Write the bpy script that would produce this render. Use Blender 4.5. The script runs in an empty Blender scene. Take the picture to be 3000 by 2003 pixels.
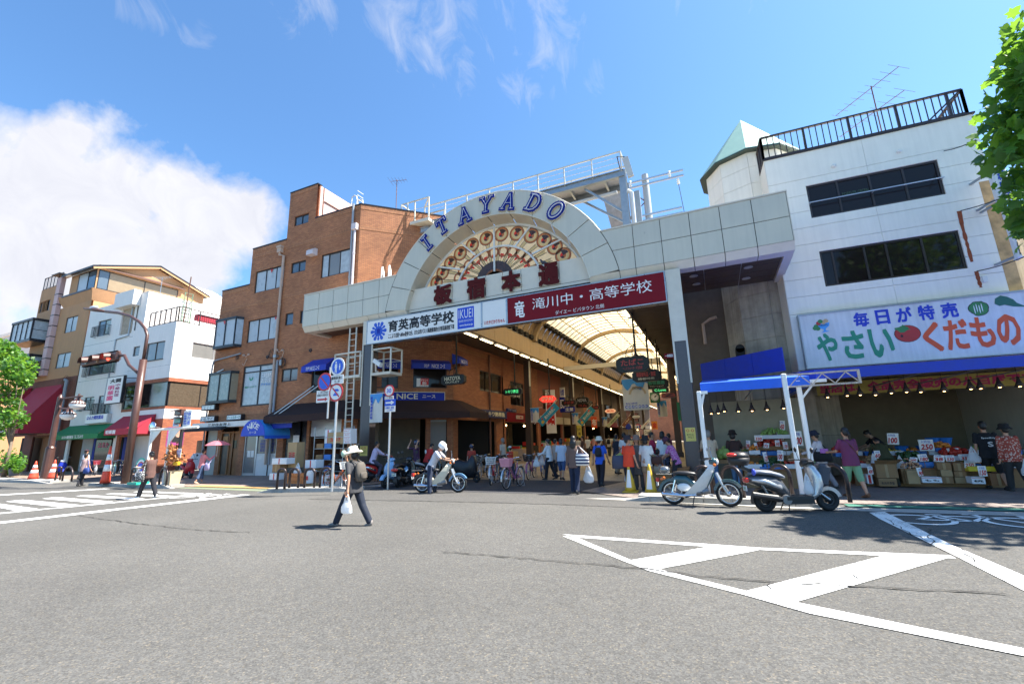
import bpy, bmesh, math, random
import numpy as np
from mathutils import Vector as V, Matrix
random.seed(7)
S=bpy.context.scene; COL=S.collection
rad=math.radians
# camera, sky, sun, exposure
EYE=1.6; FPX=1292.4; PCX,PCY=1500.0,1001.5
def _cam():
 p,r,y=rad(12.338),rad(-1.636),rad(-24.215)
 M1=np.array([[1,0,0],[0,-math.sin(p),math.cos(p)],[0,-math.cos(p),-math.sin(p)]])
 c,s=math.cos(r),math.sin(r)
 M2=np.array([[c,s,0],[-s,c,0],[0,0,1]])@M1
 return M2@np.array([[math.cos(y),-math.sin(y),0],[math.sin(y),math.cos(y),0],[0,0,1]])
RW=_cam()
cd=bpy.data.cameras.new('camera'); cam=bpy.data.objects.new('camera',cd); COL.objects.link(cam)
cd.sensor_fit='HORIZONTAL'; cd.sensor_width=36; cd.lens=FPX/3000*36; cd.clip_start=.05; cd.clip_end=3000
mw=Matrix.Identity(4)
for i in range(3):
 for j in range(3): mw[i][j]=RW[j][i]
mw.translation=(0,0,EYE); cam.matrix_world=mw; S.camera=cam
SUN=V((.60,.26,1.0)).normalized()
sl=bpy.data.lights.new('sun','SUN'); sl.energy=4.5; sl.angle=rad(.53); sl.color=(1,.945,.85)
so=bpy.data.objects.new('sun',sl); COL.objects.link(so); so.rotation_euler=SUN.to_track_quat('Z','Y').to_euler(); so.location=(0,0,60)
S.view_settings.view_transform='Standard'; S.view_settings.look='None'; S.view_settings.exposure=1.8; S.view_settings.gamma=1; S.view_settings.use_curve_mapping=False
W=bpy.data.worlds.new('World'); S.world=W; W.use_nodes=True
def world():
 nt=W.node_tree; N=nt.nodes; L=nt.links; N.clear()
 def nd(t,**k):
  n=N.new(t)
  for a,b in k.items(): setattr(n,a,b)
  return n
 out=nd('ShaderNodeOutputWorld'); bg=nd('ShaderNodeBackground'); bg.inputs[1].default_value=.075
 sky=nd('ShaderNodeTexSky',sky_type='NISHITA',sun_disc=False)
 sky.sun_elevation=math.asin(SUN.z); sky.sun_rotation=math.atan2(SUN.x,SUN.y); sky.air_density=1.0; sky.dust_density=.6; sky.ozone_density=2.6; sky.altitude=10
 tc=nd('ShaderNodeTexCoord')
 def math_(op,a,b=None,clamp=False):
  m=nd('ShaderNodeMath',operation=op,use_clamp=clamp)
  for i,x in enumerate((a,b)):
   if x is None: continue
   if isinstance(x,(int,float)): m.inputs[i].default_value=x
   else: L.new(x,m.inputs[i])
  return m.outputs[0]
 def noise(scale,detail,rough,off=(0,0,0),st=(1,1,1),dist=0.):
  mp=nd('ShaderNodeMapping'); mp.inputs[1].default_value=off; mp.inputs[3].default_value=st
  L.new(tc.outputs['Generated'],mp.inputs[0]); n=nd('ShaderNodeTexNoise'); n.inputs['Scale'].default_value=scale
  n.inputs['Detail'].default_value=detail; n.inputs['Roughness'].default_value=rough; n.inputs['Distortion'].default_value=dist
  L.new(mp.outputs[0],n.inputs[0]); return n.outputs[0]
 def blob(d,r0,r1):
  v=V(d).normalized(); dp=nd('ShaderNodeVectorMath',operation='DOT_PRODUCT'); nz=nd('ShaderNodeVectorMath',operation='NORMALIZE')
  L.new(tc.outputs['Generated'],nz.inputs[0]); L.new(nz.outputs[0],dp.inputs[0]); dp.inputs[1].default_value=v
  mr=nd('ShaderNodeMapRange',clamp=True); L.new(dp.outputs['Value'],mr.inputs[0])
  mr.inputs[1].default_value=math.cos(rad(r1)); mr.inputs[2].default_value=math.cos(rad(r0)); return mr.outputs[0]
 D=lambda x,y: tuple(RW.T@np.array([(x-PCX)/FPX,-(y-PCY)/FPX,-1.0]))
 big=blob(D(40,760),5,17)
 for q,a,b in (((-420,720),7,20),((330,690),3,14),((520,640),1,11),((680,640),.5,8),((60,500),1,10),((200,900),4,14),((-950,900),10,28)): big=math_('MAXIMUM',big,blob(D(*q),a,b))
 n1=noise(5.5,9,.58,(1.3,.2,2.1),dist=.2); n2=noise(11,8,.62,(4,1,0),(1.6,1.0,.8),dist=.8)
 m1=math_('MULTIPLY',math_('SUBTRACT',math_('ADD',big,math_('MULTIPLY',n1,1.7)),1.38),3.4,True)
 wisp=blob(D(1300,60),0,9)
 for q,a,b in (((1590,30),0,6),((1640,130),0,5.5),((1560,220),0,5),((1150,70),0,5),((900,0),0,5),((430,35),0,3),((600,118),0,3),((1745,215),0,3),((2200,-300),1,11),((300,-350),1,10)): wisp=math_('MAXIMUM',wisp,blob(D(*q),a,b))
 m2=math_('MULTIPLY',math_('SUBTRACT',math_('ADD',wisp,math_('MULTIPLY',n2,3.4)),2.42),.85,True)
 m2=math_('MULTIPLY',m2,.5)
 cov=math_('MAXIMUM',m1,m2,True)
 cr=nd('ShaderNodeMix',data_type='RGBA'); L.new(n2,cr.inputs[0]); cr.inputs[6].default_value=(2.7,2.8,3.3,1); cr.inputs[7].default_value=(4.3,4.3,4.4,1)
 tint=nd('ShaderNodeMix',data_type='RGBA',blend_type='MULTIPLY'); tint.inputs[0].default_value=1; L.new(sky.outputs[0],tint.inputs[6]); tint.inputs[7].default_value=(.72,.99,1.15,1)
 mx=nd('ShaderNodeMix',data_type='RGBA'); L.new(cov,mx.inputs[0]); L.new(tint.outputs[2],mx.inputs[6]); L.new(cr.outputs[2],mx.inputs[7])
 L.new(mx.outputs[2],bg.inputs[0]); L.new(bg.outputs[0],out.inputs[0])
world()
# picture-to-plane helpers (used only to read positions off the photograph)
def ray(px,py): 
 d=RW.T@np.array([(px-PCX)/FPX,-(py-PCY)/FPX,-1.0]); return V(d)
O=V((0,0,EYE))
def G(px,py,z=0.0):
 d=ray(px,py); return O+d*((z-EYE)/d.z)
def PY(px,py,Y):
 d=ray(px,py); return O+d*(Y/d.y)
def PX(px,py,X):
 d=ray(px,py); return O+d*(X/d.x)
class Fr:
 def __init__(s,o,ang=0.0,tilt=None):
  s.o=V(o); s.a=V((math.cos(ang),math.sin(ang),0)); s.b=V((0,0,1)); s.c=s.a.cross(s.b); s.ang=ang
 def __call__(s,a,b,c=0.0): return s.o+s.a*a+s.b*b+s.c*c
 def px(s,x,y,c=0.0):
  d=ray(x,y); t=((s.o+s.c*c-O).dot(s.c))/d.dot(s.c); p=O+d*t-s.o; return p.dot(s.a),p.dot(s.b)
 def rect(s,p,q,c=0.0):
  a0,b1=s.px(*p,c); a1,b0=s.px(*q,c); return min(a0,a1),min(b0,b1),max(a0,a1),max(b0,b1)
 def at(s,a,b,c=0.0):
  f=Fr(s(a,b,c)); f.a,f.b,f.c,f.ang=s.a,s.b,s.c,s.ang; return f
def Fr3(o,a,b):
 f=Fr(o); f.a=V(a).normalized(); f.b=V(b); f.b=(f.b-f.a*f.b.dot(f.a)).normalized(); f.c=f.a.cross(f.b); return f
WORLD=Fr3((0,0,0),(1,0,0),(0,1,0))
# materials
MATS={}
def mat(name,col,rough=.6,metal=0.,var=.12,vs=3.,bump=0.,bs=40.,spec=.5,coat=0.,alpha=1.,trans=0.,emit=None,es=0.,streak=0.):
 if name in MATS: return MATS[name]
 m=bpy.data.materials.new(name); m.use_nodes=True; nt=m.node_tree; N=nt.nodes; L=nt.links; b=N['Principled BSDF']
 c=tuple(col)+(1,) if len(col)==3 else col
 b.inputs['Base Color'].default_value=c; b.inputs['Roughness'].default_value=rough; b.inputs['Metallic'].default_value=metal
 b.inputs['Specular IOR Level'].default_value=spec; b.inputs['Coat Weight'].default_value=coat; b.inputs['Alpha'].default_value=alpha
 b.inputs['Transmission Weight'].default_value=trans
 if emit: b.inputs['Emission Color'].default_value=tuple(emit)+(1,); b.inputs['Emission Strength'].default_value=es
 if var or bump or streak:
  g=N.new('ShaderNodeNewGeometry'); oi=N.new('ShaderNodeObjectInfo')
  n=N.new('ShaderNodeTexNoise'); n.inputs['Scale'].default_value=vs; n.inputs['Detail'].default_value=6; n.inputs['Roughness'].default_value=.65
  L.new(g.outputs['Position'],n.inputs[0])
  if var:
   mr=N.new('ShaderNodeMapRange'); L.new(n.outputs[0],mr.inputs[0]); mr.inputs[1].default_value=.3; mr.inputs[2].default_value=.7; mr.inputs[3].default_value=1-var; mr.inputs[4].default_value=1+var*.6
   val=mr.outputs[0]
   if streak:
    mp=N.new('ShaderNodeMapping'); mp.inputs[3].default_value=(9,9,.5); L.new(g.outputs['Position'],mp.inputs[0])
    n3=N.new('ShaderNodeTexNoise'); n3.inputs['Scale'].default_value=1; n3.inputs['Detail'].default_value=5; L.new(mp.outputs[0],n3.inputs[0])
    m3=N.new('ShaderNodeMapRange'); L.new(n3.outputs[0],m3.inputs[0]); m3.inputs[1].default_value=.35; m3.inputs[2].default_value=.62; m3.inputs[3].default_value=1-streak; m3.inputs[4].default_value=1
    mm=N.new('ShaderNodeMath'); mm.operation='MULTIPLY'; L.new(val,mm.inputs[0]); L.new(m3.outputs[0],mm.inputs[1]); val=mm.outputs[0]
   hs=N.new('ShaderNodeMix'); hs.data_type='RGBA'; hs.blend_type='MULTIPLY'; hs.inputs[0].default_value=1; hs.inputs[6].default_value=c; L.new(val,hs.inputs[7]); L.new(hs.outputs[2],b.inputs['Base Color'])
   r2=N.new('ShaderNodeMapRange'); L.new(n.outputs[0],r2.inputs[0]); r2.inputs[1].default_value=.3; r2.inputs[2].default_value=.7; r2.inputs[3].default_value=max(.02,rough-.08); r2.inputs[4].default_value=min(1,rough+.1); L.new(r2.outputs[0],b.inputs['Roughness'])
  if bump:
   n2=N.new('ShaderNodeTexNoise'); n2.inputs['Scale'].default_value=bs; n2.inputs['Detail'].default_value=4; L.new(g.outputs['Position'],n2.inputs[0])
   bp=N.new('ShaderNodeBump'); bp.inputs['Strength'].default_value=bump; bp.inputs['Distance'].default_value=.02; L.new(n2.outputs[0],bp.inputs['Height']); L.new(bp.outputs[0],b.inputs['Normal'])
 MATS[name]=m; return m
def nodes(m): return m.node_tree.nodes,m.node_tree.links,m.node_tree.nodes['Principled BSDF']
def brickmat(name,c1,c2,mortar,bw=.215,bh=.066,ms=.1):
 m=mat(name,c1,.75,var=0); N,L,b=nodes(m)
 g=N.new('ShaderNodeNewGeometry'); sp=N.new('ShaderNodeSeparateXYZ'); L.new(g.outputs['Position'],sp.inputs[0])
 cr=N.new('ShaderNodeVectorMath'); cr.operation='CROSS_PRODUCT'; cr.inputs[0].default_value=(0,0,1); L.new(g.outputs['True Normal'],cr.inputs[1])
 dt=N.new('ShaderNodeVectorMath'); dt.operation='DOT_PRODUCT'; L.new(cr.outputs[0],dt.inputs[0]); L.new(g.outputs['Position'],dt.inputs[1])
 cb=N.new('ShaderNodeCombineXYZ'); L.new(dt.outputs['Value'],cb.inputs[0]); L.new(sp.outputs[2],cb.inputs[1])
 def bk(scale,c):
  t=N.new('ShaderNodeTexBrick'); L.new(cb.outputs[0],t.inputs[0]); t.inputs['Scale'].default_value=1; t.inputs['Brick Width'].default_value=bw; t.inputs['Row Height'].default_value=bh; t.inputs['Mortar Size'].default_value=bh*ms; t.inputs['Mortar Smooth'].default_value=.2; t.inputs['Bias'].default_value=-.1
  t.inputs['Color1'].default_value=tuple(c1)+(1,); t.inputs['Color2'].default_value=tuple(c2)+(1,); t.inputs['Mortar'].default_value=tuple(mortar)+(1,); return t
 t=bk(1,c1)
 n=N.new('ShaderNodeTexNoise'); n.inputs['Scale'].default_value=.7; n.inputs['Detail'].default_value=7; L.new(g.outputs['Position'],n.inputs[0])
 mr=N.new('ShaderNodeMapRange'); L.new(n.outputs[0],mr.inputs[0]); mr.inputs[1].default_value=.3; mr.inputs[2].default_value=.7; mr.inputs[3].default_value=.78; mr.inputs[4].default_value=1.12
 mx=N.new('ShaderNodeMix'); mx.data_type='RGBA'; mx.blend_type='MULTIPLY'; mx.inputs[0].default_value=1; L.new(t.outputs[0],mx.inputs[6]); L.new(mr.outputs[0],mx.inputs[7]); L.new(mx.outputs[2],b.inputs['Base Color'])
 bp=N.new('ShaderNodeBump'); bp.inputs['Strength'].default_value=.6; bp.inputs['Distance'].default_value=.012; bp.invert=True; L.new(t.outputs['Fac'],bp.inputs['Height']); L.new(bp.outputs[0],b.inputs['Normal']); return m
# mesh builder
class MB:
 def __init__(s,fr=None): s.v=[];s.f=[];s.m=[];s.fr=fr or WORLD;s.k=0;s.sm=[];s.smooth=False
 def P(s,p): return s.fr(*p)
 def add(s,vs,fs):
  n=len(s.v); s.v+=[s.fr(*p) for p in vs]
  for f in fs: s.f.append([i+n for i in f]); s.m.append(s.k); s.sm.append(s.smooth)
  return s
 def box(s,x0,y0,z0,x1,y1,z1):
  x0,x1=min(x0,x1),max(x0,x1); y0,y1=min(y0,y1),max(y0,y1); z0,z1=min(z0,z1),max(z0,z1)
  return s.add([(x0,y0,z0),(x1,y0,z0),(x1,y1,z0),(x0,y1,z0),(x0,y0,z1),(x1,y0,z1),(x1,y1,z1),(x0,y1,z1)],[(3,2,1,0),(4,5,6,7),(0,1,5,4),(1,2,6,5),(2,3,7,6),(3,0,4,7)])
 def bbox(s,x0,y0,z0,x1,y1,z1,r=.01):
  x0,x1=min(x0,x1),max(x0,x1); y0,y1=min(y0,y1),max(y0,y1); z0,z1=min(z0,z1),max(z0,z1)
  def ring(i,z): 
   a,b,c,d=x0+i,y0+i,x1-i,y1-i
   return [(a+r,b,z),(c-r,b,z),(c,b+r,z),(c,d-r,z),(c-r,d,z),(a+r,d,z),(a,d-r,z),(a,b+r,z)]
  vs=ring(r,z0)+ring(0,z0+r)+ring(0,z1-r)+ring(r,z1); fs=[tuple(range(7,-1,-1)),tuple(range(24,32))]
  for k in range(3):
   for i in range(8): j=(i+1)%8; fs.append((k*8+i,k*8+j,k*8+8+j,k*8+8+i))
  return s.add(vs,fs)
 def quad(s,*p): return s.add(list(p),[tuple(range(len(p)))])
 def prism(s,pts,d):
  n=len(pts); d=V(d); p=[V(q) for q in pts]
  return s.add([tuple(q) for q in p]+[tuple(q+d) for q in p],[tuple(range(n-1,-1,-1)),tuple(range(n,2*n))]+[(i,(i+1)%n,n+(i+1)%n,n+i) for i in range(n)])
 def pxy(s,pts,z0,z1): return s.prism([(x,y,z0) for x,y in pts],(0,0,z1-z0))
 def bar(s,p,q,w,h=None,up=(0,0,1)):
  p,q=V(p),V(q); h=w if h is None else h; d=(q-p).normalized(); u=V(up)
  if abs(d.dot(u))>.98: u=V((0,1,0)) if abs(d.y)<.9 else V((1,0,0))
  x=d.cross(u).normalized()*w/2; y=x.cross(d).normalized()*h/2
  c=[-x-y,x-y,x+y,-x+y]
  return s.add([tuple(p+e) for e in c]+[tuple(q+e) for e in c],[(0,1,2,3),(7,6,5,4)]+[(i,4+i,4+(i+1)%4,(i+1)%4) for i in range(4)])
 def tube(s,pts,r,n=8,cap=True,closed=False):
  pts=[V(p) for p in pts]; m=len(pts); rr=r if isinstance(r,(list,tuple)) else [r]*m
  vs=[];fs=[]; prev=None
  for i,p in enumerate(pts):
   if closed: d=pts[(i+1)%m]-pts[i-1]
   else: d=pts[min(i+1,m-1)]-pts[max(i-1,0)]
   d.normalize()
   if prev is None:
    x=d.cross(V((0,0,1)))
    if x.length<.2: x=d.cross(V((0,1,0)))
   else: x=prev-d*prev.dot(d)
   x.normalize(); prev=x; y=d.cross(x)
   for k in range(n):
    a=2*math.pi*k/n; vs.append(tuple(p+(x*math.cos(a)+y*math.sin(a))*rr[i]))
  for i in range(m if closed else m-1):
   j=(i+1)%m
   for k in range(n): fs.append((i*n+k,i*n+(k+1)%n,j*n+(k+1)%n,j*n+k))
  if cap and not closed: fs+= [tuple(range(n-1,-1,-1)),tuple(range((m-1)*n,m*n))]
  return s.add(vs,fs)
 def lathe(s,prof,c=(0,0,0),n=16,ax=(0,0,1)):
  ax=V(ax).normalized(); x=ax.orthogonal().normalized(); y=ax.cross(x); c=V(c); vs=[];fs=[]
  for r,h in prof:
   for k in range(n):
    a=2*math.pi*k/n; vs.append(tuple(c+ax*h+(x*math.cos(a)+y*math.sin(a))*max(r,1e-4)))
  for i in range(len(prof)-1):
   for k in range(n): fs.append((i*n+k,i*n+(k+1)%n,(i+1)*n+(k+1)%n,(i+1)*n+k))
  fs+=[tuple(range(n-1,-1,-1)),tuple(range((len(prof)-1)*n,len(prof)*n))]
  return s.add(vs,fs)
 def sph(s,c,r,n=12,m=8):
  r=(r,r,r) if isinstance(r,(int,float)) else r; vs=[];fs=[]
  for i in range(m+1):
   t=math.pi*i/m
   for k in range(n):
    a=2*math.pi*k/n; q=max(math.sin(t),1e-3); vs.append((c[0]+r[0]*q*math.cos(a),c[1]+r[1]*q*math.sin(a),c[2]-r[2]*math.cos(t)))
  for i in range(m):
   for k in range(n): fs.append((i*n+k,i*n+(k+1)%n,(i+1)*n+(k+1)%n,(i+1)*n+k))
  return s.add(vs,fs)
 def mesh(s,name,mats):
  me=bpy.data.meshes.new(name); me.from_pydata([tuple(p) for p in s.v],[],s.f)
  for m in (mats if isinstance(mats,(list,tuple)) else [mats]): me.materials.append(m)
  me.polygons.foreach_set('material_index',s.m); me.polygons.foreach_set('use_smooth',s.sm); me.update(); return me
 def build(s,name,mats,parent=None,smooth=None,**k):
  if smooth: s.sm=[True]*len(s.f)
  me=s.mesh(name,mats); o=bpy.data.objects.new(name,me); COL.objects.link(o)
  if parent is not None: attach(o,parent)
  for a,b in k.items(): o[a]=b
  return o
def attach(o,parent):
 o.parent=parent
 o.matrix_parent_inverse=Matrix.Translation(-parent.location) if parent.parent is None else Matrix.Identity(4)
LABELS={}
def thing(name,label,cat,loc=(0,0,0),group=None):
 o=bpy.data.objects.new(name,None); COL.objects.link(o); o.location=loc; o.empty_display_size=.1
 return tag(o,label,cat,group)
def tag(o,label,cat,group=None,kind=None):
 if label: o['label']=label
 if cat: o['category']=cat
 if group: o['group']=group
 if kind: o['kind']=kind
 return o
def struct(o,label=None): o['kind']='structure'; return o
def inst(me,name,parent,M=None):
 o=bpy.data.objects.new(name,me); COL.objects.link(o); o.parent=parent
 if M is not None: o.matrix_basis=M
 return o
def dup(root,loc,rotz=0.0,label=None,group=None):
 r=root.copy(); COL.objects.link(r); r.location=loc; r.rotation_euler=(0,0,rotz)
 if label: r['label']=label
 if group: r['group']=group
 for ch in list(root.children):
  c=ch.copy(); COL.objects.link(c); c.parent=r
  for g in list(ch.children):
   d=g.copy(); COL.objects.link(d); d.parent=c
 return r
# lettering (Blender's own built-in font)
_TX={}
def glyphs(s,bold=0.0,ext=0.0,gap=1.0,line=1.0):
 key=(s,bold,ext,gap,line)
 if key in _TX: return _TX[key]
 c=bpy.data.curves.new('lettering','FONT'); c.body=s; c.offset=bold; c.extrude=ext; c.resolution_u=2; c.space_character=gap; c.space_line=line; c.align_x='CENTER'
 o=bpy.data.objects.new('lettering',c); me=o.to_mesh()
 v=np.zeros(len(me.vertices)*3); me.vertices.foreach_get('co',v); v=v.reshape(-1,3)
 f=[tuple(p.vertices) for p in me.polygons]; o.to_mesh_clear(); bpy.data.objects.remove(o); bpy.data.curves.remove(c)
 if len(v)==0: v=np.zeros((1,3))
 _TX[key]=(v,f); return v,f
def text(s,fr,rect,m,parent=None,bold=.01,depth=0.0,c=.004,name='lettering',gap=1.0,line=1.0,mb=None,slant=0.0,keep=False):
 ob=bold if bold<.012 else .006; v,f=glyphs(s,ob,depth,gap,line); lo=v.min(0); hi=v.max(0); a0,b0,a1,b1=rect
 sx=(a1-a0)/max(hi[0]-lo[0],1e-6); sy=(b1-b0)/max(hi[1]-lo[1],1e-6)
 if keep: sx=sy=min(sx,sy)
 cx,cy=(a0+a1)/2,(b0+b1)/2; mx,my=(lo[0]+hi[0])/2,(lo[1]+hi[1])/2
 B=mb or MB(); old=B.fr; B.fr=fr; e=max(0,bold-ob)
 for i,(ex,ey) in enumerate(((0,0),(e,e),(-e,-e),(e,-e),(-e,e)) if e>.003 else ((0,0),)): B.add([(cx+(p[0]-mx+ex)*sx+slant*(p[1]-my)*sy,cy+(p[1]-my+ey)*sy,c+(p[2]-lo[2])+i*.0006) for p in v],f)
 B.fr=old
 if mb is None: return B.build(name,m,parent)
def vtext(s,fr,rect,m,parent=None,bold=.01,c=.004,name='lettering',mb=None):
 a0,b0,a1,b1=rect; n=len(s); h=(b1-b0)/n; B=mb or MB()
 for i,ch in enumerate(s):
  if ch.strip(): text(ch,fr,(a0,b1-(i+.93)*h,a1,b1-(i+.07)*h),m,bold=bold,c=c,mb=B)
 if mb is None: return B.build(name,m,parent)
# materials of the setting
M=lambda *a,**k: mat(*a,**k)
def asphaltmat(name,base,spk,dark=0.0):
 m=mat(name,base,.9,var=0); N,L,b=nodes(m); b.inputs['Specular IOR Level'].default_value=.25
 g=N.new('ShaderNodeNewGeometry')
 def nz(sc,det=2,rough=.5):
  n=N.new('ShaderNodeTexNoise'); n.inputs['Scale'].default_value=sc; n.inputs['Detail'].default_value=det; n.inputs['Roughness'].default_value=rough; L.new(g.outputs['Position'],n.inputs[0]); return n.outputs[0]
 def rmp(x,a,b_,c,d):
  r=N.new('ShaderNodeMapRange'); L.new(x,r.inputs[0]); r.inputs[1].default_value=a; r.inputs[2].default_value=b_; r.inputs[3].default_value=c; r.inputs[4].default_value=d; return r.outputs[0]
 def mul(x,y):
  q=N.new('ShaderNodeMath'); q.operation='MULTIPLY'; L.new(x,q.inputs[0]); L.new(y,q.inputs[1]); return q.outputs[0]
 vo=N.new('ShaderNodeTexVoronoi'); vo.inputs['Scale'].default_value=75; L.new(g.outputs['Position'],vo.inputs[0])
 sp=N.new('ShaderNodeSeparateColor'); L.new(vo.outputs['Color'],sp.inputs[0])
 a=rmp(sp.outputs[0],0,1,1-spk,1+spk); f=mul(a,rmp(nz(220,3,.7),.3,.7,.72,1.28)); f=mul(f,rmp(nz(.35,6,.6),.3,.7,.86,1.12)); f=mul(f,rmp(nz(9,3),.35,.65,.94,1.05))
 tint=N.new('ShaderNodeMix'); tint.data_type='RGBA'; L.new(rmp(sp.outputs[1],.8,1,0,.6),tint.inputs[0]); tint.inputs[6].default_value=tuple(base)+(1,); tint.inputs[7].default_value=(base[0]*1.9,base[1]*1.65,base[2]*1.3,1)
 mx=N.new('ShaderNodeMix'); mx.data_type='RGBA'; mx.blend_type='MULTIPLY'; mx.inputs[0].default_value=1; L.new(tint.outputs[2],mx.inputs[6]); L.new(f,mx.inputs[7]); L.new(mx.outputs[2],b.inputs['Base Color'])
 bp=N.new('ShaderNodeBump'); bp.inputs['Strength'].default_value=.5; bp.inputs['Distance'].default_value=.006; L.new(f,bp.inputs['Height']); L.new(bp.outputs[0],b.inputs['Normal']); return m
M_ASPH=asphaltmat('asphalt',(.097,.095,.090),.32); M_ASPH2=asphaltmat('asphalt_patch',(.087,.085,.082),.27); M_ASPH_SHADE=asphaltmat('shaded_asphalt',(.055,.055,.06),.25)
def paintmat():
 m=mat('road_paint',(.78,.78,.76),.7,var=0); N,L,b=nodes(m); g=N.new('ShaderNodeNewGeometry')
 n=N.new('ShaderNodeTexNoise'); n.inputs['Scale'].default_value=70; n.inputs['Detail'].default_value=4; n.inputs['Roughness'].default_value=.7; L.new(g.outputs['Position'],n.inputs[0])
 n2=N.new('ShaderNodeTexNoise'); n2.inputs['Scale'].default_value=1.6; n2.inputs['Detail'].default_value=4; L.new(g.outputs['Position'],n2.inputs[0])
 a=N.new('ShaderNodeMath'); a.operation='ADD'; L.new(n.outputs[0],a.inputs[0]); L.new(n2.outputs[0],a.inputs[1])
 r=N.new('ShaderNodeMapRange'); L.new(a.outputs[0],r.inputs[0]); r.inputs[1].default_value=1.06; r.inputs[2].default_value=1.2
 mx=N.new('ShaderNodeMix'); mx.data_type='RGBA'; L.new(r.outputs[0],mx.inputs[0]); mx.inputs[6].default_value=(.76,.76,.74,1); mx.inputs[7].default_value=(.2,.2,.195,1); L.new(mx.outputs[2],b.inputs['Base Color']); return m
M_PAINT=paintmat()
M_WHITE=M('white_steel',(.72,.71,.67),.45,var=.06); M_CREAM=M('cream_steel',(.62,.58,.48),.5,var=.08)
M_GALV=M('galvanised_steel',(.36,.39,.41),.42,.6,var=.15,vs=8); M_BRONZE=M('dark_bronze',(.045,.032,.03),.4,.3,var=.1); M_BLACK=M('black_metal',(.018,.018,.02),.4,var=.1); M_ALU=M('aluminium',(.55,.56,.57),.35,.7,var=.06)
M_CHROME=M('chrome',(.75,.76,.78),.12,1.,var=.03); M_RUST=M('rust_brown',(.16,.07,.045),.6,.2,var=.15); M_CONC=M('concrete',(.30,.29,.27),.85,var=.2,vs=2.5,bump=.2)
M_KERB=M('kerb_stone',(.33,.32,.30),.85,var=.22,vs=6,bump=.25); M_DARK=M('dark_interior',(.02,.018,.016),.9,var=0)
M_PANEL=M('cladding_panel',(.62,.56,.44),.35,.15,var=.05,vs=.8,streak=.05); M_PANELE=M('panel_edge',(.66,.60,.49),.4,var=.06); M_JOINT=M('panel_joint',(.03,.028,.026),.8,var=0)
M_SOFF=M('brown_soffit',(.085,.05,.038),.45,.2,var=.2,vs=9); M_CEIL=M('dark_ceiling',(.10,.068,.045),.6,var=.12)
M_BRICK=brickmat('brick_facing',(.50,.20,.082),(.35,.13,.055),(.10,.062,.042)); M_BRICKL=brickmat('brick_facing_long',(.44,.16,.065),(.33,.11,.05),(.12,.07,.05),.3,.075)
M_SOLD=brickmat('soldier_brick',(.50,.21,.088),(.40,.155,.065),(.10,.062,.042),.075,.24,.03); M_REDB=brickmat('red_brick_facing',(.42,.13,.055),(.31,.085,.04),(.15,.09,.06),.22,.07)
M_TAN=M('tan_render',(.50,.27,.135),.85,var=.08,vs=1.2,bump=.15,bs=60,streak=.08); M_WALLB=M('bluish_white_wall',(.78,.75,.71),.7,var=.05,vs=1.,streak=.05)
M_WALLW=M('white_concrete_wall',(.84,.80,.71),.75,var=.05,vs=1.2,streak=.05,bump=.05); M_TOWER=M('old_concrete_wall',(.45,.40,.32),.85,var=.25,vs=2,streak=.22,bump=.15)
M_COPPER=M('pale_green_roof',(.26,.43,.36),.6,var=.08,vs=2); M_PINK=M('pink_render',(.62,.42,.37),.8,var=.06)
M_FRAME=M('dark_window_frame',(.035,.027,.028),.4,.3,var=.08); M_FRAMEB=M('black_window_frame',(.016,.016,.02),.35,.2,var=.05)
def glass(name,col,rough=.06,spec=.8): return M(name,col,rough,var=.0,spec=spec)
M_GDARK=glass('dark_glass',(.016,.012,.011),.06,.3); M_GBLUE=glass('bluish_glass',(.09,.12,.15)); M_FROST=M('frosted_glass',(.46,.50,.52),.3,var=.1,vs=1.5); M_CURT=M('curtained_glass',(.42,.46,.48),.16,var=.22,vs=4,spec=.7); M_FROSTG=M('greenish_frosted_glass',(.30,.36,.33),.25,var=.12); M_BLIND=M('blind_glass',(.27,.20,.12),.2,var=.1)
M_GREY=M('grey_glass',(.20,.20,.19),.12,var=.08,spec=.8)
M_TXW=M('white_lettering',(.8,.8,.78),.6,var=0); M_TXK=M('black_lettering',(.015,.015,.018),.6,var=0); M_TXB=M('blue_lettering',(.02,.05,.45),.6,var=0); M_TXR=M('red_lettering',(.55,.02,.02),.6,var=0); M_TXG=M('green_lettering',(.03,.27,.15),.6,var=0); M_TXO=M('orange_lettering',(.75,.10,.03),.6,var=0); M_TXC=M('cream_lettering',(.72,.66,.45),.6,var=0)
M_SIGNW=M('white_sign_face',(.78,.77,.74),.35,var=.03); M_SIGNB=M('blue_sign_face',(.012,.03,.33),.5,spec=.2,var=.05); M_SIGNR=M('maroon_sign_face',(.19,.008,.016),.55,spec=.15,var=.05); M_SIGNK=M('black_sign_face',(.012,.012,.012),.4,var=.05)
M_BLUEF=M('blue_awning_cloth',(.012,.04,.40),.6,var=.15,vs=5,bump=.1); M_BLUEL=M('bright_blue_cloth',(.02,.13,.72),.6,var=.12); M_BROWNF=M('brown_awning_cloth',(.05,.03,.028),.8,spec=.15,var=.2,bump=.1); M_REDF=M('red_awning_cloth',(.40,.022,.045),.75,var=.1,bump=.1); M_GREENF=M('green_awning_cloth',(.012,.19,.06),.7,var=.12,bump=.1); M_BLACKF=M('black_awning_cloth',(.02,.018,.02),.85,var=.1)
M_PIPE=M('beige_pipe',(.52,.38,.29),.6,var=.08); M_PIPEG=M('grey_pipe',(.28,.31,.35),.5,var=.08); M_PIPEP=M('pale_pipe',(.62,.55,.56),.5,var=.06)
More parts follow.
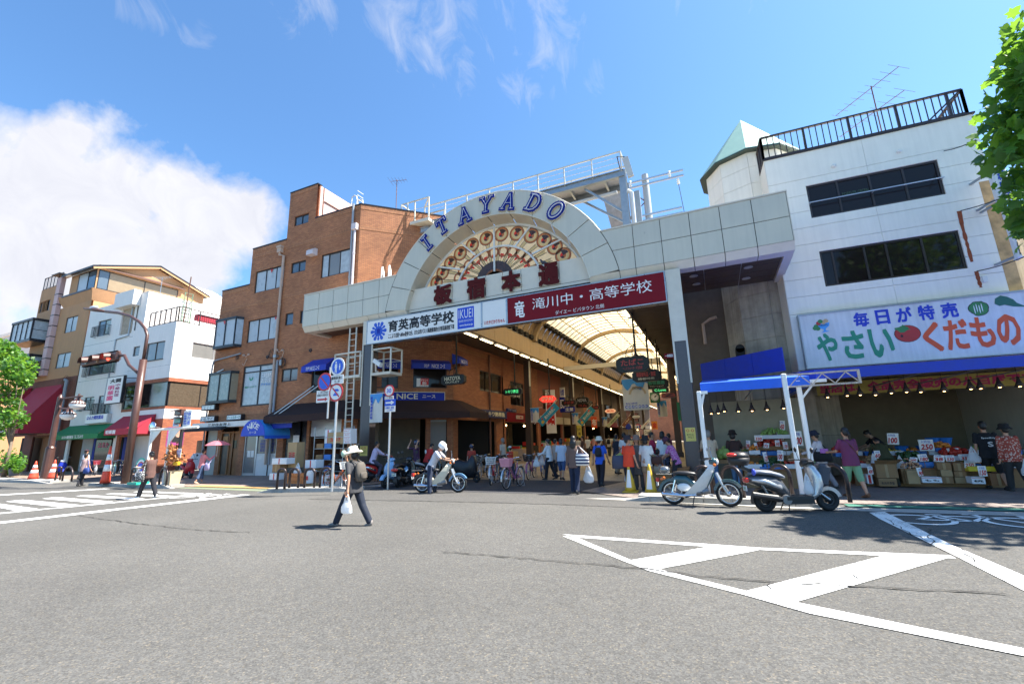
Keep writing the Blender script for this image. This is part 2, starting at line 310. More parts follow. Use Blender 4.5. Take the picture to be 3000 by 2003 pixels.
# ground
def sheet(name,pts,z,m,**k):
 B=MB(); B.quad(*[(p[0],p[1],z) for p in pts]); o=B.build(name,m); o['kind']='structure'
 for a,b in k.items(): o[a]=b
 return o
sheet('ground',[(-700,-700),(700,-700),(700,900),(-700,900)],-.02,M_CONC)
sheet('road',[(-400,-60),(300,-60),(300,13.6),(-400,13.6)],0,M_ASPH)
sheet('alley_road',[(-34.4,13.6),(-28.2,13.6),(-28.2,120),(-34.4,120)],0,M_ASPH2)
sheet('road_patch',[tuple(G(*p)[:2]) for p in ((905,1462),(1400,1471),(1640,1478),(2010,1493))]+[(-.9,12.05),(-3.6,12.9),(-11.4,12.9)],.004,M_ASPH2)
sheet('arcade_apron',[(-11.4,12.6),(-4.4,12.6),(-3.7,13.4),(-3.2,14.6),(-3.0,16.6),(-12.4,16.6)],.008,M_ASPH_SHADE)  # asphalt at the arcade mouth, its colour darkened to paint in the gate's shade
def floortile(name,c1,c2,mo,bw,bh,ang=0.):
 m=mat(name,c1,.6,var=0); N,L,b=nodes(m); g=N.new('ShaderNodeNewGeometry'); mp=N.new('ShaderNodeMapping'); mp.inputs[2].default_value=(0,0,ang); L.new(g.outputs['Position'],mp.inputs[0])
 t=N.new('ShaderNodeTexBrick'); L.new(mp.outputs[0],t.inputs[0]); t.inputs['Scale'].default_value=1; t.inputs['Brick Width'].default_value=bw; t.inputs['Row Height'].default_value=bh; t.inputs['Mortar Size'].default_value=.008
 for i,c in (('Color1',c1),('Color2',c2),('Mortar',mo)): t.inputs[i].default_value=tuple(c)+(1,)
 n=N.new('ShaderNodeTexNoise'); n.inputs['Scale'].default_value=1.1; n.inputs['Detail'].default_value=7; L.new(g.outputs['Position'],n.inputs[0]); mr=N.new('ShaderNodeMapRange'); L.new(n.outputs[0],mr.inputs[0]); mr.inputs[1].default_value=.3; mr.inputs[2].default_value=.7; mr.inputs[3].default_value=.75; mr.inputs[4].default_value=1.12
 mx=N.new('ShaderNodeMix'); mx.data_type='RGBA'; mx.blend_type='MULTIPLY'; mx.inputs[0].default_value=1; L.new(t.outputs[0],mx.inputs[6]); L.new(mr.outputs[0],mx.inputs[7]); L.new(mx.outputs[2],b.inputs['Base Color']); return m
M_ATILE=floortile('arcade_floor_tile',(.36,.30,.22),(.30,.25,.19),(.14,.12,.1),.6,.3); M_PAVE=floortile('pavement_block',(.36,.26,.20),(.31,.22,.17),(.2,.16,.13),.2,.1); M_PAVED=floortile('store_pavement_block',(.27,.22,.19),(.24,.19,.17),(.12,.1,.09),.3,.3)
sheet('arcade_floor',[(-12.95,16.6),(-1.6,16.6),(-1.6,140),(-12.95,140)],.006,M_ATILE)
sheet('pavement',[(-28.2,12.0),(-14.2,12.0),(-12.4,14.2),(-12.4,20.6),(-28.2,20.6)],.02,M_PAVE)
sheet('pavement',[(-120,12.3),(-34.4,12.3),(-34.4,19),(-120,19)],.02,M_PAVE)
sheet('pavement',[(-3.9,13.4),(-2.2,12.2),(60,12.6),(60,22),(-1.7,20),(-3.1,16.6)],.02,M_PAVED)
sheet('green_kerb_strip',[(2.3,11.75),(60,12.35),(60,12.72),(2.3,12.1)],.026,M('green_paint',(.04,.17,.12),.8,var=.25,vs=4))
sheet('concrete_gutter',[(1.9,11.25),(60,11.8),(60,12.35),(2.3,11.75)],.010,M_KERB)
sheet('gutter',[(-3.4,11.9),(1.9,11.25),(2.3,11.75),(-2.2,12.25)],.012,M('pale_concrete',(.42,.40,.36),.85,var=.15,vs=4))
sheet('tactile_strip',[(-20.2,12.0),(-14.7,12.0),(-14.7,12.45),(-20.2,12.45)],.026,M('yellow_tactile',(.45,.27,.10),.8,var=.15,vs=8))
sheet('green_crossing_edge',[(-20.4,11.5),(-14.7,11.35),(-14.7,11.95),(-20.4,11.95)],.006,M('faded_green',(.17,.20,.13),.85,var=.2,vs=5))
z6=lambda x,y:(1600+x*.596,1400+y*.596); z7=lambda x,y:(x*.34057,1370+y*.34057)
def mark(name,polys,f,z=.008):
 B=MB()
 for p in polys: B.quad(*[tuple(G(*f(*q),z)) for q in p][::-1])
 return struct(B.build(name,M_PAINT))
mark('hatched_zone_marking',[[(80,275),(800,323),(1050,341),(1990,378),(2015,393),(1650,380),(1050,351),(780,335),(170,292)],[(80,283),(155,292),(415,401),(590,456),(985,553),(1230,608),(2349,835),(2900,945),(2900,985),(2349,872),(1300,664),(1190,634),(985,575),(500,453),(390,410)]],z6)
mark('hatched_zone_marking',[[(417,402),(800,336),(1048,352),(562,444)],[(988,552),(1652,381),(1985,388),(1232,606)]],z6,.0085)
mark('diagonal_line_marking',[[(1588,168),(1665,165),(2000,330),(2349,478),(2700,625),(2700,720),(2349,552),(2030,390),(1640,200)],[(2250,168),(2290,168),(2600,250),(2600,278)]],z6)
mark('stop_line_marking',[[(-300,512),(0,462),(2070,228),(2160,230),(0,478),(-300,530)],[(-300,430),(0,385),(1790,217),(1830,219),(0,394),(-300,442)],[(-300,262),(0,228),(900,178),(950,179),(0,236),(-300,272)]],z7)
mark('crossing_marking',[[(1140,206),(1232,198),(1820,222),(1740,229)],[(905,224),(992,216),(1520,241),(1430,250)],[(645,241),(752,232),(1250,262),(1135,272)],[(362,263),(480,250),(980,290),(868,305)],[(48,288),(195,273),(690,318),(530,335)],[(-120,300),(0,308),(330,350),(150,370),(0,341),(-120,330)]],z7)
def bikemark(c,r,ang):
 B=MB(Fr3((c.x,c.y,.009),(math.cos(ang),math.sin(ang),0),(-math.sin(ang),math.cos(ang),0)))
 for sx in (-1,1):
  n=28
  for i in range(n):
   a0,a1=2*math.pi*i/n,2*math.pi*(i+1)/n
   B.quad(*[(sx*r*1.35+rr*math.cos(a),rr*math.sin(a),0) for rr,a in ((r*.82,a0),(r,a0),(r,a1),(r*.82,a1))])
 for p,q in (((-1.35,0),(-.5,.9)),((-.5,.9),(.75,.9)),((.75,.9),(1.35,0)),((-.5,.9),(.1,-.05)),((.1,-.05),(.75,.9)),((-1.35,0),(.1,-.05)),((.75,.9),(.6,1.4)),((.35,1.4),(.8,1.4)),((-.75,1.15),(-.3,1.15))):
  a=V((p[0]*r,p[1]*r,0));b=V((q[0]*r,q[1]*r,0)); n=(b-a).normalized(); n=V((-n.y,n.x,0))*r*.08
  B.quad(*[tuple(x) for x in (a-n,b-n,b+n,a+n)])
 return struct(B.build('bicycle_lane_symbol',M_PAINT))
bikemark(G(2842,1527),.52,.03); bikemark(G(592,1454),.5,.12)
def crack(pts,w,seed):
 rnd=random.Random(seed); B=MB(); P=[G(*p) for p in pts]; L=[];Rr=[]
 for i in range(len(P)-1):
  n=max(2,int((P[i+1]-P[i]).length/.12)); d=(P[i+1]-P[i]).normalized(); s=V((-d.y,d.x,0))
  for k in range(n):
   q=P[i].lerp(P[i+1],k/n)+s*rnd.uniform(-.035,.035); ww=w*rnd.uniform(.35,1.5); L.append(q+s*ww);Rr.append(q-s*ww)
 for i in range(len(L)-1): B.quad(*[(p.x,p.y,.0135) for p in (Rr[i],Rr[i+1],L[i+1],L[i])])
 return struct(B.build('road_crack',M_DARK))
crack([z6(*p) for p in ((-500,365),(0,405),(480,450),(760,485),(1130,515),(1500,535),(2349,580))],.012,1)
crack([z7(*p) for p in ((640,410),(1160,480),(1600,530),(2200,560))],.01,2); crack([(905,1462),(1400,1471),(1640,1478),(2010,1493)],.012,3)
for i,pts in enumerate((((1668,200),(1760,260),(1850,300),(1960,335)),((1880,250),(1900,330),(1990,370),(2080,380)),((2040,350),(2120,420),(2230,450)),((1100,548),(1090,520),(1130,510)),((1520,480),(1540,515)))): crack([z6(*p) for p in pts],.006,10+i)
def kerb(x0,x1,y0,y1,depth,taper0=0,taper1=0,n=None):
 root=thing('kerb_island',None,None,((x0+x1)/2,(y0+y1)/2,0)); root['kind']='structure'
 n=n or max(2,int((x1-x0)/.6)); 
 for i in range(n):
  a,b=i/n,(i+1)/n; g=.006
  xa,xb=x0+(x1-x0)*a+g,x0+(x1-x0)*b-g; ya,yb=y0+(y1-y0)*a,y0+(y1-y0)*b
  ha=.13 if not(i==0 and taper0) else .02; hb=.13 if not(i==n-1 and taper1) else .02
  B=MB(); B.add([(xa,ya,0),(xb,yb,0),(xb,yb+.17,0),(xa,ya+.17,0),(xa,ya+.012,ha),(xb,yb+.012,hb),(xb,yb+.17,hb),(xa,ya+.17,ha)],[(3,2,1,0),(4,5,6,7),(0,1,5,4),(1,2,6,5),(2,3,7,6),(3,0,4,7)]); B.build('kerb_stone',M_KERB,root)
 B=MB(); B.prism([(x0+.3*taper0,y0+.172,.0),(x1-.3*taper1,y1+.172,0),(x1-.3*taper1,y1+depth,0),(x0+.3*taper0,y0+depth,0)],(0,0,.122)); B.build('island_top',M('island_paving',(.35,.33,.30),.85,var=.2,vs=3),root)
 return root
kerb(-14.9,-11.3,11.0,12.0,.7,1,1); kerb(-26.9,-20.4,11.3,11.25,.7,0,1); kerb(-60,-31.5,12.2,11.6,1.0,0,1,14); kerb(-2.3,1.95,11.75,11.55,.75,1,1)
# wall and window helpers
def wall(fr,regions,openings,m,parent,name='wall',d=.13,mb=None):
 B=mb or MB(); old=B.fr; B.fr=fr
 for (a0,b0,a1,b1) in regions:
  ops=[(max(a0,o[0]),max(b0,o[1]),min(a1,o[2]),min(b1,o[3])) for o in openings]; ops=[o for o in ops if o[2]-o[0]>.01 and o[3]-o[1]>.01]
  xs=sorted({a0,a1,*[o[0] for o in ops],*[o[2] for o in ops]}); ys=sorted({b0,b1,*[o[1] for o in ops],*[o[3] for o in ops]})
  for i in range(len(xs)-1):
   run=None
   for j in range(len(ys)-1):
    cx,cy=(xs[i]+xs[i+1])/2,(ys[j]+ys[j+1])/2
    if any(o[0]<cx<o[2] and o[1]<cy<o[3] for o in ops): continue
    B.quad((xs[i],ys[j],0),(xs[i+1],ys[j],0),(xs[i+1],ys[j+1],0),(xs[i],ys[j+1],0))
  for o in ops:
   x0,y0,x1,y1=o
   B.quad((x0,y0,0),(x0,y1,0),(x0,y1,-d),(x0,y0,-d)); B.quad((x1,y1,0),(x1,y0,0),(x1,y0,-d),(x1,y1,-d)); B.quad((x0,y1,0),(x1,y1,0),(x1,y1,-d),(x0,y1,-d)); B.quad((x1,y0,0),(x0,y0,0),(x0,y0,-d),(x1,y0,-d))
 B.fr=old
 if mb is None: return B.build(name,m,parent)
def window(fr,rect,parent,splits=(.5,),fm=None,pm=None,c=-.05,fw=.055,rows=(),sill=False,label=None):
 a0,b0,a1,b1=rect; fm=fm or M_FRAME; B=MB(fr); t=.06
 B.box(a0,b0,c-t,a1,b0+fw,c); B.box(a0,b1-fw,c-t,a1,b1,c); B.box(a0,b0+fw,c-t,a0+fw,b1-fw,c); B.box(a1-fw,b0+fw,c-t,a1,b1-fw,c)
 xs=[a0+fw]; 
 for i,s in enumerate(splits): x=a0+(a1-a0)*s; B.box(x-fw*.45,b0+fw,c-t*(1.0 if i%2 else .8),x+fw*.45,b1-fw,c-.004); xs.append(x)
 xs.append(a1-fw); ys=[b0+fw]
 for s in rows: y=b0+(b1-b0)*s; B.box(a0+fw,y-fw*.4,c-t,a1-fw,y+fw*.4,c-.006); ys.append(y)
 ys.append(b1-fw)
 if sill: B.box(a0-.04,b0-.05,c-.02,a1+.04,b0-.003,c+.11)
 w=B.build('window',fm,parent); 
 if label: w['label']=label
 pms=pm if isinstance(pm,(list,tuple)) else [pm or M_GDARK]; k=0
 for j in range(len(ys)-1):
  for i in range(len(xs)-1):
   P=MB(fr); cc=c-.03-.012*(i%2); P.box(xs[i],ys[j],cc-.006,xs[i+1],ys[j+1],cc); P.build('pane',pms[k%len(pms)],w); k+=1
 return w
def body(fr,a0,b0,a1,b1,depth,m,parent,name='body',inset=.135):
 B=MB(fr); B.box(a0,b0,-depth,a1,b1,-inset); return B.build(name,m,parent)
def railing(mb,pts,h,n_mid,rt=.035,bt=.014,nb=None,step=.13,low=.08):
 for p,q in zip(pts[:-1],pts[1:]):
  p,q=V(p),V(q); up=V((0,0,h)); mb.bar(p+up,q+up,rt*1.6,rt); mb.bar(p+V((0,0,low)),q+V((0,0,low)),rt,rt)
  L=(q-p).length; n=nb or max(2,int(L/step))
  for i in range(n+1):
   x=p.lerp(q,i/n); post=(i%max(1,n//max(1,n_mid))==0) or i==n
   mb.bar(x+V((0,0,0 if post else low)),x+up,(rt*1.3 if post else bt))
# the arcade gate
Yg=15.3; FG=Fr((0,Yg,0))
gate=thing('arcade_gate','wide cream panelled gate with a round arch spanning the mouth of the shopping arcade','gate',(-7.85,Yg,0))
zb,zm,zt=7.38,8.20,9.05; CO=(-7.87,6.49,5.385); CI=(-7.86,6.584,4.256)
def arc(C,a,dr=0.0): return (C[0]+(C[2]+dr)*math.cos(a),C[1]+(C[2]+dr)*math.sin(a))
def ringx(z,sgn): return CO[0]+sgn*math.sqrt(CO[2]**2-(z-CO[1])**2)
def plate(poly,c0=-.025,c1=0.0,m=M_PANEL,name='panel',fr=FG):
 B=MB(fr); B.prism([(a,b,c0) for a,b in poly],(0,0,c1-c0)); return B.build(name,m,gate)
g=.011; step=.955
B=MB(FG)
for x0,x1 in ((-18.44,-13.1),(-2.65,2.84)): B.box(x0+.01,zb+.02,-3.4,x1,zt-.02,-.03)
B.build('body',M_JOINT,gate)
def side(xs,sgn):
 for i in range(len(xs)-1):
  for z0,z1 in ((zb,zm),(zm,zt)):
   x0,x1=xs[i]+g,xs[i+1]-g; last=(i==len(xs)-2)
   if not last: plate([(x0,z0+g),(x1,z0+g),(x1,z1-g),(x0,z1-g)])
   else:
    zs=np.linspace(z0+g,z1-g,6); e=[(ringx(z,sgn)+sgn*g,z) for z in zs]
    if sgn<0: plate([(x0,z0+g)]+e+[(x0,z1-g)])
    else: plate(([(xs[i]-g,z0+g)]+e+[(xs[i]-g,z1-g)])[::-1])
side([-18.44,-17.42,-16.465,-15.51,-14.555,-13.60,-12.9],-1); side([2.84,1.84,.885,-.07,-1.03,-1.98,-2.8],1) if False else None
xsR=[-1.98,-1.03,-.07,.885,1.84,2.84]
for i in range(5):
 for z0,z1 in ((zb,zm),(zm,zt)): plate([(xsR[i]+g,z0+g),(xsR[i+1]-g,z0+g),(xsR[i+1]-g,z1-g),(xsR[i]+g,z1-g)])
for z0,z1 in ((zb,zm),(zm,zt)):
 e=[(ringx(z,1)+g,z) for z in np.linspace(z0+g,z1-g,6)]; plate([e[0],(-1.98-g,z0+g),(-1.98-g,z1-g)]+e[::-1][:-1])
angs=[rad(a) for a in (10,22.5,36,48.6,61.8,75.8,90,104,118,131.5,144,157.5,170)]
for i in range(len(angs)-1):
 t=np.linspace(angs[i]+.003,angs[i+1]-.003,8)
 plate([arc(CO,a,-g) for a in t]+[arc(CI,a,.03) for a in t[::-1]],-.06,.012)
 B=MB(FG); 
 for a,b in zip(t[:-1],t[1:]):
  p,q=arc(CI,a),arc(CI,b); r,s_=arc(CI,b,-.12),arc(CI,a,-.12); B.quad((p[0],p[1],.0),(q[0],q[1],.0),(r[0],r[1],-.78),(s_[0],s_[1],-.78))
 B.build('reveal_panel',M_PANEL,gate)
B=MB(FG); tt=np.linspace(rad(9.6),rad(170.4),60)
for a,b in zip(tt[:-1],tt[1:]):
 p,q=arc(CO,a),arc(CO,b); B.quad((q[0],q[1],.02),(p[0],p[1],.02),(p[0],p[1],-.9),(q[0],q[1],-.9))
 pi,qi=arc(CI,a,.2),arc(CI,b,.2); B.quad((p[0],p[1],-.9),(pi[0],pi[1],-.9),(qi[0],qi[1],-.9),(q[0],q[1],-.9)); B.quad((p[0],p[1],-.0601),(q[0],q[1],-.0601),(qi[0],qi[1],-.0601),(pi[0],pi[1],-.0601))
B.build('arch_back',M_JOINT,gate)
B=MB(FG); B.tube([(*arc(CI,a,.015),.004) for a in tt],.022,6); B.tube([(*arc(CO,a,-.005),.0) for a in tt if arc(CO,a)[1]>zt-.02],.03,6); B.build('arch_trim',M_PANELE,gate)
B=MB(FG)
for x0,x1 in ((-18.47,ringx(zt,-1)),(ringx(zt,1),2.87)): B.box(x0,zt-.004,-3.42,x1,zt+.045,.03)
B.box(2.842,zb,-3.4,2.868,zt-.006,.004); B.box(-18.468,zb,-3.4,-18.442,zt-.006,.004)
B.build('top_flashing',M_PANELE,gate)
def lip(xs):
 for a,b in zip(xs[:-1],xs[1:]):
  B=MB(FG); B.prism([(a+g,zb-.004,.004),(a+g,zb-.26,-.16),(a+g,zb-.26,-.62),(a+g,zb-.004,-.62)],(b-a-2*g,0,0)); B.build('lip_panel',M_PANELE,gate)
lip([-18.46,-17.42,-16.465,-15.51,-14.25]); lip([-14.25,-13.6,-13.18]); lip([-2.56,-1.98,-1.03]); lip([-13.18,-12.05]); lip([-3.68,-2.56]); lip([-1.03,-.07,.885,1.84,2.862])
for x0,x1 in ((2.60,2.862),(-18.46,-18.2)):
 B=MB(FG); B.box(x0,zb-.26,-3.42,x1,zb-.02,-.625); B.build('lip_panel',M_PANELE,gate)
for x0,x1,nx in ((-18.19,-13.9,4),(-1.0,2.59,3)):
 for i in range(nx):
  for j in range(4):
   a,b=x0+(x1-x0)*i/nx+.012,x0+(x1-x0)*(i+1)/nx-.012; y0,y1=-.63-2.78*j/4-.012,-.63-2.78*(j+1)/4+.012
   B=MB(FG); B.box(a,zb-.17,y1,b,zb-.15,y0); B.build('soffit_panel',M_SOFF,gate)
 B=MB(FG); B.box(x0,zb-.145,-3.4,x1,zb-.13,-.63); B.build('soffit_backing',M_ALU,gate)
for px in ((1832-.0,823),(1925+11,820),(2188,795),(2013,858),(1040,980)):
 pass
for x,y in ((1.62,-1.35),(-.15,-1.35),(-.1,-2.35),(1.62,-2.6),(-14.75,-1.35)):
 B=MB(FG); B.lathe([(.13,0),(.15,-.02),(.12,-.03)],(x,zb-.17,y),20,(0,1,0)); B.lathe([(.118,-.012),(.118,-.031)],(x,zb-.17,y),20,(0,1,0)); B.build('downlight',M_ALU,gate)
cl=-.22
xsL=[FG.px(1150+x*.25543,540+y*.25543,cl)[0] for x,y in ((310,1165),(505,1135),(685,1100),(870,1060),(1065,1020),(1260,985),(1470,935),(1680,895),(1905,850),(2135,815))]
zl0=FG.px(1650,815,cl)[1]; zl0=7.26; zl1=8.30
for i in range(9):
 plate([(xsL[i]+g,zl0+.11),(xsL[i+1]-g,zl0+.11),(xsL[i+1]-g,zl1),(xsL[i]+g,zl1)] if 0<i<8 else ([(-12.02,zl0+.11),(xsL[1]-g,zl0+.11),(xsL[1]-g,zl1),(-11.74,zl1),(-11.9,7.85)] if i==0 else [(xsL[8]+g,zl0+.11),(-3.7,zl0+.11),(-3.82,7.85),(-3.98,zl1),(xsL[8]+g,zl1)]),cl-.03,cl,M_PANELE,'lintel_panel')
plate([(-12.05,zl0-.02),(-3.67,zl0-.02),(-3.69,zl0+.09),(-12.03,zl0+.09)],cl-.03,cl,M_PANELE,'lintel_panel')
B=MB(FG); B.box(-11.95,zl0-.03,cl-.6,-3.78,7.9,cl-.032); B.box(-11.7,7.9,cl-.6,-4.02,zl1-.01,cl-.032); B.build('lintel_body',M_JOINT,gate)
M_DRED=M('dark_red_letter',(.085,.008,.008),.6,spec=.15,var=.1); M_LETB=M('navy_letter',(.008,.018,.20),.5,spec=.2,var=.05); M_NEON=M('neon_tube_white',(.8,.8,.82),.3,var=0)
for ch,(p,q) in zip('板宿本通',(((1273,841),(1322,884)),((1369,820),(1420,868)),((1470,801),(1524,846)),((1578,778),(1637,828)))):
 r=FG.rect(p,q,cl+.1); r=(r[0],r[1],r[2],r[3])
 text(ch,FG,r,M_PANELE,gate,bold=.055,depth=.035,c=cl+.005,name='raised_letter_side'); text(ch,FG,r,M_DRED,gate,bold=.045,depth=.02,c=cl+.08,name='raised_letter')
GL={'I':[[(0,-.5),(0,.5)],[(-.2,.5),(.2,.5)],[(-.2,-.5),(.2,-.5)]],
 'T':[[(0,-.5),(0,.5)],[(-.36,.5),(.36,.5)],[(-.36,.5),(-.36,.28)],[(.36,.5),(.36,.28)],[(-.18,-.5),(.18,-.5)]],
 'A':[[(-.34,-.5),(0,.5)],[(0,.5),(.34,-.5)],[(-.2,-.12),(.2,-.12)],[(-.48,-.5),(-.2,-.5)],[(.2,-.5),(.48,-.5)]],
 'Y':[[(0,-.5),(0,0)],[(0,0),(-.34,.5)],[(0,0),(.34,.5)],[(-.48,.5),(-.2,.5)],[(.2,.5),(.48,.5)],[(-.18,-.5),(.18,-.5)]],
 'D':[[(-.26,-.5),(-.26,.5)],[(-.38,.5),(0,.5),(.2,.42),(.34,.2),(.38,0),(.34,-.2),(.2,-.42),(0,-.5),(-.38,-.5)]],
 'O':[[(.36*math.cos(t),.5*math.sin(t)) for t in np.linspace(0,2*math.pi,21)]]}
zz=lambda x,y:(1150+x*.25543,540+y*.25543)
for ch,(x,y) in zip('ITAYADO',((400,675),(575,485),(830,360),(1078,240),(1335,200),(1620,215),(1875,305))):
 a,b=FG.px(*zz(x,y),.06); th=math.atan2(b-CO[1],a-CO[0])-math.pi/2; u=V((math.cos(th),0,math.sin(th))); v=V((-math.sin(th),0,math.cos(th)))
 f=Fr3(FG(a,b,.014),u,v); hh=.66; sk=.10
 tr=lambda p:(p[0]*hh*.95+p[1]*hh*sk,p[1]*hh)
 for nm,w,c0,c1,mm in (('letter_edge',.20,.0,.07,M_PANELE),("letter",.175,.071,.10,M_LETB)):
  B=MB(f)
  for si,st in enumerate(GL[ch]):
   ww=w*(1.0 if si<2 else .85)
   for p,q in zip(st[:-1],st[1:]):
    p,q=V((*tr(p),0)),V((*tr(q),0)); d=(q-p).normalized(); n=V((-d.y,d.x,0))*ww/2; e=d*ww*.42; k=.0007*len(B.f)/6
    B.prism([tuple(x+V((0,0,c0+k))) for x in (p-e-n,q+e-n,q+e+n,p-e+n)],(0,0,c1-c0))
  o=B.build(nm,mm,gate)
 B=MB(f)
 for st in GL[ch]:
  for off in ((-.022,.022) if ch in 'DO' else (0,)):
   B.tube([(*[x*(1+off*2.2) for x in tr(p)],.125) for p in st],.009,5)
 B.build('neon_tube',M_NEON,gate)
cf=-.80; RF=4.12; CF=(CI[0],CI[1])
def tmat(name,col,tr=.5):
 m=mat(name,col,.4,var=.12,vs=2.5); N,L,b=nodes(m); t=N.new('ShaderNodeBsdfTranslucent'); t.inputs[0].default_value=tuple(min(1,c*1.35) for c in col)+(1,); mx=N.new('ShaderNodeMixShader'); mx.inputs[0].default_value=tr; L.new(b.outputs[0],mx.inputs[1]); L.new(t.outputs[0],mx.inputs[2]); L.new(mx.outputs[0],N['Material Output'].inputs[0]); return m
M_SG=tmat('cream_stained_glass',(.46,.39,.26),.42); M_SG2=tmat('pale_stained_glass',(.62,.53,.30),.45); M_SGO=tmat('orange_stained_glass',(.45,.16,.06),.4); M_SGR=tmat('red_stained_glass',(.65,.04,.03),.5); M_SGD=M('dark_stained_glass',(.07,.03,.02),.3,var=.1); M_LEAD=M('lead_line',(.05,.035,.03),.5,var=0)
zc=8.29; fan=FG
def pol(r,a): return (CF[0]+r*math.cos(a),CF[1]+r*math.sin(a))
sec=[rad(x) for x in (21,38,62,90,118,142,159)]
B=MB(FG); n=60; A=np.linspace(rad(20),rad(160),n)
for a,b in zip(A[:-1],A[1:]):
 p,q=pol(RF,a),pol(RF,b); B.quad((p[0],zc,cf),(p[0],p[1],cf),(q[0],q[1],cf),(q[0],zc,cf))
B.build('stained_glass',M_SG,gate)
fc=(CF[0]-.12,zc-.05)
def fp(r,a): return (fc[0]+r*math.cos(a)*1.18,fc[1]+r*math.sin(a)*.80)
def disc(B,c,r0,r1,a0=0,a1=2*math.pi,z=0.,n=18):
 for i in range(n):
  t0=a0+(a1-a0)*i/n; t1=a0+(a1-a0)*(i+1)/n
  B.quad(*[(c[0]+r*math.cos(t),c[1]+r*math.sin(t),z) for r,t in ((r1,t0),(r1,t1),(r0,t1),(r0,t0))])
def ray_(B,a,r0,r1,w0,w1,z):
 d=V((*fp(1,a),0))-V((*fc,0)); d.normalize(); nn=V((-d.y,d.x,0)); p=V((*fp(r0,a),z)); q=V((*fp(r1,a),z)); B.quad(*[tuple(x) for x in (p-nn*w0,q-nn*w1,q+nn*w1,p+nn*w0)])
Bs={k:MB(FG) for k in 'ordpl'}
for i in range(12):
 a=rad(14+i*13.8); c=fp(2.72,a); rr=.33
 if c[1]-rr<zc: c=(c[0],zc+rr+.03)
 if (c[0]-CF[0])**2+(c[1]-CF[1])**2>(RF-rr-.05)**2:
  k=(RF-rr-.06)/math.hypot(c[0]-CF[0],c[1]-CF[1]); c=(CF[0]+(c[0]-CF[0])*k,CF[1]+(c[1]-CF[1])*k)
 disc(Bs['l'],c,rr-.005,rr+.018,z=cf+.006); disc(Bs['o'],c,rr*.78,rr-.006,z=cf+.005); disc(Bs['p'],c,rr*.46,rr*.77,z=cf+.0045)
 for k,(mk,dr) in enumerate((('d',rr*.75),('r',rr*.4),('d',rr*.4),('o',rr*.4))): disc(Bs[mk],c,0,dr,k*math.pi/2+.4,(k+1)*math.pi/2+.4,cf+.008+.0004*k,6)
 for dd in (-.035,.035): ray_(Bs['l'],a+dd,.7,2.3,.012,.012,cf+.003)
 ray_(Bs['p'],a,.75,2.25,.03,.055,cf+.002)
 c2=fp(1.62,a+.13); 
 if i<11: disc(Bs['o'],c2,.17,.24,z=cf+.006); disc(Bs['l'],c2,.24,.258,z=cf+.0055)
 ray_(Bs['d' if i%2 else 'p'],a+.13,.3,1.35,.16,.0,cf+.0035); ray_(Bs['r'],a+.13,1.25,1.5,.03,.09,cf+.004)
 ray_(Bs['l'],a+.13,1.9,3.5,.009,.009,cf+.003)
disc(Bs['d'],fc,.52,.86,.05,3.09,cf+.007); disc(Bs['o'],fc,.44,.53,.05,3.09,cf+.0085); disc(Bs['r'],fc,0,.43,.05,3.09,cf+.009); disc(Bs['l'],fc,.86,.9,.05,3.09,cf+.0095)
def clip(B):
 keep=[f for f in B.f if all(B.v[i].z>zc and (B.v[i].x-CF[0])**2+(B.v[i].z-CF[1])**2<(RF+.02)**2 for i in f)]
 B.f=keep; B.m=[0]*len(keep); B.sm=[False]*len(keep); return B
for k,nm,mm in (('o','glass_ring',M_SGO),('r','glass_red_inlay',M_SGR),('d','glass_dark_inlay',M_SGD),('p','glass_pale_inlay',M_SG2),('l','lead_line',M_LEAD)): clip(Bs[k]).build(nm,mm,gate,kind='stuff')
B=MB(FG); B.tube([(*pol(RF,a),cf+.05) for a in A],.05,6)
q0=[FG.px(*zz(*p),cf+.05) for p in ((720,1075),(850,890),(1000,780),(1180,715),(1330,725),(1500,790),(1665,890))]
ctr=FG.px(*zz(1185,1000),cf+.05); Rf2=2.05; ac=(ctr[0]+.06,zc-.55)
B.tube([(ac[0]+Rf2*math.cos(a),ac[1]+Rf2*.98*math.sin(a),cf+.06) for a in np.linspace(rad(16),rad(164),24)],.05,6)
for p,q in (((1165,480),(1170,1000)),((780,665),(950,812)),((490,945),(780,975)),((1590,470),(1405,715)),((1940,630),(1600,802))):
 p,q=FG.px(*zz(*p),cf+.05),FG.px(*zz(*q),cf+.05); B.bar((*p,cf+.05),(*q,cf+.05),.07)
B.build('fanlight_frame',M_WHITE,gate)
M_STEEL=M('brushed_steel',(.42,.42,.43),.3,.8,var=.1,vs=4)
zs0,zs1=5.98,7.09
def signface(x0,x1,m,name,z0=zs0,z1=zs1):
 B=MB(FG); B.box(x0+.035,z0+.035,-.02,x1-.035,z1-.035,.03); o=B.build(name,m,gate); return o
xa,xb,xc,xd=-14.2,FG.px(1411,900,.03)[0],FG.px(1484,880,.03)[0],-1.04
B=MB(FG); B.box(xa,zs0,-.28,xd,zs1,-.021)
for x0,x1 in ((xa,xb),(xb,xc),(xc,xd)):
 for q in ((x0,zs0,x1,zs0+.034),(x0,zs1-.034,x1,zs1),(x0,zs0+.034,x0+.034,zs1-.034),(x1-.034,zs0+.034,x1,zs1-.034)): B.box(q[0],q[1],-.02,q[2],q[3],.045)
B.build('sign_frame',M_STEEL,gate)
signface(xa,xb,M_SIGNW,'sign_face'); signface(xb,xc,M_SIGNW,'sign_face'); signface(xc,xd,M_SIGNR,'sign_face')
zA=lambda x,y:(880+x*.25543,820+y*.25543); cs=.034
def prect(p,q,fr=FG,c=.03): return fr.rect(p,q,c)
text('育英高等学校',FG,(FG.px(*zA(1010,560),.03)[0],6.42,FG.px(*zA(1760,430),.03)[0],6.93),M_TXK,gate,.03,c=cs,gap=1.0)
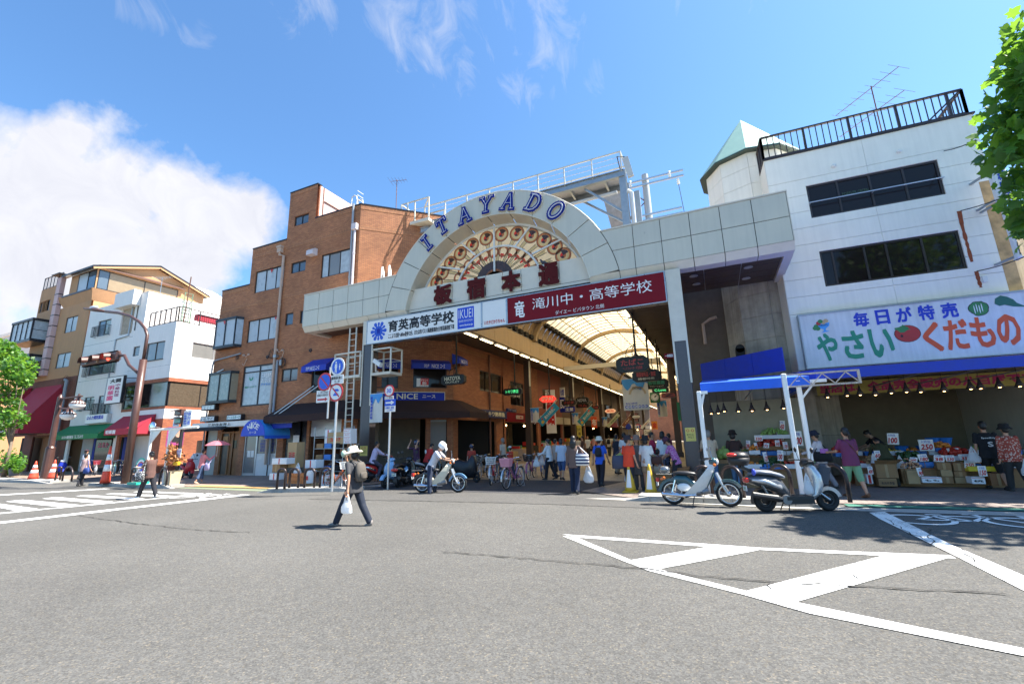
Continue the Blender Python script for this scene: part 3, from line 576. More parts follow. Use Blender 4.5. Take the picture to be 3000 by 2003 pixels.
text('ここより北東へ800m徒歩12分、または市バス11系統乗車約5分育英高校前下車',FG,(FG.px(*zA(1010,660),.03)[0],6.12,FG.px(*zA(1765,560),.03)[0],6.33),M_TXK,gate,.035,c=cs)
xi0,xi1=FG.px(*zA(1802,450),.03)[0],FG.px(*zA(1992,430),.03)[0]
B=MB(FG); B.box(xi0,6.08,.030,xi1,6.98,.033); B.build('sign_panel',M('royal_blue',(.01,.06,.55),.4,var=.03),gate)
text('IKUEI',FG,(xi0+.06,6.52,xi1-.06,6.9),M_TXW,gate,-.005,c=.036); text('SENIOR HIGH SCHOOL',FG,(xi0+.06,6.36,xi1-.06,6.45),M_TXW,gate,.0,c=.036); text('www.ikuei.ac.jp',FG,(xi0+.1,6.17,xi1-.06,6.26),M_TXW,gate,.02,c=.036)
ex,ez=FG.px(*zA(897,588),.03); B=MB(FG)
B.lathe([(.24,0),(.24,.004)],(ex,ez,cs),24,(0,0,1))
for k in range(12):
 a=2*math.pi*k/12; c=(ex+.36*math.cos(a),ez+.36*math.sin(a)); d=V((math.cos(a),math.sin(a),0)); nn=V((-d.y,d.x,0)); wv=.062 if k%2 else .085
 p0=V((ex,ez,cs))+d*.22; p1=V((ex,ez,cs))+d*(.47 if k%2==0 else .43)
 B.quad(*[tuple(x) for x in (p0-nn*wv*.4,p0+d*.12-nn*wv,p1-d*.03-nn*wv*.9,p1,p1-d*.03+nn*wv*.9,p0+d*.12+nn*wv,p0+nn*wv*.4)])
B.build('school_crest',M('crest_blue',(.015,.09,.55),.5,var=0),gate)
text('育',FG,(ex-.11,ez-.13,ex+.11,ez+.13),M_SIGNB,gate,.03,c=cs+.006)
text('いたやどかりちゃん',FG,(xb+.12,6.1,xc-.1,6.26),M_TXR,gate,.03,c=cs)
zB=lambda x,y:(1350+x*.298,880+y*.298)
x0=FG.px(1560,900,.03)[0]; x1=FG.px(1912,860,.03)[0]
text('滝川中・高等学校',FG,(x0,6.42,x1,6.88),M_TXW,gate,.0,c=cs); text('ダイエー ビバタウン 北側',FG,(FG.px(1627,920,.03)[0],6.09,FG.px(1770,905,.03)[0],6.25),M_TXW,gate,.0,c=cs)
text('竜',FG,(FG.px(1508,900,.03)[0],6.2,FG.px(1536,890,.03)[0],6.86),M_TXW,gate,.02,c=cs)
for x0,x1,lab in ((-14.42,-13.88,''),(-1.0,-.58,'')):
 B=MB(FG); B.box(x0,.02,-.42,x1,zb-.27,-.04); B.build('post',M('grey_steel_post',(.10,.09,.095),.35,.7,var=.12,vs=6),gate)
 B=MB(FG)
 for xx in (x0-.03,x1-.03): B.box(xx,3.2,-.03,xx+.06,zb-.262,.0)
 B.build('post_trim',M_CREAM,gate)
 B=MB(FG); B.box(x0-.02,4.6 if x0>-5 else 6.0,-.035,x1+.02,zb-.265,-.002); B.build('post_casing',M_CREAM,gate)
 s=FG.px(1073,1320,0) if x0<-5 else FG.px(2022,1272,0)
 B=MB(FG); B.box(x0+.06,s[1]-.21,-.039,x1-.06,s[1]+.21,-.034); st=B.build('notice_sticker',M('yellow_notice',(.75,.62,.16),.5,var=.03),gate)
 text('歩きたばこ\nやめよう',FG,(x0+.1,s[1]-.12,x1-.1,s[1]+.03),M_TXK,gate,.01,c=-.032); 
 B=MB(FG)
 for k in (-1,1): disc(B,((x0+x1)/2+k*.07,s[1]+.12),.03,.045,z=-.032)
 B.build('notice_symbol',M_TXR,gate)
B=MB(FG)
lx=-15.05
for dx in (-.2,.2): B.bar((lx+dx,1.2,.0),(lx+dx,6.9,.0),.05)
for k in range(19): B.bar((lx-.2,1.4+k*.29,.0),(lx+.2,1.4+k*.29,.0),.025)
B.bar((lx-.2,1.25,0),(-14.42,1.6,-.15),.04)
for xs,xe in ((-16.05,-14.5),(-13.8,-12.75)):
 B.box(xs,4.52,-.75,xe,4.64,.06)
 for q in ((xs,.04),(xs,-.72),(xe,.04),(xe,-.72)): B.bar((q[0],4.64,q[1]),(q[0],5.72,q[1]),.06)
 for zz_ in (5.7,5.2):
  w=.06 if zz_>5.5 else .02
  B.bar((xs,zz_,.04),(xe,zz_,.04),w); B.bar((xs,zz_,-.72),(xe,zz_,-.72),w); B.bar((xs,zz_,.04),(xs,zz_,-.72),w); B.bar((xe,zz_,.04),(xe,zz_,-.72),w)
B.build('service_ladder',M_CREAM,gate)
# brick building on the corner
FB=Fr((0,17,0)); Z3=lambda x,y:(580+x*.25543,520+y*.25543); Z4=lambda x,y:(580+x*.25543,900+y*.25543); Z5=lambda x,y:(450+x*.25543,1100+y*.25543)
Z2=lambda x,y:(880+x*.25543,820+y*.25543); ZA=lambda x,y:(1400+x*.25543,1000+y*.25543); R1=lambda x,y:(1550+x*.34057,430+y*.34057); R4=lambda x,y:(2000+x*.42735,250+y*.42735)
brick=thing('brick_building','orange brown brick building with a stepped roofline beside the arcade gate','building',(-22,19,0))
XL,XC=-28.0,-16.62; HC=14.56
s1=FB.px(742,731)[0]; s2=FB.px(840,702)[0]; s3=FB.px(925,640)[0]
h0=FB.px(690,845)[1]; h1=FB.px(790,717)[1]; h2=FB.px(887,555)[1]
W_=lambda p,q,f=FB:f.rect(p,q)
ops=dict(tower=W_((864,636),(903,651)),small=W_((854,772),(894,792)),big=W_((943,748),(1026,795)),left=W_((750,797),(828,840)),sq=W_((837,919),(857,950)),sq2=W_((880,911),(895,945)),
 bay=W_((648,948),(707,1010)),mid=W_((728,940),(813,990)),bay2=W_((628,1102),(692,1172)),large=W_((714,1074),(799,1184)),sm2=W_((826,1082),(870,1114)),awn=W_((914,1082),(978,1145)))
def fix(r,h=None): return r
gz=3.55
gops=[(-26.6,.0,-24.9,3.0),(-24.45,.0,-21.8,3.0),(-21.3,.0,-19.6,2.9),(-19.4,0,-17.2,2.9),(-28.0,0,-26.9,2.6)]
wall(FB,[(XL,0,s1,h0),(s1,0,s2,h1),(s2,0,s3,h2),(s3,0,XC,HC)],list(ops.values())+gops,M_BRICK,brick,d=.14)
FC=Fr((XC,17,0),rad(45)); LC=5.22; FA=Fr((XC+LC*.7071,17+LC*.7071,0),rad(90))
XA=FA.o.x; YA=FA.o.y
def onf(f,*p): return f.rect(*p)
cops=dict(w1=onf(FC,Z2(815,1000),Z2(1120,1240)),w2=onf(FC,Z2(1295,1003),Z2(1680,1240)))
cops['shop']=(.35,0,3.75,2.75); cops['door']=(4.0,0,4.9,2.7)
wall(FC,[(0,0,LC,HC)],list(cops.values()),M_REDB if False else M_BRICK,brick,d=.14)
aw=onf(FA,ZA(20,325),ZA(305,610)); aw2=(.35,3.9,1.0,5.0)
sidew=[aw,(.5,0,5.2,2.7)]
wall(FA,[(0,0,6.2,HC)],sidew,M_BRICKL,brick,d=.14)
B=MB()
def pxy(pts,z0,z1): B.pxy(pts,z0,z1)
ins=.142
pxy([(XL+.02,17+ins),(s1,17+ins),(s1,29),(XL+.02,29)],0,h0-.03); pxy([(s1,17+ins),(s2,17+ins),(s2,29),(s1,29)],0,h1-.03)
pxy([(s2,17+ins),(s3,17+ins),(s3,22.5),(s2,22.5)],0,h2-.03); pxy([(s2,22.5),(s3,22.5),(s3,29),(s2,29)],0,HC-.05)
pxy([(s3,17+ins),(XC+.06,17+ins),(XA-ins,YA+.06),(XA-ins,29),(s3,29)],3.3,HC-.03); B.build('body',M_BRICKL,brick)
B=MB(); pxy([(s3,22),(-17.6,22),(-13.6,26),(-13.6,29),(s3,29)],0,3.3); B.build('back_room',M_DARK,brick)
B=MB(FB)
for x0,x1,h in ((XL,s1,h0),(s1,s2,h1),(s2,s3,h2),(s3,XC,HC)): B.box(x0-.02,h-.002,-.3,x1+.02,h+.07,.03)
B.fr=FC; B.box(0,HC-.002,-.3,LC,HC+.07,.03); B.fr=FA; B.box(0,HC-.002,-.3,6.2,HC+.07,.03); B.build('coping',M_FRAMEB,brick)
B=MB(FB); B.box(XL-.004,0,-12,XL,h0,-.001); B.add([],[]); B.build('side_wall',M_BRICK,brick)
B=MB(); B.box(s3+.001,17.2,HC-.3,s3+.02,22.5,h2-.03); o=B.build('penthouse_side',M_PINK,brick)
B=MB(); 
B.box(s3+.021,17.4,HC,s3+.05,17.46,h2-.05); B.box(s3+.021,17.5,h2-.95,s3+.08,22.5,h2-.9)
B.build('panel_joint',M_RUST,brick)
B=MB(); B.box(s3+.021,18.6,HC-.2,s3+.06,19.6,HC+.7); B.build('window',M_ALU,brick)
def soldier(fr,a0,a1,b,h=.25):
 B=MB(fr); B.box(a0,b,-.004,a1,b+h,.012); return B.build('soldier_course',M_SOLD,brick)
zs=[FB.px(*Z3(500,940))[1],FB.px(*Z3(1400,1285))[1],FB.px(*Z4(700,620))[1],FB.px(*Z4(700,1175))[1]]
bz=[FB.px(*Z3(1550,655))[1],FB.px(*Z3(1550,1245))[1],FB.px(*Z4(1400,455))[1],FB.px(*Z4(1000,1180))[1]]
for z in bz:
 x0=XL+.0 if z<h0-.3 else (s1 if z<h1-.3 else s2)
 soldier(FB,x0,XC,z-.12); soldier(FC,0,LC,z-.12); 
 if z<8: soldier(FA,0,6.2,z-.12)
soldier(FB,XL,s1-.02,h0-.27); soldier(FB,s1,s2-.02,h1-.27); soldier(FB,s2,s3-.02,h2-.27); soldier(FB,s3,XC,HC-.27); soldier(FC,0,LC,HC-.27)
for k,r in ops.items():
 if k in('tower','small','big','left','mid','sm2','sq'): soldier(FB,r[0]-.02,r[2]+.02,r[3]+.004,.22)
for k in ('w1','w2'): soldier(FC,cops[k][0]-.02,cops[k][2]+.02,cops[k][1]-.225,.22)
window(FB,ops['tower'],brick,(.5,),pm=M_GBLUE); window(FB,ops['small'],brick,(.5,),pm=M_GBLUE); window(FB,ops['big'],brick,(.24,.62),pm=[M_CURT,M_GREY,M_CURT]); window(FB,ops['left'],brick,(.36,.72),pm=[M_FROST,M_FROST,M_CURT])
window(FB,ops['sq'],brick,(),pm=M_GBLUE); window(FB,ops['sq2'],brick,(),pm=M_GBLUE); window(FB,ops['mid'],brick,(.33,.68),pm=[M_FROST,M_FROST,M_FROST]); window(FB,ops['large'],brick,(.5,),rows=(.84,),pm=[M_CURT,M_CURT,M_FROST,M_FROST],fw=.09)
window(FB,ops['sm2'],brick,(.5,),pm=M_GREY); window(FB,ops['awn'],brick,(.5,),pm=M_GDARK)
def bay(r,pms,dep=.42):
 a0,b0,a1,b1=r; w=MB(FB); f=.06
 w.prism([(a0-.05,b0-.14,-.05),(a1+.05,b0-.14,-.05),(a1-.12,b0-.14,dep),(a0+.12,b0-.14,dep)],(0,.16,0)); w.prism([(a0-.05,b1-.02,-.05),(a1+.05,b1-.02,-.05),(a1-.12,b1-.02,dep),(a0+.12,b1-.02,dep)],(0,.14,0))
 c=[(a0+.0,-.04),(a0+.16,dep-.04),(a1-.16,dep-.04),(a1,-.04)]
 for x,y in c: w.bar((x,b0,y),(x,b1,y),f)
 m=(a0+a1)/2; w.bar((m,b0,dep-.04),(m,b1,dep-.04),f)
 o=w.build('bay_window',M_FRAMEB,brick); k=0
 for p,q in ((c[0],c[1]),(c[1],(m,dep-.04)),((m,dep-.04),c[2]),(c[2],c[3])):
  P=MB(FB); P.quad((p[0],b0,p[1]-.02),(q[0],b0,q[1]-.02),(q[0],b1,q[1]-.02),(p[0],b1,p[1]-.02)); P.build('pane',pms[k%len(pms)],o); k+=1
bay(ops['bay'],[M_FROST,M_FROST,M_FROST,M_CURT]); bay(ops['bay2'],[M_FROSTG,M_FROSTG,M_FROSTG,M_BLIND])
for k in ('w1','w2'): window(FC,cops[k],brick,(),pm=M_GDARK)
window(FA,aw,brick,(.5,),pm=M_GDARK)
def tri(f,a,b,s,m,par,c):
 B=MB(f); B.prism([(a-s,b+s,c),(a,b-s,c),(a+s,b+s,c)],(0,0,.004)); return B.build('fire_access_mark',m,par)
M_TRI=M('red_triangle',(.6,.05,.05),.5,var=0)
for p in (Z3(835,1068),Z4(380,195),Z4(880,120)):
 a,b=FB.px(*p); tri(FB,a,b,.13,M_TRI,brick,.40 if p[1]>945 and p[0]<700 else -.07)
r=ops['large']; ww=r[2]-r[0]; hh=r[3]-r[1]
text('三井住友海上\nあいおい生命',FB,(r[0]+ww*.56,r[1]+hh*.55,r[0]+ww*.9,r[1]+hh*.78),M_TXW,brick,.01,c=-.075); text('アフラック',FB,(r[0]+ww*.56,r[1]+hh*.47,r[0]+ww*.9,r[1]+hh*.53),M('light_blue_lettering',(.03,.22,.6),.5,var=0),brick,.03,c=-.075)
text('雪印ビーンスターク',FB,(r[0]+ww*.07,r[1]+hh*.45,r[0]+ww*.42,r[1]+hh*.50),M_TXG,brick,.03,c=-.075)
B=MB(FB); lx,ly=r[0]+ww*.24,r[1]+hh*.68
for sx in (-1,1): B.prism([(lx+.0,ly-.12,-.075),(lx+sx*.05,ly+.02,-.075),(lx+sx*.16,ly+.12,-.075),(lx+sx*.17,ly,-.075),(lx+sx*.1,ly-.1,-.075)][::sx],(0,0,.003))
B.build('leaf_emblem',M_TXG,brick)
def pipe(pts,r,m,par=brick,fr=FB,name='drain_pipe',c=.10):
 B=MB(fr); B.tube([(a,b,c) for a,b in pts],r,10); B.smooth=False
 for (a0,b0),(a1,b1) in zip(pts[:-1],pts[1:]):
  if abs(b1-b0)>2:
   for k in range(1,int(abs(b1-b0)/1.6)+1): bb=b0+(b1-b0)*k/(int(abs(b1-b0)/1.6)+1); B.lathe([(r*1.25,-.03),(r*1.25,.03)],(a0,bb,c),10,(0,1,0)); B.box(a0-.02,bb-.02,.0,a0+.02,bb+.02,c)
 return B.build(name,m,par)
a,b=FB.px(*Z3(945,810),.1); a2,b2=FB.px(*Z3(985,880),.1)
pipe([(a,b),(a,b-.45),(a2,b2-.1),(a2,.6)],.075,M_PIPE)
B=MB(FB); B.prism([(a-.2,b+.12,-.02),(a+.2,b+.12,-.02),(a+.2,b+.12,.24),(a-.2,b+.12,.24)],(0,-.12,0)); B.prism([(a-.16,b,0),(a+.16,b,0),(a+.16,b,.2),(a-.16,b,.2)],(0,-.3,0)); B.build('rain_hopper',M_PIPE,brick)
a3,_=FB.px(*Z4(890,800),.1); pipe([(a3+.05,6.3),(a3+.05,.6)],.06,M_PIPEG)
a4,b4=FB.px(*Z3(1800,600),.1); pipe([(a4,b4),(a4,8.9)],.07,M_PIPEP); pipe([(a4-.2,HC+.1),(a4-.2,8.9)],.06,M_PIPEG)
B=MB(FB); B.box(a4-.17,b4,-.02,a4+.17,b4+.35,.22); B.build('rain_hopper',M_PIPEP,brick)
a5,_=FB.px(*Z4(1715,800),.1); pipe([(a5,7.1),(a5,3.3)],.06,M_PIPE)
a6,b6=FB.px(*Z4(165,680),.1); pipe([(FB.px(*Z4(480,600),.1)[0],b6+.55),(a6+.1,b6+.35),(a6-.0,b6),(a6,.5)],.045,M_PIPEG)
pf,pb=FA.px(1433,1050,.1); pipe([(pf,6.9),(pf,.4)],.06,M_RUST,fr=FA)
def hood(p):
 a,b=FB.px(*p); B=MB(FB); B.prism([(a-.25,b-.2,0),(a-.25,b+.22,0),(a-.25,b+.2,.18),(a-.25,b+.08,.34),(a-.25,b-.2,.36)],(.5,0,0)); return B.build('vent_hood',M_PIPEP,brick)
hood(Z3(1335,868))
for p in (Z4(1293,495),Z4(800,570),Z4(1235,1182),Z4(1315,1172),Z4(1395,1165),Z4(1480,1160)):
 a,b=FB.px(*p); B=MB(FB); B.lathe([(.09,0),(.11,.01),(.09,.05),(.05,.05),(.05,.01)],(a,b,.0),14,(0,0,1)); B.build('round_vent',M_FRAME,brick)
def coil(fr,p,r,n,m,par,seed=0):
 rr=random.Random(seed); a,b=fr.px(*p); B=MB(fr)
 for k in range(n): 
  q=r*rr.uniform(.7,1.1); e=rr.uniform(-.05,.05); B.tube([(a+e+q*math.cos(t)*.8,b+e+q*math.sin(t),.06+k*.02) for t in np.linspace(0,2*math.pi,15)],.012,4)
 return B.build('cable_coil',m,par)
coil(FB,Z4(985,640),.28,4,M_BLACK,brick,1); coil(FB,Z4(855,545),.26,3,M_BLACK,brick,2); coil(FB,Z4(465,575),.14,3,M_BLACK,brick,3)
B=MB(FB); 
for p,q in ((Z4(545,545),Z4(590,545)),(Z4(915,490),Z4(980,490)),(Z4(575,590),Z4(520,650)),(Z4(960,575),Z4(1000,500))):
 p,q=FB.px(*p),FB.px(*q); B.tube([(*p,.07),((p[0]+q[0])/2,min(p[1],q[1])-.12,.09),(*q,.07)],.018,5)
for p in (Z4(535,553),Z4(590,545),Z4(918,492),Z4(978,495)): a,b=FB.px(*p); B.lathe([(.05,0),(.075,.05),(.04,.12)],(a,b,0),10,(0,0,1))
B.build('cable_fitting',M_PIPE,brick)
B=MB(FB); a,b=FB.px(*Z4(973,635)); B.lathe([(.06,-.18),(.07,-.15),(.07,.12),(.03,.16)],(a,b,.14),12,(0,1,0)); a,b=FB.px(*Z4(910,565)); B.box(a-.1,b-.07,.03,a+.13,b+.07,.2); B.build('junction_box',M_GALV,brick)
B=MB(FB); a,b=FB.px(*Z4(265,735)); B.bar((a-.3,b-.05,.06),(a+.28,b+.08,.06),.06,.05); B.build('strip_light',M_WHITE,brick)
def awning(fr,a0,b0,a1,b1,out,drop,m,label,txt=None,slope=.35,par=None,tm=None,cat='awning',grp=None,end=None,tsz=(.3,.75)):
 t=thing('awning',label,cat,tuple(fr((a0+a1)/2,b0,0)),grp) if par is None else par
 B=MB(fr); zt=b0+drop
 B.prism([(a0,b1,.02),(a0,b1-.02,.02),(a0,zt-.02,out),(a0,zt,out)],(a1-a0,0,0)); B.build('cloth_top',m,t)
 n=max(1,int((a1-a0)/1.1))
 B=MB(fr)
 B.prism([(a0,zt-.021,out),(a1,zt-.021,out),(a1,b0,out+.012),(a0,b0,out+.012)],(0,0,-.012)); B.build('valance',m,t)
 B=MB(fr)
 for x in (a0,a1-.012): B.prism([(x,b1-.03,.03),(x,zt-.03,out-.015),(x,b0,out-.015),(x,b0,.03)],(.012,0,0))
 B.build('cheek',m,t)
 B=MB(fr)
 for i in range(n+1): x=a0+.02+(a1-a0-.04)*i/n; B.bar((x,b0+.03,.02),(x,b0+.03,out-.02),.03); B.bar((x,b1-.06,.03),(x,zt-.05,out-.02),.025)
 B.bar((a0,b0+.02,out-.02),(a1,b0+.02,out-.02),.03); B.build('frame',M_GALV,t)
 if txt:
  for s,f0,f1,bb in txt: text(s,fr,(a0+(a1-a0)*f0,b0+drop*tsz[0]*.6,a0+(a1-a0)*f1,b0+drop*tsz[1]+.03),tm or M_TXW,t,bb,c=out+.016)
 return t
r=ops['awn']; x0=FB.px(*Z4(1185,700),.7)[0]; x1=r[2]+.1
zA0=FB.px(*Z4(1300,735),.7)[1]
awning(FB,x0,zA0,x1,zA0+.75,.7,.3,M_BLUEF,'dark blue restaurant awning over the brick front window beside the round signs',[('洋食屋',.2,.32,.01),('NICE',.36,.56,.0),('ニース',.6,.74,.02)],grp='blue restaurant awnings')
for k,lb in (('w1','blue restaurant awning behind the left gate post and camera'),('w2','blue restaurant awning above the window with the red tenant poster')):
 r=cops[k]; awning(FC,r[0]-.12,r[3]-.12,r[2]+.12,r[3]+.42,.45,.3,M_BLUEF,lb,[('洋食屋',.3,.43,.01),('NICE',.5,.68,.0),('ニース',.72,.84,.02)],grp='blue restaurant awnings')
awning(FA,-.15,aw[3]-.1,.75,aw[3]+.5,.5,.3,M_BLUEF,'small blue restaurant awning on the corner above the octagonal black sign',[('NICE',.2,.6,.0),('ニース',.62,.9,.02)],grp='blue restaurant awnings')
r=onf(FC,Z2(760,1278),Z2(1655,1390)); 
t=thing('shop_sign','long blue restaurant sign board with cream NICE letters on the corner wall','sign',tuple(FC(2,r[1],0)))
B=MB(FC); B.box(r[0],r[1],.0,r[2],r[3],.09); B.build('board',M_SIGNB,t); B=MB(FC)
for q in ((r[0],r[1],r[2],r[1]+.03),(r[0],r[3]-.03,r[2],r[3]),(r[0],r[1]+.03,r[0]+.03,r[3]-.03),(r[2]-.03,r[1]+.03,r[2],r[3]-.03)): B.box(q[0],q[1],.091,q[2],q[3],.10)
B.build('frame',M_TXC,t); w=r[2]-r[0]; h=r[3]-r[1]
text('NICE',FC,(r[0]+w*.37,r[1]+h*.22,r[0]+w*.64,r[3]-h*.2),M_TXC,t,.015,c=.094); text('ニース',FC,(r[0]+w*.70,r[1]+h*.35,r[0]+w*.87,r[3]-h*.33),M_TXC,t,.02,c=.094); text('洋食屋',FC,(r[0]+w*.03,r[1]+h*.25,r[0]+w*.2,r[3]-h*.25),M_TXC,t,.02,c=.094)
r=onf(FC,Z2(1335,1125),Z2(1470,1222)); t=thing('tenant_poster','white and red tenant wanted poster inside the upper corner window','poster',tuple(FC(r[0],r[1],0)))
B=MB(FC); B.box(r[0],r[1],-.055,r[2],r[3],-.045); B.build('paper',M_SIGNW,t); B=MB(FC); B.box(r[0]+(r[2]-r[0])*.33,r[1]+.09,-.044,r[2],r[3],-.043); B.build('red_print',M_TXR,t); text('テナント\n募集!!',FC,(r[0]+(r[2]-r[0])*.38,r[1]+.12,r[2]-.03,r[3]-.04),M_TXW,t,.02,c=-.041); text('735-4141',FC,(r[0]+.15,r[1]+.02,r[2]-.04,r[1]+.07),M_TXK,t,.01,c=-.041)
t=thing('awning','long faded brown shop awning wrapped round the brick corner above the scooters','awning',(-15.5,16.5,2.8))
def strip_awn(fr,a0,a1,b1,zt,b0,out,ea,eb,m):
 B=MB(fr); B.prism([(a0,b1,.02),(a1,b1,.02),(a1+eb*out,zt,out),(a0-ea*out,zt,out)],(0,-.02,0)); B.build('cloth_top',m,t)
 B=MB(fr); B.prism([(a0-ea*out,zt-.022,out),(a1+eb*out,zt-.022,out),(a1+eb*out,b0,out+.01),(a0-ea*out,b0,out+.01)],(0,0,-.012)); B.build('valance',m,t)
k=math.tan(rad(22.5))
strip_awn(FB,-21.2,XC,3.75,3.05,2.72,1.35,0,k,M_BROWNF); strip_awn(FC,0,LC,3.75,3.05,2.72,1.35,k,k,M_BROWNF); strip_awn(FA,0,.9,3.75,3.05,2.72,1.35,k,.5,M_BROWNF)
B=MB(FB); B.prism([(-21.2,3.7,.03),(-21.2,3.03,1.34),(-21.2,2.72,1.34),(-21.2,2.72,.03)],(.012,0,0)); B.build('cheek',M_BROWNF,t)
shop=thing('storeroom','dark open greengrocer storeroom front under the brown awning','shop front',(-15,19,0))
B=MB(FC)
B.box(0,0,-3.4,LC-.1,.02,-.1); B.build('floor',M_CONC,shop)
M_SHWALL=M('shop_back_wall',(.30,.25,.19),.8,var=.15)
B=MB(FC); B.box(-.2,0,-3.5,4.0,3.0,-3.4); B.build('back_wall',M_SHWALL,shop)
B=MB(FC); B.box(3.75,0,-.12,4.0,3.4,.02); B.box(4.9,0,-.12,5.1,3.4,.02); B.build('pillar',M_BRICKL,shop)
B=MB(FC); B.box(4.02,0,-.2,4.88,2.6,-.16); B.build('door',M('grey_door',(.22,.18,.15),.5,var=.1),shop)
for i in range(14):
 B=MB(FC); z=2.6+i*.05; B.box(4.02,z,-.2,4.88,z+.04,-.13); B.build('shutter_slat',M_GALV,shop)
for i in range(16):
 B=MB(FB); z=2.0+i*.06; B.box(-19.35,z,-.12,-17.25,z+.05,-.06); B.build('shutter_slat',M_ALU,shop)
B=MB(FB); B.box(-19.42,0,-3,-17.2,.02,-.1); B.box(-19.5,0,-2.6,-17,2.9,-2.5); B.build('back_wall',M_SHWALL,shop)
off=thing('office_entrance','office and bar entrances with a brown wooden door and a white glazed front','entrance',(-24.5,17,0))
M_WOOD=M('warm_wood',(.30,.13,.045),.55,var=.2,vs=3,streak=.25)
B=MB(FB); B.box(-26.6,0,-.16,-24.9,.06,-.02); B.box(-26.6,2.98,-.16,-24.9,3.05,.02); B.box(-26.6,.06,-.16,-26.5,2.98,0); B.box(-25.0,.06,-.16,-24.9,2.98,0); B.box(-25.85,.06,-.16,-25.75,2.4,0); B.box(-26.5,2.36,-.16,-25.0,2.46,-.01); B.build('door_frame',M_WOOD,off)
for i in range(7): x=-25.74+i*.105; B=MB(FB); B.box(x+.004,.06,-.11,x+.101,2.36,-.05); B.build('door_plank',M_WOOD,off)
B=MB(FB); B.box(-26.48,.06,-.12,-25.87,2.34,-.08); B.build('door',M('dark_door',(.03,.022,.02),.35,var=.1),off); B=MB(FB); B.box(-26.4,1.75,-.079,-25.98,2.2,-.05); B.build('menu_board',M('plank_sign',(.42,.24,.1),.6,var=.15),off); B=MB(FB); B.box(-25.5,1.5,-.049,-25.15,1.95,-.04); B.build('door_pane',M_GDARK,off)
text('おでん',FB,(-26.36,1.82,-26.02,2.0),M_TXK,off,.02,c=-.048)
B=MB(FB); B.box(-26.5,2.47,-.12,-25.0,2.97,-.1); B.build('transom',M_GDARK,off)
B=MB(FB)
for q in ((-24.45,0,-24.38,3),(-21.87,0,-21.8,3),(-23.5,0,-23.4,2.5),(-24.38,2.5,-21.87,2.56),(-24.38,2.93,-21.87,3)): B.box(q[0],q[1],-.12,q[2],q[3],-.03)
B.box(-24.38,0,-.12,-23.5,.14,-.04); B.build('frame',M_ALU,off)
B=MB(FB); B.box(-24.38,2.56,-.11,-21.87,2.93,-.08); B.build('upper_panel',M_WHITE,off)
B=MB(FB); B.box(-24.36,.14,-.1,-23.52,2.5,-.08); B.build('door_pane',M_GREY,off)
B=MB(FB); B.box(-23.4,0,-.1,-21.88,1.18,-.06); B.build('lower_panel',M('white_panel',(.70,.70,.68),.4,var=.06),off); B=MB(FB); B.box(-23.4,1.18,-.1,-21.88,2.5,-.08); B.build('pane',M_GREY,off)
text('三井住友海上火災保険\n三井住友海上あいおい生命',FB,(-23.1,2.02,-22.05,2.36),M_SIGNB,off,.02,c=-.072)
for k in range(2): text('火災保険\n自動車保険\n傷害保険\n積立保険',FB,(-23.2+k*.7,1.28,-22.7+k*.7,1.95),M_SIGNB,off,.01,c=-.072)
B=MB(FB); B.box(-24.2,1.0,-.079,-23.95,1.35,-.07); B.box(-23.9,1.0,-.079,-23.65,1.35,-.07); B.box(-23.3,.85,-.059,-22.95,1.05,-.05); B.build('notice',M_SIGNW,off)
B=MB(FB); B.box(-21.25,0,-.15,-19.65,2.9,-.12); B.build('door',M('black_door',(.03,.03,.032),.3,var=.1),off); B=MB(FB); B.box(-20.7,1.55,-.119,-20.25,2.1,-.11); B.build('notice',M_SIGNW,off)
B=MB(FB); B.box(-27.9,0,-.12,-26.95,2.6,-.1); B.build('panel',M('pale_shutter',(.42,.42,.38),.5,var=.1),off)
f0,f1=FB.px(565,1240,.7)[0],FB.px(715,1240,.7)[0]
t=thing('fascia_sign','white insurance office fascia sign with black characters above the wooden door','sign',tuple(FB((f0+f1)/2,3,0)))
zf0=FB.px(640,1251,.7)[1]; zf1=FB.px(640,1236,.7)[1]
B=MB(FB); B.box(f0-.02,zf0,.0,-22.6,zf1,.7); B.build('board',M_WHITE,t); p,q=FB.px(*Z5(620,590),.7),FB.px(*Z5(885,555),.7); text('三井住友海上',FB,(p[0],zf0+.06,q[0],zf1-.06),M_TXK,t,.02,c=.705)
t=thing('awning','black cloth awning below the white insurance fascia','awning',tuple(FB(-27,2.6,0))); B=MB(FB); B.prism([(-28.6,3.0,.05),(-28.6,2.62,1.0),(-28.6,2.5,1.0),(-28.6,2.85,.05)],(3.5,0,0)); B.build('cloth_top',M_BLACKF,t)
cxn=FB.px(*Z5(1135,690),1.5); 
t=thing('canopy','blue barrel canopy of the restaurant with white NICE lettering over the entrance','canopy',tuple(FB(cxn[0],cxn[1],.8)))
wn=(FB.px(*Z5(1272,690),1.5)[0]-FB.px(*Z5(1000,690),1.5)[0])/2; hn=FB.px(*Z5(1150,503),1.5)[1]-cxn[1]
ar=[(cxn[0]-wn*math.cos(a),cxn[1]+.0+hn*math.sin(a)) for a in np.linspace(0,math.pi,25)]
B=MB(FB); B.prism([(a,b,1.5) for a,b in ar][::-1],(0,0,.012)); B.build('front_face',M('nice_blue',(.015,.07,.55),.5,var=.05),t)
B=MB(FB)
for (a,b),(c,d) in zip(ar[:-1],ar[1:]): B.quad((a,b,1.5),(a,b,.02),(c,d,.02),(c,d,1.5))
B.build('barrel_cloth',M('light_blue_cloth',(.05,.30,.75),.5,var=.06),t); B=MB(FB); B.box(ar[-1][0]-.01,cxn[1]-.16,.02,ar[-1][0]+.01,cxn[1],1.5); B.build('valance',M_BLUEL,t)
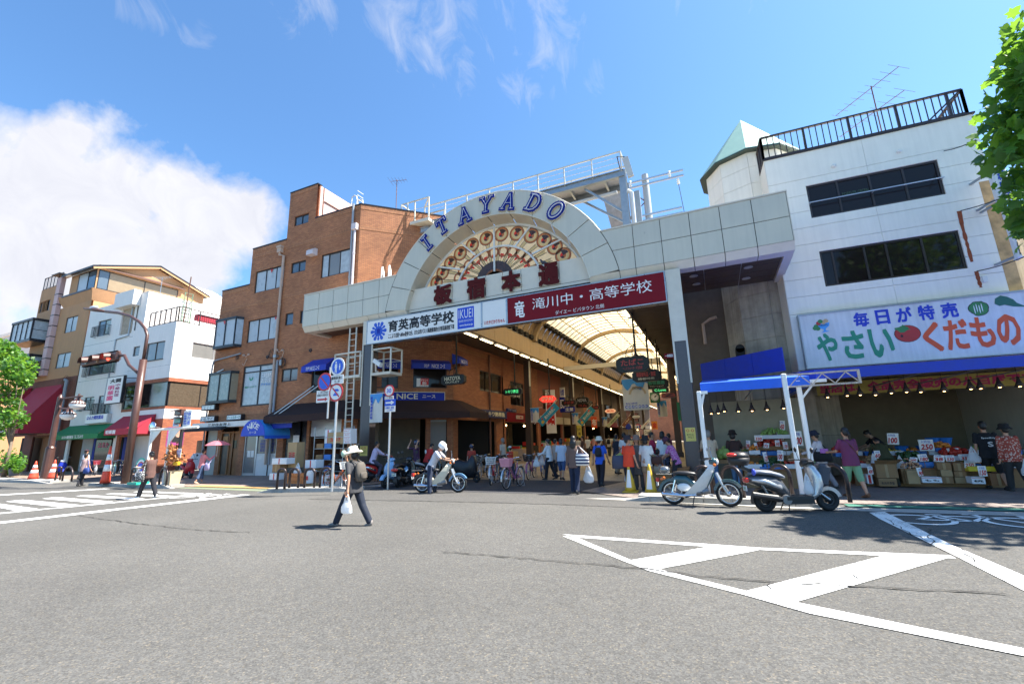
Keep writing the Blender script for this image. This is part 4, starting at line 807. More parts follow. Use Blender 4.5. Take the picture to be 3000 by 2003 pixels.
for i,ch in enumerate('NICE'):
 th=rad(32-i*21.5); x,y=cxn[0]-wn*.66*math.sin(th),cxn[1]+hn*.12+hn*.5*math.cos(th); f=Fr3(FB(x,y,1.514),FB.a*math.cos(th)+FB.b*math.sin(th),FB.b*math.cos(th)-FB.a*math.sin(th)); sz=hn*.16; text(ch,f,(-sz*(.35 if ch=='I' else .8),-sz,sz*(.35 if ch=='I' else .8),sz),M_TXW,t,.03,c=.004)
text('洋食屋',FB,(cxn[0]-.24,cxn[1]+hn*.76,cxn[0]+.24,cxn[1]+hn*.87),M_TXW,t,.01,c=1.518); text('ニース',FB,(cxn[0]-.27,cxn[1]+hn*.13,cxn[0]+.27,cxn[1]+hn*.27),M_TXW,t,.02,c=1.518)
for dx in (.75,1.25):
 B=MB(FB); B.tube([(cxn[0]+dx*.75,cxn[1]+hn*.9,1.3),(cxn[0]+dx*.75+1.9,cxn[1]+hn+1.7,.05)],.03,8); B.build('stay_rod',M_ALU,t)
t=thing('awning','low blue and grey awning to the right of the barrel canopy','awning',tuple(FB(-20.3,2.6,0))); B=MB(FB); B.prism([(-21.6,2.95,.05),(-21.6,2.72,1.1),(-21.6,2.7,1.1),(-21.6,2.9,.05)],(2.3,0,0)); B.build('cloth_top',M('grey_plastic_roof',(.5,.52,.52),.5,var=.1),t); B=MB(FB); B.box(-21.6,2.45,1.0,-19.5,2.68,1.02); B.build('valance',M_BLUEF,t)
def boxsign(fr,r,dep,s,tm,label,face=None,side=None,c0=.0,tx=(.08,.25,.92,.75),b=.02):
 t=thing('box_sign',label,'sign',tuple(fr(r[0],r[1],c0))); B=MB(fr); B.bbox(r[0],r[1],c0,r[2],r[3],c0+dep,.02); B.build('casing',side or M_FRAME,t); B=MB(fr); B.box(r[0]+.05,r[1]+.05,c0+dep,r[2]-.05,r[3]-.05,c0+dep+.006); B.build('face',face or M_SIGNW,t)
 w,h=r[2]-r[0],r[3]-r[1]; text(s,fr,(r[0]+w*tx[0],r[1]+h*tx[1],r[0]+w*tx[2],r[1]+h*tx[3]),tm,t,b,c=c0+dep+.009); return t
boxsign(FB,FB.rect(Z5(838,450),Z5(1000,505),.25),.25,'ビーンスターク',M_TXG,'small white box sign with green letters on the brick front above the fascia')
boxsign(FB,FB.rect(Z5(535,470),Z5(695,522),.25),.25,'いたやど',M_TXK,'small white box sign with black letters at the left brick corner')
t=boxsign(FB,FB.rect(Z5(550,338),Z5(700,392),.25),.25,'----',M_ALU,'dark framed empty sign with a red lamp on the left brick corner',face=M_GREY); a,b=FB.px(*Z5(598,320),.2); B=MB(FB); B.lathe([(.07,0),(.08,.08),(.05,.16),(.01,.18)],(a,b-.06,.15),12,(0,1,0)); B.build('red_lamp',M_TXR,t)
def antenna(name,label,base,h,boom,n,ang,m=M_GALV,pitch=0,two=False):
 t=thing(name,label,'antenna',tuple(base)); b=V(base); B=MB(); B.tube([b,b+V((0,0,h))],.022,6); B.build('mast',m,t)
 for q in range(2 if two else 1):
  zz=h*(.97-.33*q); d=V((math.cos(ang),math.sin(ang),0)); s=V((-d.y,d.x,0)); B=MB(); p0=b+V((0,0,zz))-d*boom*.4; p1=b+V((0,0,zz))+d*boom*.6; B.tube([p0,p1],.014,5)
  for i in range(n):
   c=p0.lerp(p1,i/(n-1)); L=.5*(.9-.5*i/(n-1))*(1.0 if not two else 1.1); B.tube([c-s*L,c+s*L],.007,4)
  B.build('boom',m,t)
 return t
antenna('roof_antenna','thin television antenna with red rods above the brick chamfer',(-16.0,19.2,HC),2.6,1.0,6,.3,M_RUST,two=False); antenna('roof_antenna','tilted television antenna on the brick roof beside the roof ladder',(-19.6,19.5,HC),1.7,1.5,7,1.2)
t=thing('roof_ladder','pair of white hooped handrails of the ladder behind the pink penthouse','ladder',(s3+.4,20,HC)); 
for y in (20.0,20.55):
 B=MB(); B.tube([(s3+.15,y,HC-.2),(s3+.15,y,h2+.5),(s3+.1,y,h2+.75),(s3-.1,y,h2+.85),(s3-.3,y,h2+.75),(s3-.35,y,h2)],.035,8); B.build('handrail',M_WHITE,t)
B=MB(); [B.bar((s3+.15,20.0,HC+.1+k*.3),(s3+.15,20.55,HC+.1+k*.3),.025) for k in range(12)]; B.build('rung',M_WHITE,t)
t=thing('roof_ladder','white ladder hoops standing on the left end of the gate','ladder',(-14.6,16.5,zt))
for x in (-14.75,-14.3):
 B=MB(); p=PY(*Z3(2000,1020),16.6); B.tube([(x,16.9,zt),(x,16.9,zt+1.15),(x+.1,16.7,zt+1.3),(x+.22,16.5,zt+1.2),(x+.24,16.45,zt)],.04,8); B.build('handrail',M_WHITE,t)
# right hand building with the green grocer
TH=rad(2.06); FR=Fr((0,17.8,0),TH); rb=thing('white_building','white three storey concrete building with a rooftop rail above the greengrocer','building',(6,19,0))
w1=FR.rect(*[R4(842,690),R4(1812,745)]); 
def wr(tl,br,tr,bl): 
 p=[FR.px(*R4(*q)) for q in (tl,br,tr,bl)]; return ((p[0][0]+p[3][0])/2,(p[1][1]+p[3][1])/2,(p[1][0]+p[2][0])/2,(p[0][1]+p[2][1])/2)
w1=wr((842,690),(1812,745),(1742,508),(885,910)); w2=wr((935,1140),(1960,1252),(1888,988),(980,1380))
x0=(FR.px(*R4(540,530))[0]+FR.px(2350,1085)[0])/2; x1=FR.px(*R4(1990,205))[0]; ztop=FR.px(*R4(1200,375))[1]; zs_t=FR.px(2640,880)[1]; zs_b=FR.px(2600,1062)[1]
joints=[zs_b]+[FR.px(*R4(*q))[1] for q in ((760,1540),(750,1400),(740,1278),(740,1155),(790,1040),(750,925),(740,812),(740,705),(740,622))]+[ztop]
joints=[3.62,5.60,6.22,6.86,7.5,8.13,8.77,9.4,10.04,10.68,ztop]
B=MB(FR); B.box(x0+.02,3.3,-9,x1,ztop-.02,-.15); B.box(x1+.0,0,-9,x1+.2,3.3,-.02); B.build('body',M_WALLW,rb)
xmid=(w1[0]+w1[2])/2
def cutrects(a0,b0,a1,b1,ops):
 xs=sorted({a0,a1,*[min(max(o[k],a0),a1) for o in ops for k in (0,2)]}); out=[]
 for i in range(len(xs)-1):
  c=(xs[i]+xs[i+1])/2; ys=[(b0,b1)]
  for o in ops:
   if o[0]<c<o[2]:
    n=[]
    for y0,y1 in ys:
     if o[3]<=y0 or o[1]>=y1: n.append((y0,y1)); continue
     if o[1]>y0: n.append((y0,o[1]))
     if o[3]<y1: n.append((o[3],y1))
    ys=n
  out+=[(xs[i],y0,xs[i+1],y1) for y0,y1 in ys if y1-y0>.015]
 return out
jj=.006
for i in range(len(joints)-1):
 for a0,a1 in ((x0,xmid),(xmid,x1)):
  for q in cutrects(a0+jj*.6,joints[i]+jj,a1-jj*.6,joints[i+1]-jj,[w1,w2]):
   B=MB(FR); B.box(q[0],q[1],-.14,q[2],q[3],0); B.build('panel',M_WALLW,rb)
B=MB(FR); B.box(x0,3.6,-.155,x1,ztop-.01,-.145); B.build('joint_backing',M('joint_grey',(.42,.41,.38),.9,var=.1),rb)
B=MB(FR); B.box(x0-.012,3.3,-9,x0-.002,ztop,-.0); B.build('side_wall',M_WALLW,rb); 
B=MB(FR); B.box(x0-.05,ztop,-.35,x1+.05,ztop+.06,.05); B.build('coping',M_BRONZE,rb)
window(FR,w1,rb,(.25,.5,.75),fm=M_BRONZE,fw=.07); window(FR,w2,rb,(.1,.34,.5,.75),fm=M_BRONZE,fw=.07)
B=MB(FR); z=FR.px(*R4(1300,722))[1]; B.tube([(w1[0]-.02,w1[1]+.55,.14),(w1[2]+.0,w1[1]+.55,.14)],.02,6); [B.bar((x,w1[1]+.55,-.05),(x,w1[1]+.55,.14),.02) for x in (w1[0]+.02,xmid,w1[2]-.02)]; B.build('guard_bar',M_ALU,rb)
text('FOREVER GREEN',FR,(w1[0]+(w1[2]-w1[0])*.28,w1[1]+.66,w1[0]+(w1[2]-w1[0])*.48,w1[1]+.78),M('faint_green_lettering',(.05,.10,.05),.5,var=0),rb,0,c=-.075)
B=MB(FR); railing(B,[(x0+.02,ztop+.06,-.2),(x1-.05,ztop+.06,-.2)],0,4) if False else None
B=MB(); p,q=FR(x0+.03,ztop+.06,-.12),FR(x1-.06,ztop+.06,-.12); r_=FR(x1-.06,ztop+.06,-3.5); l_=FR(x0+.03,ztop+.06,-2.5); railing(B,[tuple(l_),tuple(p),tuple(q),tuple(r_)],1.0,4,.055,.028,step=.2,low=.1)
e=FR(x1-1.2,ztop+.06,-.12); B.bar(tuple(e),tuple(q+V((0,0,1.0))),.05); B.build('roof_railing',M_BRONZE,rb)
for p in (R4(1482,456),R4(1033,556)): a,b=FR.px(*p); B=MB(FR); B.lathe([(.07,0),(.07,.06),(.04,.09)],(a,b,0),12,(0,0,1)); B.build('vent_cap',M_WHITE,rb)
def rust(f,pts,m):
 B=MB(f); rr=random.Random(len(B.v)+int(pts[0][0])); P=[f.px(*p) for p in pts]; 
 L=[];Rr=[]
 for i in range(len(P)-1):
  for k in range(6):
   t=k/6; x=P[i][0]+(P[i+1][0]-P[i][0])*t; y=P[i][1]+(P[i+1][1]-P[i][1])*t; w=.05*(1-.5*(i+t)/len(P))+rr.uniform(-.012,.02); L.append((x-w,y,.004)); Rr.append((x+w,y,.004))
 for i in range(len(L)-1): B.quad(L[i+1],Rr[i+1],Rr[i],L[i])
 return B.build('rust_stain',m,rb)
M_ST=M('rust_stain',(.30,.07,.025),.8,var=.35,vs=12)
rust(FR,[R4(1895,862),R4(1915,960),R4(1950,1090),R4(1990,1235)],M_ST); rust(FR,[R4(2012,1275),R4(2030,1340),R4(2048,1395)],M_ST)
B=MB(FR); B.box(x1-.32,5.55,.001,x1+.0,9.3,.004); B.build('rust_stain',M('orange_stain',(.52,.33,.15),.8,var=.5,vs=2.2),rb)
a,b=FR.px(*R4(2067,1330)); B=MB(FR); B.box(a-.06,b-.1,0,a+.06,b+.1,.06); B.build('meter_box',M_WHITE,rb)
sb=thing('sign_board','wide pale signboard with painted fruit and vegetables and green and orange letters','sign',tuple(FR(6,4.5,0)))
Z8=lambda x,y:(2330+x*.28523,850+y*.28523)
sx0=FR.px(*Z8(80,520),.25)[0]; sz0=FR.px(*Z8(1200,722),.25)[1]; sz1=FR.px(*Z8(1200,140),.25)[1]; sx1=10.2
B=MB(FR); B.box(sx0,sz0,.02,sx1,sz1,.25); B.build('board',M('pale_sign_board',(.70,.70,.68),.5,var=.10,vs=1.2,streak=.12),sb)
B=MB(FR)
for q in ((sx0-.03,sz0-.03,sx1,sz0),(sx0-.03,sz1,sx1,sz1+.05),(sx0-.03,sz0,sx0,sz1)): B.box(q[0],q[1],.02,q[2],q[3],.28)
B.build('frame',M_GALV,sb)
def sp(x,y): return FR.px(*Z8(x,y),.255)
for ch,(x,y,w,h) in zip('毎日が特売',((675,300,165,120),(895,275,150,135),(1115,250,170,125),(1345,228,180,130),(1583,205,185,130))):
 p,q=sp(x-w/2,y-h*.36+w*.06),sp(x+w/2,y+h*.36-w*.05); c=sp(x,y); W2=abs(q[0]-p[0])/2; hz=.30*(c[0]*0+1); text(ch,FR,(c[0]-W2,c[1]-.23,c[0]+W2,c[1]+.23),M_TXB,sb,.035,c=.256)
for ch,(x,y,w,h) in zip('やさい',((330,580,205,250),(600,555,215,240),(885,535,235,230))):
 c=sp(x,y); W2=abs(sp(x+w/2,y)[0]-sp(x-w/2,y)[0])/2; text(ch,FR,(c[0]-W2,c[1]-.46,c[0]+W2,c[1]+.44),M_TXG,sb,.03,c=.256)
for ch,(x,y,w,h) in zip('くだもの',((1405,480,180,270),(1658,455,240,290),(1922,430,235,280),(2190,405,235,270))):
 c=sp(x,y); W2=abs(sp(x+w/2,y)[0]-sp(x-w/2,y)[0])/2; text(ch,FR,(c[0]-W2,c[1]-.45,c[0]+W2,c[1]+.45),M_TXO,sb,.03,c=.256)
def blobf(f,c,rx,ry,m,name,n=20,j=.0,z=.256,seed=0,par=sb):
 rr=random.Random(seed); B=MB(f); B.quad(*[(c[0]+rx*(1+rr.uniform(-j,j))*math.cos(t),c[1]+ry*(1+rr.uniform(-j,j))*math.sin(t),z) for t in np.linspace(0,2*math.pi,n,endpoint=False)]); return B.build(name,m,par)
M_TOM=M('painted_tomato',(.50,.03,.03),.5,var=.15,vs=6); M_LEAFP=M('painted_leaf',(.04,.22,.07),.5,var=.2,vs=8)
c=sp(1152,445); blobf(FR,c,.34,.28,M_TXK,'tomato_outline',z=.2555); blobf(FR,c,.325,.265,M_TOM,'painted_tomato',z=.2565); c=sp(1110,395); blobf(FR,c,.17,.10,M_LEAFP,'painted_leaf',12,.5,.258,3); blobf(FR,sp(1095,470),.035,.045,M_TXK,'tomato_spot',z=.258)
c=sp(1882,185); blobf(FR,c,.24,.23,M_TXK,'cabbage_outline',22,.08,.2555,5); blobf(FR,c,.22,.21,M_LEAFP,'painted_cabbage',22,.09,.2565,5)
for k in range(4): blobf(FR,(c[0]-.1+k*.06,c[1]-.03+.04*(k%2)),.012,.14,M_TXW,'cabbage_vein',8,0,.2575)
c=sp(2180,120); B=MB(FR); B.quad(*[(c[0]+x,c[1]+y,.2562) for x,y in ((-.3,-.02),(-.26,.14),(-.12,.22),(.02,.16),(.14,.06),(.2,-.06),(.36,-.18),(.42,-.28),(.34,-.2),(.1,-.16),(-.08,-.08),(-.2,-.1))]); B.build('painted_greens',M('painted_dark_leaf',(.02,.14,.10),.5,var=.15),sb)
c=sp(285,365); B=MB(FR); B.quad(*[(c[0]+x,c[1]+y,.2565) for x,y in ((-.18,.06),(-.1,-.08),(.0,-.12),(-.02,-.2),(-.1,-.24),(.16,-.2),(.06,-.17),(.06,-.11),(.17,-.02),(.2,.1))]); B.build('painted_bowl',M('painted_blue',(.08,.36,.75),.5,var=0),sb)
for k,(dx,dy,m_) in enumerate(((-.2,0,M_LEAFP),(-.24,-.06,M_LEAFP),(-.16,-.08,M_LEAFP),(-.12,.1,M_TOM),(.02,.12,M('painted_tan',(.55,.36,.2),.5,var=0)),(.1,.16,M('painted_tan',(.55,.36,.2))),(-.06,.16,M_LEAFP))): blobf(FR,(c[0]+dx,c[1]+dy),.07,.07,m_,'painted_fruit',12,.05,.2570+.0004*k)
text('FRUITS',FR,(c[0]-.1,c[1]-.02,c[0]+.13,c[1]+.05),M_TXK,sb,.01,c=.2615)
tw=thing('stair_tower','round cornered concrete stair tower with a pale green pyramid roof','tower',(2.6,20.8,0))
tc_=V((2.6,20.8,0)); ze,za=13.05,15.75; n=10; TA=[rad(-96+36*k) for k in range(n)]
for k in range(n):
 a,b=TA[k],TA[(k+1)%n]; 
 for z0,z1,m_ in [(0,1.4,M_TOWER),(1.4,2.8,M_TOWER),(2.8,4.2,M_TOWER),(4.2,5.1,M_TOWER),(5.1,6.0,M_TOWER),(6.0,6.9,M_TOWER),(6.9,7.8,M_TOWER)]+[(7.8+i*.75,7.8+(i+1)*.75,M_WALLW) for i in range(7)]:
  p=[tc_+V((1.8*math.cos(t),1.8*math.sin(t),0)) for t in (a,b)]; q=[tc_+V((1.72*math.cos(t),1.72*math.sin(t),0)) for t in (a,b)]; B=MB(); e=.006; d=(p[1]-p[0]).normalized()*e; B.add([(*(p[0]+d)[:2],z0+e),(*(p[1]-d)[:2],z0+e),(*(p[1]-d)[:2],z1-e),(*(p[0]+d)[:2],z1-e),(*q[0][:2],z0+e),(*q[1][:2],z0+e),(*q[1][:2],z1-e),(*q[0][:2],z1-e)],[(0,1,2,3),(7,6,5,4),(1,0,4,5),(3,2,6,7),(0,3,7,4),(2,1,5,6)]); B.build('wall_panel',m_,tw)
B=MB(); B.lathe([(1.7,0),(1.7,ze)],(2.6,20.8,0),10); B.build('core',M('joint_dark',(.12,.11,.1),.9,var=0),tw)
for k in range(n):
 a,b=TA[k],TA[(k+1)%n]; p=[tc_+V((2.05*math.cos(t),2.05*math.sin(t),ze)) for t in (a,b)]; B=MB(); top=tc_+V((0,0,za))
 B.add([tuple(p[0]),tuple(p[1]),tuple(top),tuple(p[0]-V((0,0,.1))),tuple(p[1]-V((0,0,.1)))],[(0,1,2),(3,4,1,0)]); B.build('roof_face',M_COPPER,tw)
 B=MB(); i0=[tc_+V((1.8*math.cos(t),1.8*math.sin(t),ze-.1)) for t in (a,b)]; B.quad(tuple(p[0]-V((0,0,.1))),tuple(i0[0]),tuple(i0[1]),tuple(p[1]-V((0,0,.1)))); B.bar(tuple(p[0]-V((0,0,.07))),tuple(p[1]-V((0,0,.07))),.05,.05); B.build('eave',M('dark_green_eave',(.04,.06,.05),.6,var=.2),tw)
B=MB(); p=PY(2165,1000,18.9); B.pxy([(p.x-.16,18.85),(p.x+.16,18.85),(p.x+.16,19.2),(p.x-.16,19.2)],3.9,4.75); B.lathe([(.16,0),(.16,.35)],(p.x,18.85,4.75),16,(0,1,0)); B.build('arched_opening',M_DARK,tw)
B=MB(); B.pxy([(-1.0,21.2),(.9,20.9),(.9,24),(-1.2,24)],0,9.0); B.pxy([(-1.6,24),(9,24),(9,90),(-1.6,90)],0,8.6); o=B.build('row_of_shops',M('shop_row_wall',(.16,.12,.09),.8,var=.2),None); tag(o,'plain brown back wall of the shops along the right side of the arcade','building')
B=MB(); B.tube([(-.05,20.75,5.4),(-.05,20.75,6.3),(.25,20.6,6.45),(.5,20.4,6.45)],.07,8); B.build('drain_pipe',M_PIPE,tw)
antenna('roof_antenna','large rusty twin boom television antenna on the white building roof',tuple(FR(7.15,ztop,-1.6)),3.1,2.6,9,2.2,M_RUST,two=True)
def wire(pts,r=.012,label='',n=8,sag=.05,m=M_BLACK,name='overhead_wire'):
 p,q=V(pts[0]),V(pts[1]); B=MB(); B.tube([p.lerp(q,t)-V((0,0,sag*4*t*(1-t))) for t in np.linspace(0,1,n)],r,5); return tag(B.build(name,m),label,'wire')
for i,(p,l,q) in enumerate(((R4(1790,452),'stay wire near the top of the white wall',R4(2010,375)),(R4(1905,862),'upper stay wire leading to the signs from the rust stain',R4(2330,715)),(R4(2015,1275),'lower stay wire leading from the short rust stain',R4(2380,1160)))):
 a=FR(*FR.px(*p),.02); b=FR(*FR.px(*q,1.4),1.4); wire((a,b),.016,'black '+l)
# buildings on the left
Z1=lambda x,y:(x*.25543,740+y*.25543); ZL=lambda x,y:(x*.25543,1080+y*.25543); ZK=lambda x,y:(x*.30612,960+y*.30612)
FL=Fr((0,18,0)); XK=-34.5; FX=Fr((XK,18,0),rad(90))
cb=thing('corner_building','white panelled corner building with red brick bands and a roof deck at the alley','building',(-38,18,0))
xl=FL.px(355,1200)[0]; ht=FL.px(518,941)[1]; bt=FL.px(*Z1(1930,1430))[1]; bb=FL.px(*ZL(1890,440))[1]; wt=bb-.1
z_b1=FL.px(*ZL(1925,98))[1]; z_w1=FL.px(*ZL(1925,140))[1]; z_w0=FL.px(*ZL(1890,425))[1]; z_b0=FL.px(*ZL(1885,455))[1]; z_p=FL.px(*ZL(1860,570))[1]
winA=FL.rect(Z1(1690,1045),Z1(1868,1215)); winB=FL.rect(Z1(1535,1082),Z1(1590,1178)); strip=(xl+.1,z_w0,XK-.12,z_w1)
gopen=(xl+.4,0,XK-1.3,2.5)
wall(FL,[(xl,z_b1,XK,ht)],[winA,winB],M_WALLB,cb); M_RB=M_REDB
wall(FL,[(xl,z_w1,XK,z_b1),(xl,z_b0,XK,z_w0)],[],M_RB,cb); wall(FL,[(xl,z_p,XK,z_b0)],[],M_WALLB,cb); wall(FL,[(xl,0,XK,z_p)],[gopen],M_RB,cb)
window(FL,strip,cb,(.33,.62),fm=M_FRAMEB,pm=[M_GDARK,M_GDARK,M_GREY]); window(FL,winA,cb,(.5,),pm=M_GREY,sill=True); window(FL,winB,cb,(),pm=M_GREY)
winS=FX.rect(Z1(2215,1025),Z1(2349,1220)); winS=(winS[0],winS[1],winS[0]+3.2,winS[3]); sx=(.12,z_w0,6.0,z_w1)
wall(FX,[(0,z_b1,9,ht)],[winS],M_WALLB,cb); wall(FX,[(0,z_w1,9,z_b1),(0,z_b0,9,z_w0),(6.0,z_w0,9,z_w1)],[],M_RB,cb); wall(FX,[(0,z_p,9,z_b0)],[],M_WALLB,cb); wall(FX,[(0,0,9,z_p)],[(2.4,0,4.4,2.1)],M_RB,cb)
window(FX,winS,cb,(.5,),pm=M_GREY,fm=M_ALU); window(FX,sx,cb,(.36,.70),fm=M_FRAMEB,pm=[M('brown_curtain_glass',(.11,.085,.06),.15,var=.3,vs=9),M('brown_curtain_glass',(.11,.085,.06)),M_GREY]); 
B=MB(); B.box(xl+.02,18.142,2.55,XK-.142,27,ht-.02); B.box(xl+.02,19.2,0,XK-2.2,27,2.55); B.build('body',M_WALLB,cb)
for i in range(1,8):
 B=MB(FX); B.box(i*1.15,z_b1,.001,i*1.15+.012,ht,.003); B.build('panel_joint',M_GREY,cb)
for z in (z_b1+.9,): B=MB(FL); B.box(xl,z,.001,XK,z+.012,.003); B.build('panel_joint',M_GREY,cb); B=MB(FX); B.box(0,z,.001,9,z+.012,.003); B.build('panel_joint',M_GREY,cb)
B=MB(); railing(B,[(xl+1.8,18.1,ht),(XK-.05,18.1,ht),(XK-.05,26,ht)],1.15,5,.05,.022,step=.16); B.build('roof_railing',M_BRONZE,cb)
pl,pr=FL.px(*Z1(1578,700))[0],FL.px(*Z1(1665,700))[0]; ph=FL.px(*Z1(1680,455))[1]
B=MB(); B.box(pl,18.02,ht-.01,pr,27,ph); B.box(pl-.03,18.0,ph,pr+.03,27,ph+.05); B.build('stair_head',M_WALLB,cb)
B=MB(); B.box(pr+.3,24,ht,XK-2,26.5,ht+2.2); B.build('roof_shed',M_BLACKF,cb)
B=MB(); 
for y in (20.5,21.1): B.bar((pr+.12,y,ht),(pr+.12,y,ph+.7),.05)
for k in range(12): B.bar((pr+.12,20.5,ht+.3+k*.3),(pr+.12,21.1,ht+.3+k*.3),.03)
B.build('roof_ladder',M('green_paint_steel',(.12,.2,.12),.5,var=.1),cb)
B=MB(); B.tube([(XK-.3,18.6,ht),(XK-.1,18.6,ht+3.6)],.035,6); B.build('mast',M_RUST,cb)
B=MB(); B.box(XK-.7,19.5,ht+.5,XK-.2,22,ht+.95); B.build('red_tray',M_REDF,cb)
antenna('roof_antenna','small television antenna on the roof of the white corner building near the mast',(XK-.4,21.5,ht),2.5,1.6,5,.2); antenna('roof_antenna','television antenna above the white stair head of the corner building',(pl+.6,19,ph),1.6,1.3,6,.3)
t=awning(FL,xl+.5,z_p-1.0,xl+4.6,z_p+.35,1.0,.42,M_REDF,'small bright red restaurant awning on the corner building behind the lamp post',[('明華園',.05,.35,.03)])
t=thing('hanging_sign','tall white hanging sign with pink characters on the white wall','sign',tuple(FL(FL.px(*ZL(1310,250),.9)[0],6,.9)))
r=FL.rect(ZL(1240,98),ZL(1375,392),.9); fs=FL.at(r[0],r[1],.9); w,h=r[2]-r[0],r[3]-r[1]
B=MB(fs); B.bbox(0,0,-.18,w,h,.0,.02); B.build('casing',M_FRAMEB,t); B=MB(fs); B.box(.06,.06,0,w-.06,h-.06,.008); B.build('face',M_SIGNW,t)
vtext('明華園',fs,(w*.15,h*.12,w*.5,h*.68),M('pink_lettering',(.7,.06,.2),.5,var=0),t,.03,c=.012); vtext('中華料理',fs,(w*.58,h*.24,w*.85,h*.72),M('plum_lettering',(.3,.03,.12),.5,var=0),t,.02,c=.012); text('大関',fs,(w*.2,h*.76,w*.85,h*.9),M_TXK,t,.04,c=.012)
B=MB(fs); B.bar((w,h*.9,-.1),(w+.8,h*.9,-.85),.05); B.bar((w,h*.1,-.1),(w+.8,h*.1,-.85),.05); B.build('bracket',M_BRONZE,t)
r=FX.rect(ZL(1825,840),ZL(1905,950)); r=(r[0],r[1],r[0]+1.1,r[3]); r=(.35,1.75,1.45,3.05)
t=thing('election_poster','purple portrait poster on the brick side wall by the alley','poster',tuple(FX(r[0],r[1],.01))); B=MB(FX); B.box(r[0],r[1],.004,r[2],r[3],.012); B.build('paper',M('poster_purple',(.34,.06,.20),.5,var=.4,vs=3),t); B=MB(FX); B.box(r[0]+.35,r[1]+.25,.0125,r[2]-.1,r[3]-.35,.014); B.build('suit_print',M_TXK,t); blobf(FX,(r[0]+.72,r[1]+.85),.2,.26,M('face_print',(.5,.3,.22),.5,var=.1),'face_print',par=t,z=.016); blobf(FX,(r[0]+.72,r[1]+1.04),.21,.13,M_TXK,'hair_print',par=t,z=.0155)
ph_=thing('pharmacy_building','narrow bluish white building with black balconettes and a green pharmacy awning','building',(-43,18,0))
x0p=FL.px(212,1200)[0]; x1p=xl; hp=FL.px(*Z1(1250,605))[1]; 
pw=[FL.rect(Z1(1135,790),Z1(1250,935)),FL.rect(Z1(1045,1175),Z1(1310,1370)),FL.rect(ZL(975,330),ZL(1055,470)),FL.rect(ZL(1135,310),ZL(1250,505))]
niche=FL.rect(Z1(1410,655),Z1(1505,920)); gp=[(x0p+.4,0,x1p-.4,2.75)]
wall(FL,[(x0p,0,x1p,hp)],pw+gp+[niche],M_WALLB,ph_); B=MB(); B.box(x0p+.01,18.142,2.8,x1p-.01,27,hp-.02); B.box(x0p+.01,19.4,0,x1p-.01,27,2.8); B.build('body',M_WALLB,ph_)
for r in pw: window(FL,r,ph_,(.5,),fm=M_FRAMEB,pm=[M_GBLUE,M_FROSTG])
for r in pw:
 B=MB(FL); e=.12; 
 for zz_ in (r[1]-.05,r[1]+.75): B.bar((r[0]-e,zz_,.0),(r[0]-e,zz_,.32),.035); B.bar((r[2]+e,zz_,0),(r[2]+e,zz_,.32),.035); B.bar((r[0]-e,zz_,.32),(r[2]+e,zz_,.32),.035)
 nb=int((r[2]-r[0]+.24)/.11)
 for k in range(nb+1): x=r[0]-e+(r[2]-r[0]+2*e)*k/nb; B.bar((x,r[1]-.05,.32),(x,r[1]+.75,.32),.018)
 for k in range(3): B.bar((r[0]-e,r[1]-.05,.08*k),(r[0]-e,r[1]+.75,.08*k),.018); B.bar((r[2]+e,r[1]-.05,.08*k),(r[2]+e,r[1]+.75,.08*k),.018)
 B.build('balconette',M_BLACK,ph_)
B=MB(FL); B.box(niche[0],niche[1],-.12,niche[2],niche[3],-.1); B.build('niche_wall',M('dirty_cream',(.4,.33,.25),.8,var=.3,vs=3),ph_); B=MB(FL); B.box(niche[0]-.3,niche[3],.0,niche[2]+.6,niche[3]+1.2,.5); B.build('roof_box',M_WALLB,ph_); B=MB(FL); B.tube([(niche[2]-.25,niche[3],.05),(niche[2]-.25,niche[1]-.2,.05),(niche[0]-.2,niche[1]-.3,.05),(niche[0]-.5,niche[1]-6,.05)],.05,6); B.build('drain_pipe',M_GALV,ph_)
for z in (FL.px(*Z1(1200,1030))[1],FL.px(*ZL(1100,125))[1]): B=MB(FL); B.box(x0p,z,.001,x1p,z+.025,.004); B.build('panel_joint',M_GREY,ph_)
awning(FL,x0p+.15,2.45,x1p-.1,3.55,1.1,.35,M_GREENF,'dark green pharmacy awning with white characters',[('はるか調剤薬局',.28,.52,.02),('TEL.735-8193',.54,.72,.01)])
boxsign(FL,FL.rect(ZL(985,530),ZL(1215,615),.3),.3,'はるか調剤薬局',M_TXB,'pale box sign with blue pharmacy characters above the green awning',side=M_ALU,tx=(.08,.42,.84,.85),b=.03)
B=MB(FL); 
for k,(a,b,m_) in enumerate(((x0p+.4,x0p+2.0,M('pale_shop_panel',(.45,.46,.46),.6,var=.1)),(x0p+2.1,x0p+2.4,M_SIGNB),(x0p+2.5,x0p+4.7,M_GDARK),(x0p+4.8,x0p+6.3,M_DARK),(x0p+6.4,x0p+6.9,M_SIGNB))):
 B=MB(FL); B.box(a,0,-.9,b,2.7,-.85); B.build('shop_panel',m_,ph_)
text('はるか',FL,(x0p+2.9,1.8,x0p+4.4,2.2),M('pink_lettering',(.7,.06,.2)),ph_,.02,c=-.83)
FT=Fr((0,18.3,0)); tan=thing('tan_building','tall tan rendered building with black bay windows and a gabled top storey','building',(-52,18,0))
xt1=FT.px(228,1100)[0]; xt0=FT.px(*Z1(405,800))[0]; hT=FT.px(*Z1(990,560))[1]; 
hle=FT.px(*Z1(500,430))[1]
tw_=[FT.rect(Z1(765,750),Z1(865,895)),FT.rect(Z1(660,1165),Z1(785,1305)),FT.rect(Z1(460,575),Z1(485,685)),FT.rect(Z1(492,562),Z1(520,672)),FT.rect(Z1(528,548),Z1(555,660))]
zbr=FT.px(*Z1(680,1440))[1]; xm=FT.px(*Z1(470,1560))[0]
tg=[(xt0+.2,0,xt0+2.6,3.0),(xm+.3,0,xt1-2.2,2.9)]
